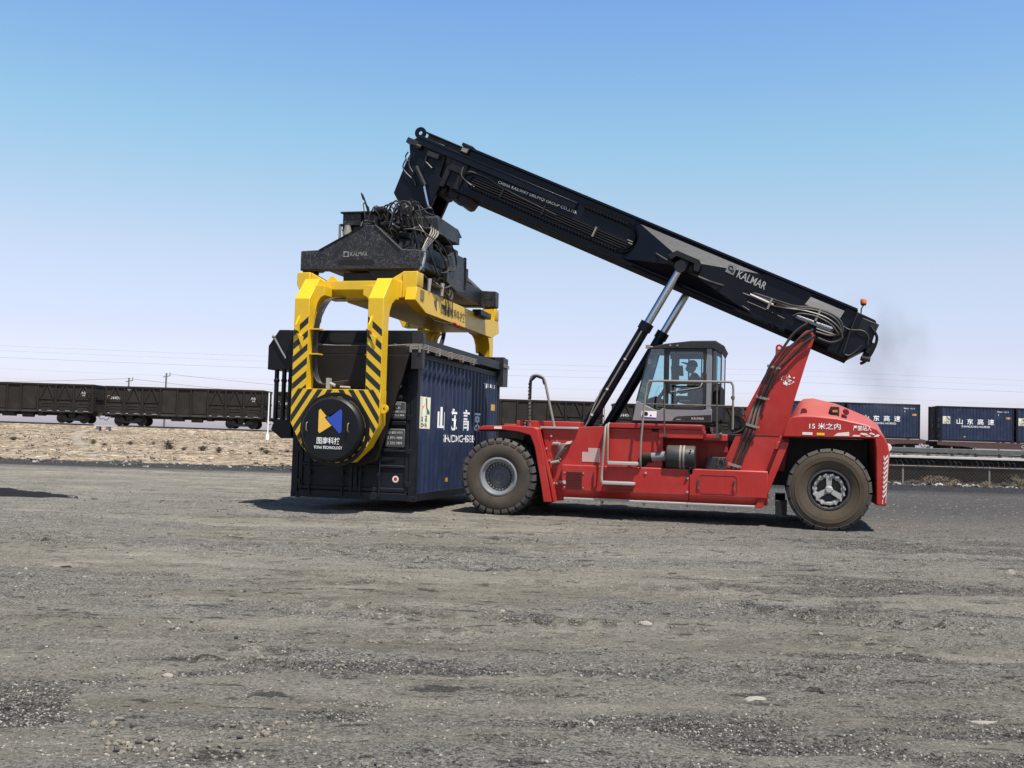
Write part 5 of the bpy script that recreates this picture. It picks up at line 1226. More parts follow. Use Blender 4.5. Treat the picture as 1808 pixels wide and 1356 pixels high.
    for x, z in ((-7.72, 6.40), (-7.62, 6.40), (-7.72, 6.30), (-7.62, 6.30)): b.cyl((x, 20.85, z), (x, 20.83, z), 0.024, n=8)
    b.build('bolt', RUB, sp)
    # valve block, motors and many hoses on top
    b = MB(); rnd = random.Random(12)
    for i in range(26):
        x, y, z = rnd.uniform(-8.2, -7.0), rnd.uniform(19.2, 20.9), rnd.uniform(5.45, 6.2); q = rnd.uniform(0.04, 0.11)
        if rnd.random() < 0.5: b.box(x - q, x + q, y - q, y + q, z - q, z + q * 0.8)
        else: b.cyl((x - q, y, z), (x + q, y, z + rnd.uniform(-.05, .05)), q * 0.7, n=10)
        b.build('valve_block', BLK, sp, bevel=0.006); b = MB()
    b = MB(); b.cyl((-8.45, 19.32, 5.52), (-8.45, 19.32, 5.72), 0.10, 0.06, n=16); b.sphere((-8.45, 19.32, 5.50), 0.09); b.cyl((-8.62, 19.33, 5.45), (-8.62, 19.33, 5.75), 0.03, n=8); b.build('slewing_motor', PIPE, sp)
    for i in range(58):
        x0, y0, z0 = rnd.uniform(-8.15, -6.95), rnd.uniform(19.0, 20.6), rnd.uniform(5.2, 6.05)
        x3, y3, z3 = max(-8.1, x0 + rnd.uniform(-0.35, 0.5)), y0 + rnd.uniform(-0.3, 0.6), max(5.2, z0 - rnd.uniform(-0.35, 0.7))
        k = rnd.uniform(0.08, 0.26)
        b = MB(); b.tube(smooth_path([(x0, y0, z0), (x0 + rnd.uniform(-.12, .12), y0 - 0.08, min(6.2, z0 + k * 0.7)), ((x0 + x3) / 2, (y0 + y3) / 2 - 0.12, min(6.22, max(z0, z3) + k * 0.6)), (x3 + rnd.uniform(-.1, .1), y3 - 0.1, z3 + 0.1), (x3, y3, z3)]), rnd.choice((0.012, 0.015, 0.02)), 6)
        b.build('hydraulic_hose', HOSE, sp)
    for i in range(7):     # tangle above the end beam
        a = i * 0.9; cx, cz = -7.62 + 0.07 * i, 6.02 + 0.05 * (i % 3)
        b = MB(); b.tube(smooth_path([(cx - 0.22, 19.6, cz - 0.35), (cx - 0.18, 19.45 + 0.06 * i, cz - 0.05), (cx - 0.04, 19.4 + 0.05 * i, cz + 0.12), (cx + 0.12, 19.4, cz + 0.02), (cx + 0.16, 19.6, cz - 0.35)]), 0.016, 6); b.build('hydraulic_hose', HOSE, sp)
    # four pale hoses falling to a corrugated sleeve on the right flank
    for i in range(4):
        b = MB(); b.tube(smooth_path([(-6.68, 19.32 + 0.15 * i, 5.66), (-6.66, 19.30 + 0.13 * i, 5.55), (-6.70, 19.10 + 0.07 * i, 5.30), (-6.72, 18.98 + 0.02 * i, 5.10), (-6.72, 18.95, 4.92)]), 0.017, 6); b.build('hydraulic_hose', PIPE, sp)
    b = MB(); b.tube(smooth_path([(-6.70, 18.98, 5.16), (-6.68, 18.97, 5.0), (-6.68, 18.85, 4.80), (-6.70, 18.72, 4.70)]), 0.045, 10)
    for z, y in ((5.13, 18.98), (5.05, 18.975), (4.97, 18.965)): b.tube([(-6.69, y, z), (-6.69, y - .003, z - 0.03)], 0.052, 10)
    b.build('hose_sleeve', RIM, sp)
    loops = ([(-6.72, 19.7, 5.62), (-6.62, 20.05, 5.60), (-6.58, 20.55, 5.42), (-6.58, 20.78, 5.15), (-6.60, 20.62, 4.98), (-6.68, 20.35, 4.98)],
             [(-6.74, 19.9, 5.5), (-6.64, 20.2, 5.3), (-6.60, 20.35, 5.05), (-6.62, 20.25, 4.9), (-6.70, 20.1, 4.86)],
             [(-6.74, 19.8, 5.4), (-6.64, 20.0, 5.2), (-6.62, 20.22, 5.0), (-6.66, 20.3, 4.8), (-6.74, 20.1, 4.76)],
             [(-6.76, 19.4, 5.3), (-6.68, 19.55, 5.0), (-6.68, 19.8, 4.84), (-6.74, 20.1, 4.8)],
             [(-6.80, 19.2, 4.72), (-6.62, 19.5, 4.52), (-6.60, 20.1, 4.55), (-6.66, 20.8, 4.72)],
             [(-6.80, 19.9, 4.68), (-6.60, 20.0, 4.50), (-6.58, 20.3, 4.42), (-6.62, 20.5, 4.55), (-6.72, 20.5, 4.68)],
             [(-6.80, 20.1, 4.68), (-6.60, 20.2, 4.42), (-6.58, 20.45, 4.36), (-6.62, 20.7, 4.5), (-6.72, 20.7, 4.68)])
    for ln in loops:
        b = MB(); b.tube(smooth_path(ln), 0.019, 6); b.build('hydraulic_hose', HOSE, sp)
    for x0, y0 in ((-6.66, 19.32), (-6.60, 19.95)):
        b = MB(); b.tube([(x0, y0, 4.62), (x0 - 0.01, y0, 4.36)], [0.045, 0.03], 8); b.build('hanging_weight', SILV, sp)
    b = MB(); b.prism([(18.9, 4.30), (19.2, 4.62), (21.0, 4.62), (21.4, 4.30)], 'yz', -7.6, -6.95); b.box(-8.3, -7.2, 18.85, 19.3, 4.50, 4.68); b.prism([(-7.75, 4.71), (-7.60, 4.55), (-7.1, 4.50), (-7.0, 4.71)], 'xz', 18.75, 19.2); b.build('lower_frame', BLK, sp, bevel=0.01)
spreader()

# ================================================================ YELLOW TIPPING FRAME hung under the spreader
def tipper():
    tf = thing('tipping_frame', (XC, YC, 0), 'yellow tipping frame with black hazard stripes and two round discs clamping the blue container', 'tipping frame')
    for s_ in (1, -1):
        f = (lambda y: y) if s_ == 1 else (lambda y: 2 * YC - y)
        # two legs: bent in side view
        for sx in (-1, 1):
            xa, xb = (XC - 0.89, XC - 0.59) if sx < 0 else (XC + 0.59, XC + 0.89)
            side_ = [(f(17.80), 2.32), (f(17.80), 4.03), (f(18.20), 4.46), (f(18.60), 4.46), (f(18.60), 4.10), (f(18.42), 4.08), (f(18.25), 3.98), (f(18.14), 3.82), (f(18.10), 3.60), (f(18.10), 2.32)]
            b = MB(); b.prism(side_, 'yz', xa, xb)
            lg = b.build('leg', HAZ, tf, bevel=0.008)
            b = MB()     # arch web that joins the leg to the crossbeam
            xi = xb if sx < 0 else xa
            arc = [(xi - sx * 0.24 * (1 - math.sin(math.radians(t))), 3.78 + 0.36 * (1 - math.cos(math.radians(t))) - 0.0) for t in range(0, 91, 15)]
            pts = [(xi, 4.30), (xi, 3.55)] + [(xi - sx * 0.24 * math.sin(math.radians(t)) * 1.0, 3.55 + 0.55 * (1 - math.cos(math.radians(t)))) for t in (30, 55, 75, 90)] + [(xi - sx * 0.24, 4.30)]
            pts = [(xi, 4.30), (xi, 3.62)] + [(xi - sx * 0.20 * (1 - math.cos(math.radians(t))), 3.62 + 0.50 * math.sin(math.radians(t))) for t in (25, 45, 65, 90)] + [(xi - sx * 0.20, 4.30)]
            b.prism(pts, 'xz', f(18.02), f(18.35)); b.build('arch_web', YEL, lg, bevel=0.006)
            # little triangular tab and bracket on the leg's face
            b = MB(); xm = XC + sx * 0.66 if sx > 0 else XC - 0.80
            b.prism([(f(17.80), 3.70), (f(17.66), 3.52), (f(17.66), 3.42), (f(17.80), 3.40)], 'yz', xm, xm + 0.03); b.prism([(xm - 0.03, 3.38), (xm + 0.12, 3.30), (xm + 0.10, 3.12), (xm + 0.02, 3.30)], 'xz', f(17.77), f(17.80)); b.build('eye_tab', YEL, lg)
            # horn up to the spreader's twist lock
            hx = (XC - 1.27, XC - 0.99) if sx < 0 else (XC + 0.94, XC + 1.24)
            H = [(hx[0], 4.40), (hx[0] - (0.0 if sx > 0 else 0.02), 4.66), (hx[1], 4.66), (hx[1], 4.40), (hx[1] - 0.12, 4.15), (hx[0] + 0.0, 4.15)] if sx > 0 else [(hx[1], 4.40), (hx[1], 4.66), (hx[0], 4.66), (hx[0], 4.42), (hx[0] + 0.12, 4.20), (hx[1], 4.20)]
            b = MB(); b.prism(H, 'xz', f(18.62), f(18.98))
            if sx > 0: b.prism([(hx[0], 4.66), (hx[0] - 0.36, 4.46), (hx[0], 4.40)], 'xz', f(18.66), f(18.96)); b.box(hx[0] - 0.40, hx[0], min(f(18.60), f(18.95)), max(f(18.60), f(18.95)), 4.14, 4.47)
            else: b.prism([(hx[1], 4.66), (hx[1] + 0.36, 4.46), (hx[1], 4.40)], 'xz', f(18.66), f(18.96)); b.box(hx[1], hx[1] + 0.4, min(f(18.60), f(18.95)), max(f(18.60), f(18.95)), 4.20, 4.47)
            b.build('corner_horn', YEL, tf, bevel=0.012)
        # crossbeam with a chamfered lower face
        b = MB(); b.prism([(f(18.36), 4.44), (f(18.36), 4.27), (f(18.52), 4.12), (f(18.98), 4.12), (f(18.98), 4.44)], 'yz', XC - 0.60, XC + 0.60); b.build('crossbeam', YEL, tf, bevel=0.008)
        b = MB(); b.prism([(XC - 0.62, 4.44), (XC - 0.52, 4.56), (XC - 0.46, 4.56), (XC - 0.34, 4.44)], 'xz', f(18.55), f(18.60)); b.build('lifting_tab', YEL, tf)
        # lower striped plate that carries the disc, 0.3 m deep
        O = [(-0.89, 2.33), (-0.89, 1.70), (-0.66, 1.27), (-0.36, 0.985), (-0.12, 0.95), (0.12, 0.95), (0.36, 0.985), (0.66, 1.27), (0.89, 1.70), (0.89, 2.33)]
        b = MB(); b.prism([(XC + x, z) for x, z in O], 'xz', f(17.80), f(18.12)); pl = b.build('striped_plate', HAZ, tf, bevel=0.008)
        b = MB(); b.ring([(XC + 0.93 + 0.085 * math.cos(a), 1.985 + 0.085 * math.sin(a)) for a in [2 * math.pi * i / 20 for i in range(20)]], circ(XC + 0.95, 1.985, 0.03, 20), 'xz', f(17.88), f(17.94)); b.build('lug', YEL, pl)
        # brackets with the hose bundle in the opening
        for z in (3.46, 2.99):
            b = MB(); b.box(XC - 0.60, XC - 0.40, min(f(17.86), f(18.06)), max(f(17.86), f(18.06)), z - 0.012, z + 0.012); b.box(XC + 0.50, XC + 0.60, min(f(17.95), f(18.06)), max(f(17.95), f(18.06)), z - 0.012, z + 0.012); b.build('bracket', YEL, tf)
        for i in range(4):
            dx = 0.028 * i
            b = MB(); b.tube(smooth_path([(XC - 0.26 + dx, f(18.5), 4.12), (XC - 0.38 + dx, f(18.15), 4.06), (XC - 0.50 + dx, f(18.0), 3.80 - 0.02 * i), (XC - 0.555 + dx, f(17.97), 3.40), (XC - 0.56 + dx, f(17.97), 2.95), (XC - 0.54 + dx, f(17.97), 2.66), (XC - 0.42 + dx, f(17.95), 2.46 - 0.01 * i), (XC - 0.2 + 0.02 * i, f(17.93), 2.42 + 0.012 * i), (XC + 0.1 + 0.03 * i, f(17.95), 2.44 + 0.02 * i)]), 0.0135, 6); b.build('hydraulic_hose', HOSE if i != 1 else DRKG, tf)
        b = MB(); b.box(XC - 0.22, XC - 0.16, min(f(17.86), f(17.98)), max(f(17.86), f(17.98)), 2.34, 2.54); b.cyl((XC - 0.16, f(17.92), 2.44), (XC - 0.06, f(17.92), 2.40), 0.03, n=10); b.cyl((XC + 0.05, f(17.9), 2.38), (XC + 0.25, f(17.9), 2.37), 0.02, n=8); b.build('hose_fitting', SILV, tf)
        # disc housing
        b = MB(); b.lathe([(0.0001, 0), (0.555, 0), (0.57, 0.012), (0.585, 0.03), (0.60, 0.05), (0.60, 0.20), (0.0001, 0.20)], (XC + 0.02, f(17.60), 1.58), (0, s_, 0), 72); dc = b.build('disc', FRM, pl, smooth=30)
        b = MB(); b.lathe([(0.62, 0), (0.69, 0), (0.69, 0.03), (0.62, 0.03)], (XC + 0.02, f(17.785), 1.58), (0, s_, 0), 72)
        b.build('disc_seat', FRM, pl, smooth=30)
        y = f(17.60) - s_ * 0.004; r = XP if s_ == 1 else (-1, 0, 0)
        X0 = XC + 0.02
        mk = lambda P: [[(p[0], p[1]) for p in P]]
        decal(poly_bm(mk([(-0.24, 0.34), (-0.21, 0.375), (-0.11, 0.27), (-0.085, 0.245), (-0.12, 0.215), (0.02, 0.07), (-0.21, -0.075), (-0.24, -0.04)])), 'logo_wing', YELL, dc, (X0, y, 1.58), r, ZP)
        decal(poly_bm(mk([(0.225, 0.34), (0.19, 0.375), (-0.02, 0.225), (-0.045, 0.245), (-0.085, 0.205), (0.03, 0.08), (0.18, -0.075), (0.225, -0.04)])), 'logo_wing', BLUL, dc, (X0, y - s_ * 0.001, 1.58), r, ZP)
        lettering('图南科技', 0.46, 0.125, Vector((X0, y, 1.58)) + Vector(r) * -0.26 + Vector((0, 0, -0.27)), r, ZP, WHT, dc, bold=0.035)
        lettering('TONA TECHNOLOGY', 0.56, 0.055, Vector((X0, y, 1.58)) + Vector(r) * -0.31 + Vector((0, 0, -0.36)), r, ZP, WHT, dc, bold=0.02)
        for q in (-0.46, 0.36):
            b = MB(); b.tube([(X0 + q, y, 1.70), (X0 + q, y - s_ * 0.05, 1.68), (X0 + q, y - s_ * 0.05, 1.56), (X0 + q, y, 1.54)], 0.010, 6); b.build('disc_handle', PIPE, dc)
    # the long box between the ends
    b = MB(); b.box(XC - 0.34, XC + 1.02, 18.98, 2 * YC - 18.98, 4.10, 4.40); b.build('long_beam', YEL, tf, bevel=0.01)
    b = MB(); b.prism([(18.55, 4.10), (18.62, 4.36), (2 * YC - 18.62, 4.36), (2 * YC - 18.55, 4.10), (2 * YC - 19.2, 3.92), (19.2, 3.92)], 'yz', XC + 1.022, XC + 1.24); sb = b.build('side_beam', YEL, tf, bevel=0.008)
    xs = XC + 1.244
    lettering('图南科技', 1.75, 0.20, (xs, 20.10, 4.03), YP, ZP, DTXT, sb, bold=0.03)
    decal(poly_bm([[(19.62, 4.29), (19.68, 4.22), (19.82, 4.30), (19.84, 4.03), (19.70, 4.14)]]), 'logo_wing', PURP, sb, (xs - 0.002, 0, 0), YP, ZP)
    b = MB(); b.box(xs - 0.004, xs + 0.012, 18.82, 19.02, 4.14, 4.33); b.build('label_plate', paint('brown_plate', (0.20, 0.13, 0.05), 0.6), sb)
    b = MB()
    for y in (20.3, 20.5, 20.75): b.tube([(xs + 0.03, y, 4.38), (xs + 0.03, y + 0.05, 4.0)], 0.012, 6)
    b.tube([(xs + 0.02, 19.2, 3.90), (xs + 0.03, 19.6, 3.82), (xs + 0.03, 20.2, 3.84), (xs, 20.9, 3.90)], 0.012, 6)
    b.build('hydraulic_hose', HOSE, sb)
    b = MB(); b.box(xs - 0.05, xs + 0.16, 22.5, 23.4, 4.28, 4.42); b.build('lock_cylinder', BLK, tf, bevel=0.02)
    b = MB(); b.sphere((xs + 0.02, 21.0, 3.92), 0.045); b.sphere((xs + 0.02, 21.25, 3.90), 0.045); b.build('red_valve_cap', RED, tf)

    # black clamp frame seated on the container: part of the tipping frame
    cf = None
    b = MB()
    yA, yB, xA, xB = 18.46, 24.86, -9.20, -6.50
    b.box(xA, xB, yA, yA + 0.20, 3.20, 3.50); b.box(xA, xB, yB - 0.20, yB, 3.20, 3.50)
    b.box(xA, xA + 0.16, yA + 0.20, yB - 0.20, 3.16, 3.40); b.box(xB - 0.14, xB, yA + 0.20, yB - 0.20, 3.16, 3.36)
    b.box(xA + 0.02, xB - 0.02, yA + 0.02, yA + 0.14, 3.02, 3.198); b.box(xA + 0.02, xB - 0.02, yB - 0.14, yB - 0.02, 3.02, 3.198)
    for y in (19.7, 21.65, 23.6): b.box(xA + 0.16, xB - 0.14, y - 0.1, y + 0.1, 3.18, 3.33)
    cf = b.build('clamp_frame', FRM, tf, bevel=0.015)
    b = MB(); b.prism(rrect(-8.36, -7.56, 3.26, 3.45, 0.09), 'xz', yA - 0.003, yA + 0.02); b.build('slot', flat('slot_black2', (0.004, 0.004, 0.005), 0.9), cf)
    for x0, x1 in ((xB - 0.17, xB + 0.05),):
        for y0, y1 in ((yA - 0.02, yA + 0.12), (yB - 0.42, yB + 0.03)):
            b = MB(); b.box(x0, x1, y0, y1, 2.77, 3.46); b.box(x1, x1 + 0.004, y0 + 0.03, y1 - 0.04, 3.22, 3.42); b.build('corner_guide', DRKG, cf, bevel=0.012)
    b = MB()
    for k in range(4):
        z = 3.20 - 0.028 * k
        b.tube([(-8.6, yA - 0.03, z + 0.02), (-8.2, yA - 0.03, z), (-7.2, yA - 0.03, z), (-6.7, yA - 0.03, z + 0.03), (-6.46, yA - 0.03, z + 0.03), (-6.44, yA + 0.2, z + 0.03), (-6.44, 20.0, z + 0.01), (-6.44, 22.3, z + 0.03)], 0.012, 6)
    for x in (-8.55, -7.0, -6.68, -6.5): b.box(x - 0.02, x + 0.02, yA - 0.05, yA, 3.08, 3.24)
    for y in (18.7, 19.4, 20.2, 21.0, 21.8): b.box(-6.50, -6.42, y - 0.03, y + 0.03, 3.09, 3.24)
    b.build('hose_line', PIPE, cf)
    for y in (yB - 0.3, yB - 0.15):
        pass
    b = MB()
    for k in range(3): b.tube([(-6.43, yB - 0.45, 3.30 - 0.03 * k), (-6.42, yB + 0.02, 3.28 - 0.03 * k)], 0.012, 6)
    b.build('hose_line', PIPE, cf)
    # triangular end plates behind the discs
    for y0, y1 in ((18.26, 18.34), (2 * YC - 18.34, 2 * YC - 18.26)):
        b = MB(); b.prism([(-9.12, 3.02), (-6.66, 3.02), (-7.22, 1.02), (-7.5, 0.93), (-8.3, 0.93), (-8.58, 1.02)], 'xz', y0, y1); b.box(-9.1, -6.7, min(y0, y0 + 0.02) + 0.0, y1 + 0.12, 3.022, 3.19) if y0 < YC else b.box(-9.1, -6.7, y0 - 0.12, y1, 3.022, 3.19)
        b.build('end_plate', paint('brown_black_plate', (0.0095, 0.0075, 0.0068), 0.6, amt=0.08, dirt=(0.08, 0.06, 0.05), spec=0.25), cf, bevel=0.01)
    for yy in (18.12, 2 * YC - 18.27):
        b = MB(); b.cyl((XC + 0.02, yy, 1.58), (XC + 0.02, yy + 0.15, 1.58), 0.5, n=32); b.build('bearing', FRM, cf)
    # lid-opening arms on the left flank with their rams
    for y0 in (18.62, 23.7):
        b = MB(); b.prism([(-9.30, 3.52), (-9.52, 3.52), (-9.74, 3.20), (-9.74, 2.73), (-9.20, 2.73), (-9.20, 3.50)], 'xz', y0, y0 + 0.95); ar = b.build('flank_arm', FRM, cf, bevel=0.012)
        b = MB()
        for x, y in ((-9.58, y0 + 0.1), (-9.42, y0 + 0.1), (-9.28, y0 + 0.1), (-9.50, y0 + 0.75), (-9.3, y0 + 0.75)): b.cyl((x, y, 2.73), (x, y, 1.75), 0.045, n=12); b.sphere((x, y, 2.52), 0.06)
        b.prism([(-9.62, 1.55), (-9.55, 1.75), (-9.22, 1.75), (-9.18, 1.40), (-9.4, 1.38)], 'xz', y0 + 0.02, y0 + 0.85); b.build('ram', FRM, ar, smooth=40)
        b = MB(); b.tube([(-9.62, y0 - 0.02, 3.38), (-9.44, y0 - 0.03, 3.10), (-9.34, y0 - 0.02, 2.95)], 0.02, 6); b.sphere((-9.62, y0 - 0.02, 3.38), 0.04); b.build('grease_line', RIM, ar)
tipper()

# ================================================================ CONTAINERS
LC, WC, HC = 6.06, 2.55, 2.863
PITCH_C, DEP = 0.278, 0.036
NCOR = int((LC - 0.36) / PITCH_C)
C0 = -NCOR * PITCH_C / 2
def cor_breaks():
    out = []
    for i in range(NCOR):
        u = C0 + i * PITCH_C; out += [u, u + 0.072, u + 0.072 + 0.066, u + 0.072 + 0.066 + 0.074]
    return out + [C0 + NCOR * PITCH_C]
BRK = cor_breaks()
def cor_depth(u):
    q = u - C0
    if q < 0 or q > NCOR * PITCH_C: return 0.0
    q = q % PITCH_C
    if q < 0.072: return 0.0
    if q < 0.138: return DEP * (q - 0.072) / 0.066
    if q < 0.212: return DEP
    return DEP * (1 - (q - 0.212) / 0.066)
COR = (BRK, cor_depth)
def make_container():
    """origin under the middle of the box, length along y; +x flank carries the lettering, -y end has the doors"""
    c = thing('shipping_container', (0, 0, 0))
    hx, hy = WC / 2, LC / 2
    b = MB()
    for s_ in (1, -1):
        us = [-hy + 0.16] + BRK + [hy - 0.16]
        z0, z1 = 0.15, HC - 0.12
        vs = []
        for u in us:
            x = s_ * (hx - 0.012 - cor_depth(u)); vs += [(x, u, z0), (x, u, z1)]
        fs = [(2 * i, 2 * i + 2, 2 * i + 3, 2 * i + 1) if s_ > 0 else (2 * i, 2 * i + 1, 2 * i + 3, 2 * i + 2) for i in range(len(us) - 1)]
        b.add(vs, fs)
    wl = b.build('side_wall', CONT, c, smooth=20, fix=False)
    b = MB()
    b.box(-hx + 0.05, hx - 0.05, hy - 0.09, hy - 0.03, 0.15, HC - 0.1)
    b.box(-hx + 0.05, hx - 0.05, -hy + 0.1, hy - 0.1, 0.12, 0.17)
    b.build('end_wall', CONT, c)
    b = MB()
    for sx in (-1, 1):
        for sy in (-1, 1):
            b.box(min(sx * hx, sx * (hx - 0.13)), max(sx * hx, sx * (hx - 0.13)), min(sy * hy, sy * (hy - 0.15)) + 0.003, max(sy * hy, sy * (hy - 0.15)) - 0.003, 0.12, HC - 0.12)
        b.box(min(sx * (hx - 0.002), sx * (hx - 0.06)), max(sx * (hx - 0.002), sx * (hx - 0.06)), -hy + 0.178, hy - 0.178, HC - 0.125, HC - 0.01)
        b.box(min(sx * (hx - 0.002), sx * (hx - 0.06)), max(sx * (hx - 0.002), sx * (hx - 0.06)), -hy + 0.178, hy - 0.178, 0.01, 0.158)
    for sy in (-1, 1):
        b.box(-hx + 0.165, hx - 0.165, min(sy * (hy - 0.002), sy * (hy - 0.08)), max(sy * (hy - 0.002), sy * (hy - 0.08)), HC - 0.13, HC - 0.012); b.box(-hx + 0.165, hx - 0.165, min(sy * (hy - 0.002), sy * (hy - 0.08)), max(sy * (hy - 0.002), sy * (hy - 0.08)), 0.012, 0.15)
    fr = b.build('frame', CONTD, c, bevel=0.006)
    b = MB()
    for sx in (-1, 1):
        for sy in (-1, 1):
            for z in (0.0, HC - 0.118):
                x0, x1 = sorted((sx * (hx + 0.004), sx * (hx - 0.162))); y0, y1 = sorted((sy * (hy + 0.004), sy * (hy - 0.178)))
                b = MB(); b.box(x0, x1, y0, y1, z, z + 0.118); b.build('corner_casting', CONTD, fr, bevel=0.008)
    b = MB()
    for sx in (-1, 1):
        for z in (0.06, HC - 0.06):
            for sy in (-1, 1):
                b.prism(circ(sy * (hy - 0.09), z, 0.035, 12), 'yz', sx * (hx + 0.001), sx * (hx + 0.006)); b.prism(circ(sx * (hx - 0.08), z, 0.032, 12), 'xz', sy * (hy + 0.001), sy * (hy + 0.006))
    b.build('casting_hole', flat('hole_black', (0.004, 0.004, 0.004), 0.9), fr)
    # covered roof with ribs
    b = MB(); b.box(-hx + 0.06, hx - 0.06, -hy + 0.09, hy - 0.09, HC - 0.10, HC - 0.055)
    for i in range(17):
        y = -hy + 0.3 + i * (LC - 0.6) / 16
        b.prism([(-hx + 0.08, HC - 0.056), (-hx + 0.2, HC + 0.0), (0, HC + 0.05), (hx - 0.2, HC + 0.0), (hx - 0.08, HC - 0.056)], 'xz', y - 0.06, y + 0.06)
    b.build('roof', TARP, c)
    # door end: two leaves with stiffened panels, bars, cams
    for s_ in (-1, 1):
        x0, x1 = (-hx + 0.135, -0.008) if s_ < 0 else (0.008, hx - 0.135)
        b = MB(); y = -hy + 0.055
        b.box(x0, x1, y, y + 0.04, 0.16, HC - 0.135)
        fw = 0.085
        for z0, z1 in ((0.16, 0.25), (0.62, 0.685), (0.92, 0.985), (1.44, 1.53), (1.93, 2.02), (2.36, 2.44), (HC - 0.22, HC - 0.135)):
            b.prism([(y - 0.032, z0 + 0.012), (y - 0.032, z1 - 0.012), (y, z1), (y, z0)], 'yz', x0 + fw, x1 - fw)
        b.box(x0, x0 + fw, y - 0.033, y, 0.16, HC - 0.135); b.box(x1 - fw, x1, y - 0.033, y, 0.16, HC - 0.135)
        d = b.build('door', CONTD, c, bevel=0.006)
        b = MB()
        b.box(x1 - 0.50, x1 - 0.10, y - 0.045, y - 0.0, 1.02, 1.38); b.box(x1 - 0.42, x1 - 0.10, y - 0.043, y, 1.56, 1.90); pn = b.build('data_panel', paint('panel_dark', (0.042, 0.044, 0.052), 0.55, amt=0.3), d, bevel=0.02)
        if s_ > 0:
            rows = ((1.28, '30 480 MM'), (1.18, '2 896 MM'), (1.08, '2 550 MM'))
            for z, t in rows: lettering(t, 0.30, 0.055, (x1 - 0.45, y - 0.047, z), XP, ZP, WHTW, pn)
            for z, t, w_ in ((1.83, 'KG', 0.10), (1.76, 'LB', 0.10), (1.69, '30480 KG', 0.30), (1.62, 'CU.M', 0.24)): lettering(t, w_, 0.04, (x1 - 0.25 - w_ * 0.5, y - 0.045, z), XP, ZP, WHTW, pn)
            decal(poly_bm([circ(0, 0, 0.065, 20)]), 'round_sticker', PINK, d, (x1 - 0.27, y - 0.003, 0.42), XP, ZP)
            decal(poly_bm([circ(0, 0, 0.035, 16)]), 'round_sticker_print', RED, d, (x1 - 0.27, y - 0.005, 0.42), XP, ZP)
            decal(poly_bm([[(-0.07, 0), (0, -0.08), (0.07, 0), (0, 0.08)], ]), 'diamond_mark', WHTW, d, (x1 - 0.26, y - 0.035, 2.2), XP, ZP)
            decal(poly_bm([[(-0.045, 0), (0, -0.055), (0.045, 0), (0, 0.055)], ]), 'diamond_mark', CONTD, d, (x1 - 0.26, y - 0.037, 2.2), XP, ZP)
        for xb in ((x0 + 0.25, x1 - 0.20) if s_ < 0 else (x0 + 0.16, x1 - 0.58)):
            b = MB(); b.cyl((xb, y - 0.062, 0.07), (xb, y - 0.062, HC - 0.06), 0.018, n=10)
            for z in (0.10, 0.5, 1.2, 2.2, HC - 0.12): b.box(xb - 0.035, xb + 0.035, y - 0.085, y - 0.03, z - 0.03, z + 0.03)
            b.hexa([(xb - 0.02, y - 0.095, 0.96), (xb + 0.38, y - 0.085, 1.0), (xb + 0.38, y - 0.07, 1.0), (xb - 0.02, y - 0.08, 0.96), (xb - 0.02, y - 0.095, 1.0), (xb + 0.38, y - 0.085, 1.02), (xb + 0.38, y - 0.07, 1.02), (xb - 0.02, y - 0.08, 1.0)])
            b.build('lock_bar', CONTD, d, smooth=40)
        b = MB()
        xh = x0 if s_ < 0 else x1
        for z in (0.32, 0.95, 1.60, 2.2, 2.6): b.box(xh - 0.06, xh + 0.06, y - 0.055, y - 0.01, z - 0.05, z + 0.05)
        b.build('hinge', CONTD, d, bevel=0.006)
    # lettering and emblem panel painted over the corrugation of the +x flank
    X_ = hx - 0.012
    def L_(s, w, h, u, z, mat=WHT, bold=0.035): return lettering(s, w, h, (X_, u, z), YP, ZP, mat, wl, off=0.004, bold=bold, corr=COR, u0=u)
    def fold(polys, nm, mat, off): return decal(poly_bm(polys), nm, mat, wl, (X_, 0, 0), YP, ZP, off, COR, 0.0)
    u0 = -hy + 0.19
    fold([[(u0, 1.40), (u0 + 0.62, 1.40), (u0 + 0.62, 2.02), (u0, 2.02)]], 'emblem_panel', CREAM, 0.003)
    fold([[(u0 + 0.33, 2.0), (u0 + 0.40, 1.98), (u0 + 0.60, 1.74), (u0 + 0.60, 1.68), (u0 + 0.47, 1.70), (u0 + 0.34, 1.86)]], 'emblem_leaf', GREEN, 0.006)
    fold([[(u0 + 0.08, 1.68), (u0 + 0.30, 1.86), (u0 + 0.33, 1.90), (u0 + 0.28, 1.80), (u0 + 0.16, 1.68)], [(u0 + 0.34, 1.84), (u0 + 0.44, 1.80), (u0 + 0.44, 1.78), (u0 + 0.34, 1.80)]], 'emblem_flame', ORE, 0.006)
    lettering('山高', 0.46, 0.13, (X_, u0 + 0.08, 1.535), YP, ZP, GREEN, wl, off=0.006, bold=0.03, corr=COR, u0=u0 + 0.08)
    lettering('SDHS', 0.44, 0.08, (X_, u0 + 0.09, 1.43), YP, ZP, RUB, wl, off=0.006, bold=0.03, corr=COR, u0=u0 + 0.09)
    ub = -hy + 1.33
    for i, ch in enumerate('山东高速'): L_(ch, 0.52, 0.47, ub + i * 0.86, 1.39, bold=0.05)
    L_('SHANDONG HI-SPEED', 2.35, 0.155, ub + 0.42, 1.14, bold=0.045)
    L_('TBJU 1215', 0.95, 0.11, hy - 1.40, 2.42); L_('1', 0.05, 0.10, hy - 1.30, 2.20)
    fold([[(hy - 0.64, 1.91), (hy - 0.30, 1.91), (hy - 0.30, 2.06), (hy - 0.64, 2.06)]], 'orange_plate', ORNB, 0.004)
    b = MB(); b.box(X_ - 0.03, X_ + 0.004, 0.2 - hy + 1.72, 0.2 - hy + 1.88, 0.32, 0.40); b.build('vent_cover', ORNB, wl)
    return c
CN = make_container()
CN.location = (-7.86, 21.65, 0.25)
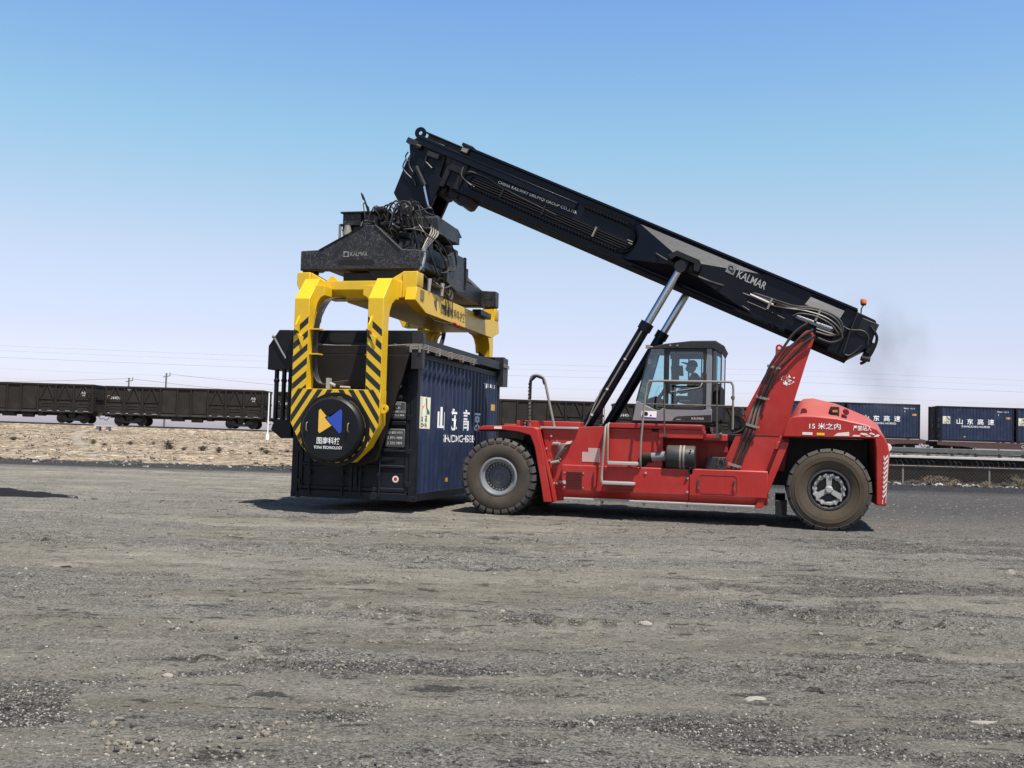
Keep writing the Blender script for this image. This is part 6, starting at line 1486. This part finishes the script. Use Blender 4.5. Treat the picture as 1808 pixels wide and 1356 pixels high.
tag(CN, 'blue container with white Chinese lettering clamped in the yellow tipping frame just above the ground', 'container')

# ================================================================ TRAIN
def bogie(parent, x):
    g = thing('bogie', (x, 0, 0), parent=parent)
    b = MB()
    for y in (-1.0, 1.0):
        b.prism([(x - 1.22, 0.42), (x - 1.15, 0.58), (x - 0.55, 0.66), (x - 0.30, 0.40), (x + 0.30, 0.40), (x + 0.55, 0.66), (x + 1.15, 0.58), (x + 1.22, 0.42), (x + 0.95, 0.36), (x + 0.4, 0.20), (x - 0.4, 0.20), (x - 0.95, 0.36)], 'xz', y - 0.08, y + 0.08)
        for k in (-0.14, 0, 0.14): b.cyl((x + k, y, 0.38), (x + k, y, 0.66), 0.055, n=8)
        for q in (-0.92, 0.92): b.cyl((x + q, y - 0.14, 0.46), (x + q, y + 0.14, 0.46), 0.13, n=12)
    b.box(x - 0.25, x + 0.25, -1.0, 1.0, 0.50, 0.78)
    b.build('bogie_frame', BOGIE, g)
    for q in (-0.92, 0.92):
        b = MB()
        for y in (-0.72, 0.72): b.cyl((x + q, y - 0.065, 0.42), (x + q, y + 0.065, 0.42), 0.42, n=28)
        b.cyl((x + q, -0.72, 0.42), (x + q, 0.72, 0.42), 0.08, n=10)
        b.build('wheelset', BOGIE, g, smooth=40)
    return g
def coupler(b, hl):
    for s_ in (-1, 1):
        x0, x1 = sorted((s_ * (hl - 0.05), s_ * (hl + 0.47))); b.box(x0, x1, -0.10, 0.10, 0.72, 0.95); x0, x1 = sorted((s_ * (hl + 0.2), s_ * (hl + 0.46))); b.box(x0, x1, -0.17, 0.17, 0.70, 0.98)
        b.tube(smooth_path([(s_ * hl, -0.3, 0.75), (s_ * (hl + 0.2), -0.34, 0.42), (s_ * (hl + 0.46), -0.3, 0.5)]), 0.03, 6)
def make_gondola():
    g = thing('gondola_wagon', (0, 0, 0)); hl, hw = 6.50, 1.45; z0, z1 = 1.06, 3.12
    b = MB()
    for y in (-hw, hw): b.box(-hl, hl, min(y, y * 0.966), max(y, y * 0.966), z0, z1)
    for x in (-hl, hl): b.box(min(x, x * 0.992), max(x, x * 0.992), -hw * 0.965, hw * 0.965, z0, z1)
    b.box(-hl, hl, -hw + 0.05, hw - 0.05, z0 - 0.12, z0)
    body = b.build('body', RUST, g)
    b = MB()
    b.box(-hl - 0.04, hl + 0.04, -hw - 0.09, -hw + 0.03, z1 - 0.03, z1 + 0.11); b.box(-hl - 0.04, hl + 0.04, hw - 0.03, hw + 0.09, z1 - 0.03, z1 + 0.11)
    for x in (-hl, hl): b.box(x - 0.06, x + 0.06, -hw, hw, z1 - 0.02, z1 + 0.10)
    b.build('top_rail', RUST, body)
    b = MB(); b.box(-hl, hl, -hw - 0.05, -hw + 0.02, z0 - 0.20, z0 - 0.02); b.box(-hl, hl, hw - 0.02, hw + 0.05, z0 - 0.20, z0 - 0.02); b.box(-hl, hl, -0.2, 0.2, 0.62, z0 - 0.12); coupler(b, hl)
    b.box(-1.2, -0.2, -0.9, -0.4, 0.48, 0.85); b.cyl((0.5, -0.8, 0.62), (1.4, -0.8, 0.62), 0.2, n=14); b.box(1.8, 2.2, -1.0, -0.3, 0.55, 0.9)
    b.build('underframe', BOGIE, g)
    P = 13.0 / 8.6
    xs = [-hl + 0.30, -hl + 1.80, -hl + 3.28, -hl + 4.76, -0.74, 0.74, hl - 4.76, hl - 3.28, hl - 1.80, hl - 0.30]
    xs = [-6.42, -4.90, -3.42, -1.96, -0.55, 0.55, 1.96, 3.42, 4.90, 6.42]
    for sy in (-1, 1):
        for x in xs:
            b = MB(); y0, y1 = sorted((sy * (hw + 0.10), sy * hw)); b.box(x - 0.055, x + 0.055, y0, y1, z0 - 0.18, z1 - 0.03); b.build('side_post', RUST, body)
        for i, (xa, xb) in enumerate(zip(xs, xs[1:])):
            xm = (xa + xb) / 2
            if 3 <= i <= 5:
                if i != 4:
                    y0, y1 = sorted((sy * (hw + 0.05), sy * (hw + 0.003)))
                    b = MB(); b.box(xa + 0.15, xb - 0.12, y0, y1, z0 + 0.05, z1 - 0.12)
                    for q in (0.35, 0.65): b.box(xa + (xb - xa) * q - 0.03, xa + (xb - xa) * q + 0.03, sy * (hw + 0.05) if sy < 0 else y1, sy * (hw + 0.05) + (0 if sy < 0 else 0.04), z0 + 0.1, z1 - 0.2) if False else None
                    dr = b.build('side_door', RUST, body, bevel=0.02)
                continue
            y0, y1 = sorted((sy * (hw + 0.07), sy * (hw + 0.003)))
            b = MB()     # inverted V brace
            for s_ in (-1, 1):
                b.prism([(xm + s_ * 0.06, z1 - 0.10), (xm + s_ * 0.20, z1 - 0.10), (xm + s_ * 0.60, z0 + 1.08), (xm + s_ * 0.60, z0 + 0.90), (xm + s_ * 0.53, z0 + 0.90)], 'xz', y0, y1)
            b.box(xm - 0.6, xm + 0.6, y0, y1, z0 + 0.86, z0 + 0.94); b.build('brace', RUST, body)
            b = MB(); y0, y1 = sorted((sy * (hw + 0.06), sy * (hw + 0.003))); b.box(xm - 0.46, xm + 0.46, y0, y1, z0 - 0.06, z0 + 0.72); y2, y3 = sorted((sy * (hw + 0.09), sy * (hw + 0.055)))
            b.box(xm - 0.46, xm + 0.46, y2, y3, z0 + 0.52, z0 + 0.60); b.box(xm - 0.40, xm + 0.40, y2, y3, z0 + 0.30, z0 + 0.35); b.box(xm - 0.52, xm - 0.46, y2, y3, z0 - 0.02, z0 + 0.50); b.box(xm + 0.46, xm + 0.52, y2, y3, z0 - 0.02, z0 + 0.50)
            b.build('drop_door', RUST, body, bevel=0.015)
            b = MB(); yy = sy * (hw + 0.11); b.box(xm - 0.55, xm - 0.40, min(yy, yy * .98), max(yy, yy * .98), z0 - 0.08, z0 - 0.03); b.box(xm + 0.1, xm + 0.5, min(yy, yy * .98), max(yy, yy * .98), z0 - 0.08, z0 - 0.05); b.build('latch', WHTW, body)
    for s_ in (-1, 1):
        b = MB()
        for z in (1.35, 1.75, 2.15, 2.55): b.tube([(s_ * (hl + 0.10), -1.35, z), (s_ * (hl + 0.10), -0.75, z)], 0.02, 6); b.tube([(s_ * (hl - 0.05), -1.56, z), (s_ * (hl - 0.42), -1.56, z)], 0.02, 6)
        b.tube([(s_ * (hl + 0.10), -1.35, 1.1), (s_ * (hl + 0.10), -1.35, 3.0)], 0.03, 6); b.box(min(s_ * (hl), s_ * (hl + 0.10)), max(s_ * hl, s_ * (hl + 0.10)), -1.2, 1.2, 2.0, 2.15); b.build('ladder', RUST, body)
    bogie(g, -4.6); bogie(g, 4.6)
    y = -hw - 0.003
    lettering('17', 0.20, 0.24, (-6.33, y, 2.20), XP, ZP, WHTW, body); lettering('04406', 0.86, 0.24, (-6.09, y, 2.14), XP, ZP, WHTW, body)
    decal(poly_bm([[(-4.75, 2.98), (-4.66, 3.04), (-4.56, 3.0), (-4.47, 3.04), (-4.40, 2.98), (-4.57, 2.84)]]), 'mark', WHTW, body, (0, y, 0), XP, ZP)
    lettering('AB', 0.42, 0.20, (5.45, y, 2.42), XP, ZP, WHTW, body, bold=0.01); lettering('AB', 0.26, 0.13, (5.55, y, 2.24), XP, ZP, WHTW, body, bold=0.01)
    return g
def at_rail(o, l): o.location = RW(l, TRK, railz(l)); o.rotation_euler = (0, 0, YAW)
GW = make_gondola()
glabels = ['dark brown gondola wagon cut off by the left edge of the picture', 'dark brown gondola wagon with a full side in view left of the container',
           'dark brown gondola wagon mostly hidden behind the blue container and yellow frame', 'dark brown gondola wagon behind the front handrail of the red machine', 'dark gondola wagon half hidden behind the cab and mast']
G0 = []
for i, lb in enumerate(glabels):
    o = GW if i == 0 else copy_tree(GW)
    at_rail(o, -40.85 + i * 13.97); tag(o, lb, 'gondola wagon', 'gondola wagons of the train'); G0.append(o)

def make_flat():
    f = thing('flat_wagon', (0, 0, 0)); hl = 6.5
    b = MB(); b.box(-hl, hl, -1.45, 1.45, 0.92, 1.02); dk = b.build('deck', FLATR, f)
    b = MB()
    for y in (-1.46, 1.46): b.prism([(-hl, 0.92), (-hl, 0.70), (-4.2, 0.62), (-3.4, 0.50), (3.4, 0.50), (4.2, 0.62), (hl, 0.70), (hl, 0.92)], 'xz', y - 0.04, y + 0.04)
    sl_ = b.build('side_sill', FLATR, dk)
    b = MB(); coupler(b, hl); b.box(-hl, hl, -0.2, 0.2, 0.55, 0.91); b.build('underframe', BOGIE, f)
    for x in (-6.2, -0.25, 0.25, 6.2):
        b = MB(); b.box(x - 0.1, x + 0.1, -1.42, -1.2, 1.02, 1.06); b.box(x - 0.1, x + 0.1, 1.2, 1.42, 1.02, 1.06); b.build('lock_plate', BOGIE, dk)
    lettering('C70 5230614', 2.3, 0.22, (0.4, -1.503, 0.64), XP, ZP, WHTW, sl_, bold=0.01)
    bogie(f, -4.6); bogie(f, 4.6)
    return f
FW = make_flat()
fl = ['red brown flat wagon carrying blue containers behind the red counterweight', 'red brown flat wagon carrying blue containers at the right edge']
cl = [('blue container on the flat wagon almost hidden by mast and counterweight', 'blue container on the flat wagon just behind the red counterweight, gap to its right'),
      ('blue container on the flat wagon, whole lettered side in view right of the gap', 'blue container on the flat wagon cut off by the right edge of the picture')]
for i in range(2):
    o = FW if i == 0 else copy_tree(FW)
    l = 27.55 + i * 13.97
    at_rail(o, l); tag(o, fl[i], 'flat wagon', 'flat wagons of the train')
    for j in range(2):
        c = copy_tree(CN); p = RW(l - 3.12 + j * 6.24, TRK, railz(l) + 1.065); c.location = p; c.rotation_euler = (0, 0, YAW - math.pi / 2)
        tag(c, cl[i][j], 'container', 'blue containers on the train')

# ================================================================ poles, wires, marker post
def pole(px_l, d, ztop, lab):
    p = thing('utility_pole', RW(px_l, d, -0.5), lab, 'utility pole', 'utility poles beyond the train')
    b = MB(); b.cyl(RW(px_l, d, -0.5), RW(px_l, d, ztop), 0.15, 0.11, n=10); b.build('shaft', POLE, p)
    b = MB(); b.tube([RW(px_l - 0.45, d, ztop - 0.55), RW(px_l + 0.55, d, ztop - 0.35)], 0.06, 6); b.tube([RW(px_l + 0.5, d, ztop - 0.4), RW(px_l + 0.5, d, ztop + 0.1)], 0.05, 6); b.build('crossarm', POLE, p)
    return p
pole(-52.6, 142, 8.1, 'shorter distant utility pole rising above the gondola wagon')
pole(-47.5, 142, 8.9, 'taller distant utility pole rising above the gondola wagon')
def wire(pts, r, lab):
    b = MB(); b.tube(pts, r, 5, caps=False); o = b.build('power_line', WIRE); tag(o, lab, 'power line', 'power lines across the sky')
for k, (za, zb, r, lab) in enumerate(((12.9, 12.1, 0.009, 'topmost thin power line across the sky above the train'), (12.2, 11.3, 0.008, 'second thin power line just under the topmost one'), (11.2, 10.4, 0.014, 'darkest power line across the sky, third from the top'), (9.6, 8.5, 0.007, 'faint power line fourth from the top'), (8.2, 7.2, 0.005, 'faintest lowest power line crossing the whole sky'))):
    L0, L1 = -95, 110; D_ = 150
    wire([RW(L0 + (L1 - L0) * i / 40, D_, za + (zb - za) * i / 40 - 0.5 * math.sin(math.pi * ((i * 1.5 / 40) % 1.0))) for i in range(41)], r, lab)
wire([RW(-100 + 47.4 * i / 12, 142, 6.6 + 1.4 * i / 12 - 0.5 * math.sin(math.pi * i / 12)) for i in range(13)], 0.022, 'low cable running left from the shorter utility pole')
wire([RW(-52.6 + 40 * i / 12, 142, 8.0 - 2.6 * i / 12 - 0.3 * math.sin(math.pi * i / 12)) for i in range(13)], 0.022, 'low cable sloping right from the shorter utility pole')
wire([RW(-47.5 + 44 * i / 12, 142, 8.8 - 2.2 * i / 12 - 0.4 * math.sin(math.pi * i / 12)) for i in range(13)], 0.020, 'low cable sloping right from the taller utility pole')
mp_ = thing('marker_post', RW(-16.4, 70, 0.6), 'thin white marker post standing by the track beside the container', 'marker post')
b = MB(); b.cyl(RW(-16.4, 70, 0.5), RW(-16.4, 70, 4.05), 0.045, n=8); b.build('pole', WHT, mp_)

b = MB(); b.hexa([RW(-16.4 + q, 70 + e, z) for z in (0.5, 1.25) for q, e in ((-0.10, -0.10), (0.10, -0.10), (0.10, 0.10), (-0.10, 0.10))]); b.build('footing', WHT, mp_, bevel=0.02)
# concrete drain mouth with its pale chute
def drain():
    t = thing('drain_outlet', RW(-31.4, 78, 1.0), 'small pale concrete drain outlet with a broken chute on the gravel slope', 'drain')
    b = MB(); l, d = -31.6, 79.0
    b.hexa([RW(l + q, d + e, z) for z in (0.7, 1.42) for q, e in ((0, 0), (0.22, 0), (0.22, 0.5), (0, 0.5))]); b.hexa([RW(l + q + 0.75, d + e, z) for z in (0.7, 1.42) for q, e in ((0, 0), (0.22, 0), (0.22, 0.5), (0, 0.5))]); b.hexa([RW(l - 0.1 + q, d + e, z) for z in (1.422, 1.56) for q, e in ((0, -0.1), (1.5, -0.1), (1.5, 0.6), (0, 0.6))])
    b.build('headwall', CONC, t)
    rnd = random.Random(3)
    for _ in range(22):
        q = _ / 21; d2 = 77 - 30 * q; l2 = -31.4 + 12.6 * q + rnd.uniform(-.12, .12) - 0.8 * math.sin(q * 3.1); z = float(prof_left(np.array([l2]), np.array([d2]))[0])
        b = MB(); w_ = rnd.uniform(0.12, 0.30); b.hexa([RW(l2 + q_ * w_, d2 + e, z + h + e * 0.01) for h in (-0.1, 0.09) for q_, e in ((-1, -0.4), (1, -0.3), (0.9, 0.4), (-0.8, 0.45))]); b.build('chute_slab', ROCKT if _ % 3 else ROCKP, t, bevel=0.03)
drain()

# ================================================================ plants, debris, stones
def shrub_mesh(name, seed, n, w_, h_, mat):
    rnd = random.Random(seed); b = MB()
    for i in range(n):
        a = rnd.uniform(0, 6.28); r = abs(rnd.gauss(0, 0.4)) * w_; z = rnd.uniform(0.0, 1.0) ** 0.8 * h_ * max(0.25, 1 - r / w_ * 0.6)
        p = Vector((r * math.cos(a), r * math.sin(a) * 0.8, z)); d = Vector((rnd.gauss(0, 1), rnd.gauss(0, 1), rnd.gauss(0.6, 1))).normalized(); e = d.orthogonal().normalized() * rnd.uniform(0.012, 0.03); d = d * rnd.uniform(0.05, 0.13)
        b.add([p - e, p + d * 0.5 + e, p + d, p + d * 0.4 - e], [(0, 1, 2, 3)])
    for i in range(n // 14):
        a = rnd.uniform(0, 6.28); r = rnd.uniform(0.2, 0.9) * w_
        b.tube([(0, 0, -0.1), (r * 0.5 * math.cos(a), r * 0.5 * math.sin(a), h_ * 0.5), (r * math.cos(a), r * math.sin(a), h_ * rnd.uniform(0.7, 1.1))], [0.02, 0.012, 0.004], 4)
    o = b.build(name, mat, smooth=0, fix=False); return o
SH = [shrub_mesh('dry_shrub', 60 + i, 420, 0.62, 0.55, SHRUB) for i in range(3)]
rnd = random.Random(21); used = 0
spots = [(-28.6, 57), (-27.6, 57.6), (-30.2, 54), (-37.0, 55), (-36.3, 53), (-33.7, 54), (-22.5, 56), (-21.5, 55), (-20.7, 56.5), (-19.6, 57), (-18.3, 55.5), (-17.4, 53), (-16.5, 52.5), (-15.7, 53), (-14.6, 52), (-13.8, 51.5), (-12.9, 54), (-12.2, 52), (-11.4, 53.2), (-10.4, 52.4), (-9.9, 50.5)]
for i, (l, d) in enumerate(spots):
    o = SH[i] if i < 3 else SH[i % 3].copy()
    if i >= 3: COL.objects.link(o)
    o.location = RW(l, d, float(prof_left(np.array([l]), np.array([d + 0.0]))[0]) + 0.02)
    s_ = rnd.uniform(0.35, 0.70); o.scale = (s_ * rnd.uniform(1.0, 2.0), s_, s_ * rnd.uniform(0.5, 0.9)); o.rotation_euler = (0, 0, rnd.uniform(0, 6.28))
    tag(o, 'small dark dry shrub on the tan gravel slope below the gondola wagons', 'shrub', 'dry shrubs on the gravel slope')
WD = shrub_mesh('dry_weed', 77, 360, 0.9, 0.62, STRAW); WD2 = shrub_mesh('dry_weed', 78, 260, 0.7, 0.4, SHRUB)
k = 0
for i in range(34):
    l = 11.5 + i * 0.62 + rnd.uniform(-.2, .2)
    src = WD if rnd.random() < 0.55 else WD2
    o = src if k == 0 and src is WD else src.copy()
    if o is src: k = 1
    else: COL.objects.link(o)
    o.location = RW(l, 44.2 + rnd.uniform(-0.5, 0.9), 0.0); s_ = rnd.uniform(0.5, 1.0) * (1.35 if 21 < l < 26 or 28 < l else 0.7); o.scale = (s_, s_, s_); o.rotation_euler = (0, 0, rnd.uniform(0, 6.28))
    tag(o, 'dry straw coloured weed clump at the foot of the wire fence', 'weed', 'dry weeds along the fence')
if k == 0 or True:
    WD2.location = RW(18.4, 44.4, 0); tag(WD2, 'dry straw coloured weed clump at the foot of the wire fence', 'weed', 'dry weeds along the fence')

def rock_geo(rnd, r, sc, n=1):
    bm = bmesh.new(); bmesh.ops.create_icosphere(bm, subdivisions=n, radius=1)
    V = []
    for v in bm.verts:
        q = v.co.normalized() * (1 + rnd.uniform(-0.28, 0.28)); V.append((q.x * r * sc[0], q.y * r * sc[1], q.z * r * sc[2]))
    F = [tuple(x.index for x in f.verts) for f in bm.faces]; bm.free(); return V, F
def scatter(name, count, xy, size, mats, kind='stuff', seed=5, flatn=0.6, templ=6, sub=1):
    rnd = random.Random(seed); rs = np.random.RandomState(seed)
    T = [rock_geo(rnd, 1.0, (1, 0.8, flatn), sub) for _ in range(templ)]
    VV, FF, MI = [], [], []; off = 0
    X, Y = xy(rs, count); Zg = ground_h(X, Y)
    for i in range(len(X)):
        V, F = T[i % templ]; s_ = size(rs, X[i], Y[i]); a = rs.uniform(0, 6.28); c, s2 = math.cos(a), math.sin(a)
        A = np.array(V) * s_; B = np.stack([A[:, 0] * c - A[:, 1] * s2 + X[i], A[:, 0] * s2 + A[:, 1] * c + Y[i], A[:, 2] + Zg[i] + s_ * 0.25], 1)
        VV.append(B); FF += [tuple(off + k for k in f) for f in F]; off += len(V); MI += [int(rs.choice(len(mats), p=[m[1] for m in mats]))] * len(F)
    me = bpy.data.meshes.new(name); me.from_pydata(np.concatenate(VV).tolist(), [], FF)
    for m, _ in mats: me.materials.append(m)
    me.polygons.foreach_set('material_index', MI)
    o = bpy.data.objects.new(name, me); COL.objects.link(o); o['kind'] = kind; return o
def near_xy(rs, n):
    d = 4.2 + 11.0 * rs.rand(n) ** 1.7
    a = rs.uniform(-0.90, 0.28, n)
    return d * a, d
def patch_xy(rs, n):
    X, Y = near_xy(rs, n * 8)
    m = patch_at(X, Y) > 0.4
    return X[m][:n], Y[m][:n]
def clod_xy(rs, n):
    X, Y = mid_xy(rs, n * 10); k = tracks_at(X, Y)[1] + 0.6 * np.clip(fbm(X / 0.8, Y / 0.5, 91, 3) * 5 - 2.6, 0, 1)
    m = k > 0.25 + 0.3 * rs.rand(len(X)); return X[m][:n], Y[m][:n]
def mid_xy(rs, n):
    d = 4.3 + 16.0 * rs.rand(n) ** 1.25; return d * rs.uniform(-0.90, 0.28, n), d
scatter('soil_clods', 3600, clod_xy, lambda r, x, y: 0.005 + 0.021 * r.rand() ** 3.0, [(SOIL, 0.75), (COAL, 0.12), (ROCKG, 0.13)], seed=33, flatn=0.7)
scatter('gravel', 7000, near_xy, lambda r, x, y: 0.0030 + 0.009 * r.rand() ** 3.5, [(ROCKG, 0.4), (ROCKP, 0.25), (COAL, 0.15), (SOIL, 0.20)], seed=5)
scatter('gravel', 16000, patch_xy, lambda r, x, y: 0.0030 + 0.007 * r.rand() ** 2.5, [(COAL, 0.62), (ROCKG, 0.26), (ROCKP, 0.12)], seed=8)
scatter('gravel', 1500, lambda rs, n: (lambda d: (d * rs.uniform(-0.9, 0.28, n), d))(11 + 14 * rs.rand(n)), lambda r, x, y: 0.006 + 0.018 * r.rand() ** 3.5, [(ROCKG, 0.4), (ROCKP, 0.3), (COAL, 0.3)], seed=9)
scatter('rubble', 420, lambda rs, n: (lambda l, d: (l * LV.x + d * NV.x, l * LV.y + d * NV.y))(rs.uniform(9, 32, n), 43.9 + 0.5 * rs.randn(n)), lambda r, x, y: 0.03 + 0.13 * r.rand() ** 3, [(ROCKP, 0.35), (CONC, 0.15), (SOIL, 0.5)], seed=10)
scatter('rubble', 900, lambda rs, n: (lambda l, d: (l * LV.x + d * NV.x, l * LV.y + d * NV.y))(rs.uniform(-45, -6, n), 42.5 + 1.6 * rs.randn(n)), lambda r, x, y: 0.02 + 0.07 * r.rand() ** 3, [(ROCKP, 0.25), (COAL, 0.55), (SOIL, 0.20)], seed=11)
def slope_xy(rs, n):
    l = rs.uniform(-46, -6, n); d = 44 + 34 * rs.rand(n) ** 1.3; return l * LV.x + d * NV.x, l * LV.y + d * NV.y
_gh = ground_h
def ground_h(x, y):
    l = x * LV.x + y * LV.y; d = x * NV.x + y * NV.y; return prof_left(l, d)
scatter('slope_stones', 4200, slope_xy, lambda r, x, y: 0.03 + 0.11 * r.rand() ** 2.5, [(ROCKT, 0.7), (ROCKP, 0.12), (SOIL, 0.18)], seed=15)
ground_h = _gh
def rock(name, lab, x, y, r, sc, mat, seed, rz=0.0, sub=2):
    rnd = random.Random(seed); bm = bmesh.new(); bmesh.ops.create_icosphere(bm, subdivisions=sub, radius=1)
    ph = [rnd.uniform(0, 6.28) for _ in range(6)]
    b = MB(); V = []
    for v in bm.verts:
        q = v.co; k = 1 + 0.22 * math.sin(3 * q.x + ph[0]) * math.cos(2.4 * q.y + ph[1]) + 0.10 * math.sin(6 * q.y + ph[2] + 2 * q.z) + rnd.uniform(-0.13, 0.13)
        X_, Y_ = q.x * k * r * sc[0], q.y * k * r * sc[1]
        V.append((X_ * math.cos(rz) - Y_ * math.sin(rz), X_ * math.sin(rz) + Y_ * math.cos(rz), max(q.z, -0.3) * k * r * sc[2]))
    b.add(V, [tuple(x.index for x in f.verts) for f in bm.faces]); bm.free()
    o = b.build(name, mat, smooth=12); o.location = (x, y, float(ground_h(np.array([x]), np.array([y]))[0]) - r * sc[2] * 0.05)
    tag(o, lab, 'stone'); return o
rock('stone', 'flat grey stone lying in dark gravel near the bottom of the picture', -0.08, 6.42, 0.07, (1.15, 0.62, 0.25), ROCKG, 1, 0.3)
rock('stone', 'long thin grey stone near the lower right corner', 1.16, 6.45, 0.10, (1.25, 0.22, 0.14), ROCKG, 2, 0.1)
rock('stone', 'small round grey stone on the dark gravel patch below the machine', -1.03, 8.87, 0.05, (1, 0.8, 0.6), ROCKG, 3)
rock('stone', 'grey stone on the yard far right beyond the rear wheel', 2.9, 14.19, 0.07, (1.2, 0.8, 0.6), ROCKG, 4)
rock('stone', 'grey clod half buried at the left of the yard', -7.6, 9.9, 0.12, (1.4, 0.7, 0.3), SOIL, 6, 0.4)
rock('stone', 'small tan stone in the lower left gravel patch', -3.6, 5.75, 0.035, (1, 0.8, 0.6), ROCKG, 7)
rock('coal_lump', 'larger black coal lump at the tip of the painted shadow on the left', -14.15, 18.75, 0.10, (1.2, 0.8, 0.7), COAL, 8)
rock('coal_lump', 'smaller black coal lump just right of the larger one on the left', -13.62, 18.75, 0.06, (1.2, 0.8, 0.6), COAL, 9)
def shadow_mound():  # low black mound standing in for a shadow cast from outside the frame
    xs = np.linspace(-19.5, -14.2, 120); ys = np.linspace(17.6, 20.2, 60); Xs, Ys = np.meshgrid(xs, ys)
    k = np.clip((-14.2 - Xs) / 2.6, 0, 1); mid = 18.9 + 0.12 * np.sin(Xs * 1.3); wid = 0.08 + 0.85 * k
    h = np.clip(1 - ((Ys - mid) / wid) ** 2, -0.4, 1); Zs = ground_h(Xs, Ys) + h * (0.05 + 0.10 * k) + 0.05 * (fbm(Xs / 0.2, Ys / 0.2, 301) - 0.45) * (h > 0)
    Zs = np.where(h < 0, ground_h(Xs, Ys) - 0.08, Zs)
    o = grid_mesh('shadow_mound', Xs, Ys, Zs, SHADOWM, 'stuff'); return o
shadow_mound()

# ================================================================ exhaust smoke drifting behind the machine
def smoke():
    me = bpy.data.meshes.new('smoke'); b = MB(); b.box(-1.3, 1.3, -1.2, 1.2, -1.7, 1.7)
    o = b.build('smoke', None or flat('smoke_dummy', (0, 0, 0)), smooth=0); o.data.materials.clear()
    m = bpy.data.materials.new('exhaust_smoke'); m.use_nodes = True; nt = m.node_tree; nt.nodes.remove(nt.nodes['Principled BSDF']); L = nt.links.new
    v = node(nt, 'ShaderNodeVolumePrincipled'); v.inputs['Color'].default_value = (0.42, 0.45, 0.47, 1)
    tc = node(nt, 'ShaderNodeTexCoord'); mp = node(nt, 'ShaderNodeMapping'); mp.inputs['Scale'].default_value = (1 / 1.2, 1 / 1.1, 1 / 1.6); L(tc.outputs['Object'], mp.inputs[0])
    ln = node(nt, 'ShaderNodeVectorMath', operation='LENGTH'); L(mp.outputs[0], ln.inputs[0])
    fo = node(nt, 'ShaderNodeMapRange'); fo.inputs[1].default_value = 1.0; fo.inputs[2].default_value = 0.15; L(ln.outputs['Value'], fo.inputs[0])
    n = node(nt, 'ShaderNodeTexNoise'); n.inputs['Scale'].default_value = 1.5; n.inputs['Detail'].default_value = 4; L(tc.outputs['Object'], n.inputs['Vector'])
    r = node(nt, 'ShaderNodeMapRange'); r.inputs[1].default_value = 0.38; r.inputs[2].default_value = 0.72; L(n.outputs[0], r.inputs[0])
    mu = node(nt, 'ShaderNodeMath', operation='MULTIPLY'); L(fo.outputs[0], mu.inputs[0]); L(r.outputs[0], mu.inputs[1])
    m2 = node(nt, 'ShaderNodeMath', operation='MULTIPLY'); L(mu.outputs[0], m2.inputs[0]); m2.inputs[1].default_value = 0.95; L(m2.outputs[0], v.inputs['Density'])
    L(v.outputs[0], nt.nodes['Material Output'].inputs['Volume']); o.data.materials.append(m)
    o.location = (2.25, 24.0, 3.65); o.rotation_euler = (0, math.radians(-18), 0); o['kind'] = 'stuff'; o['label'] = 'thin grey exhaust smoke drifting behind the boom foot'
smoke()
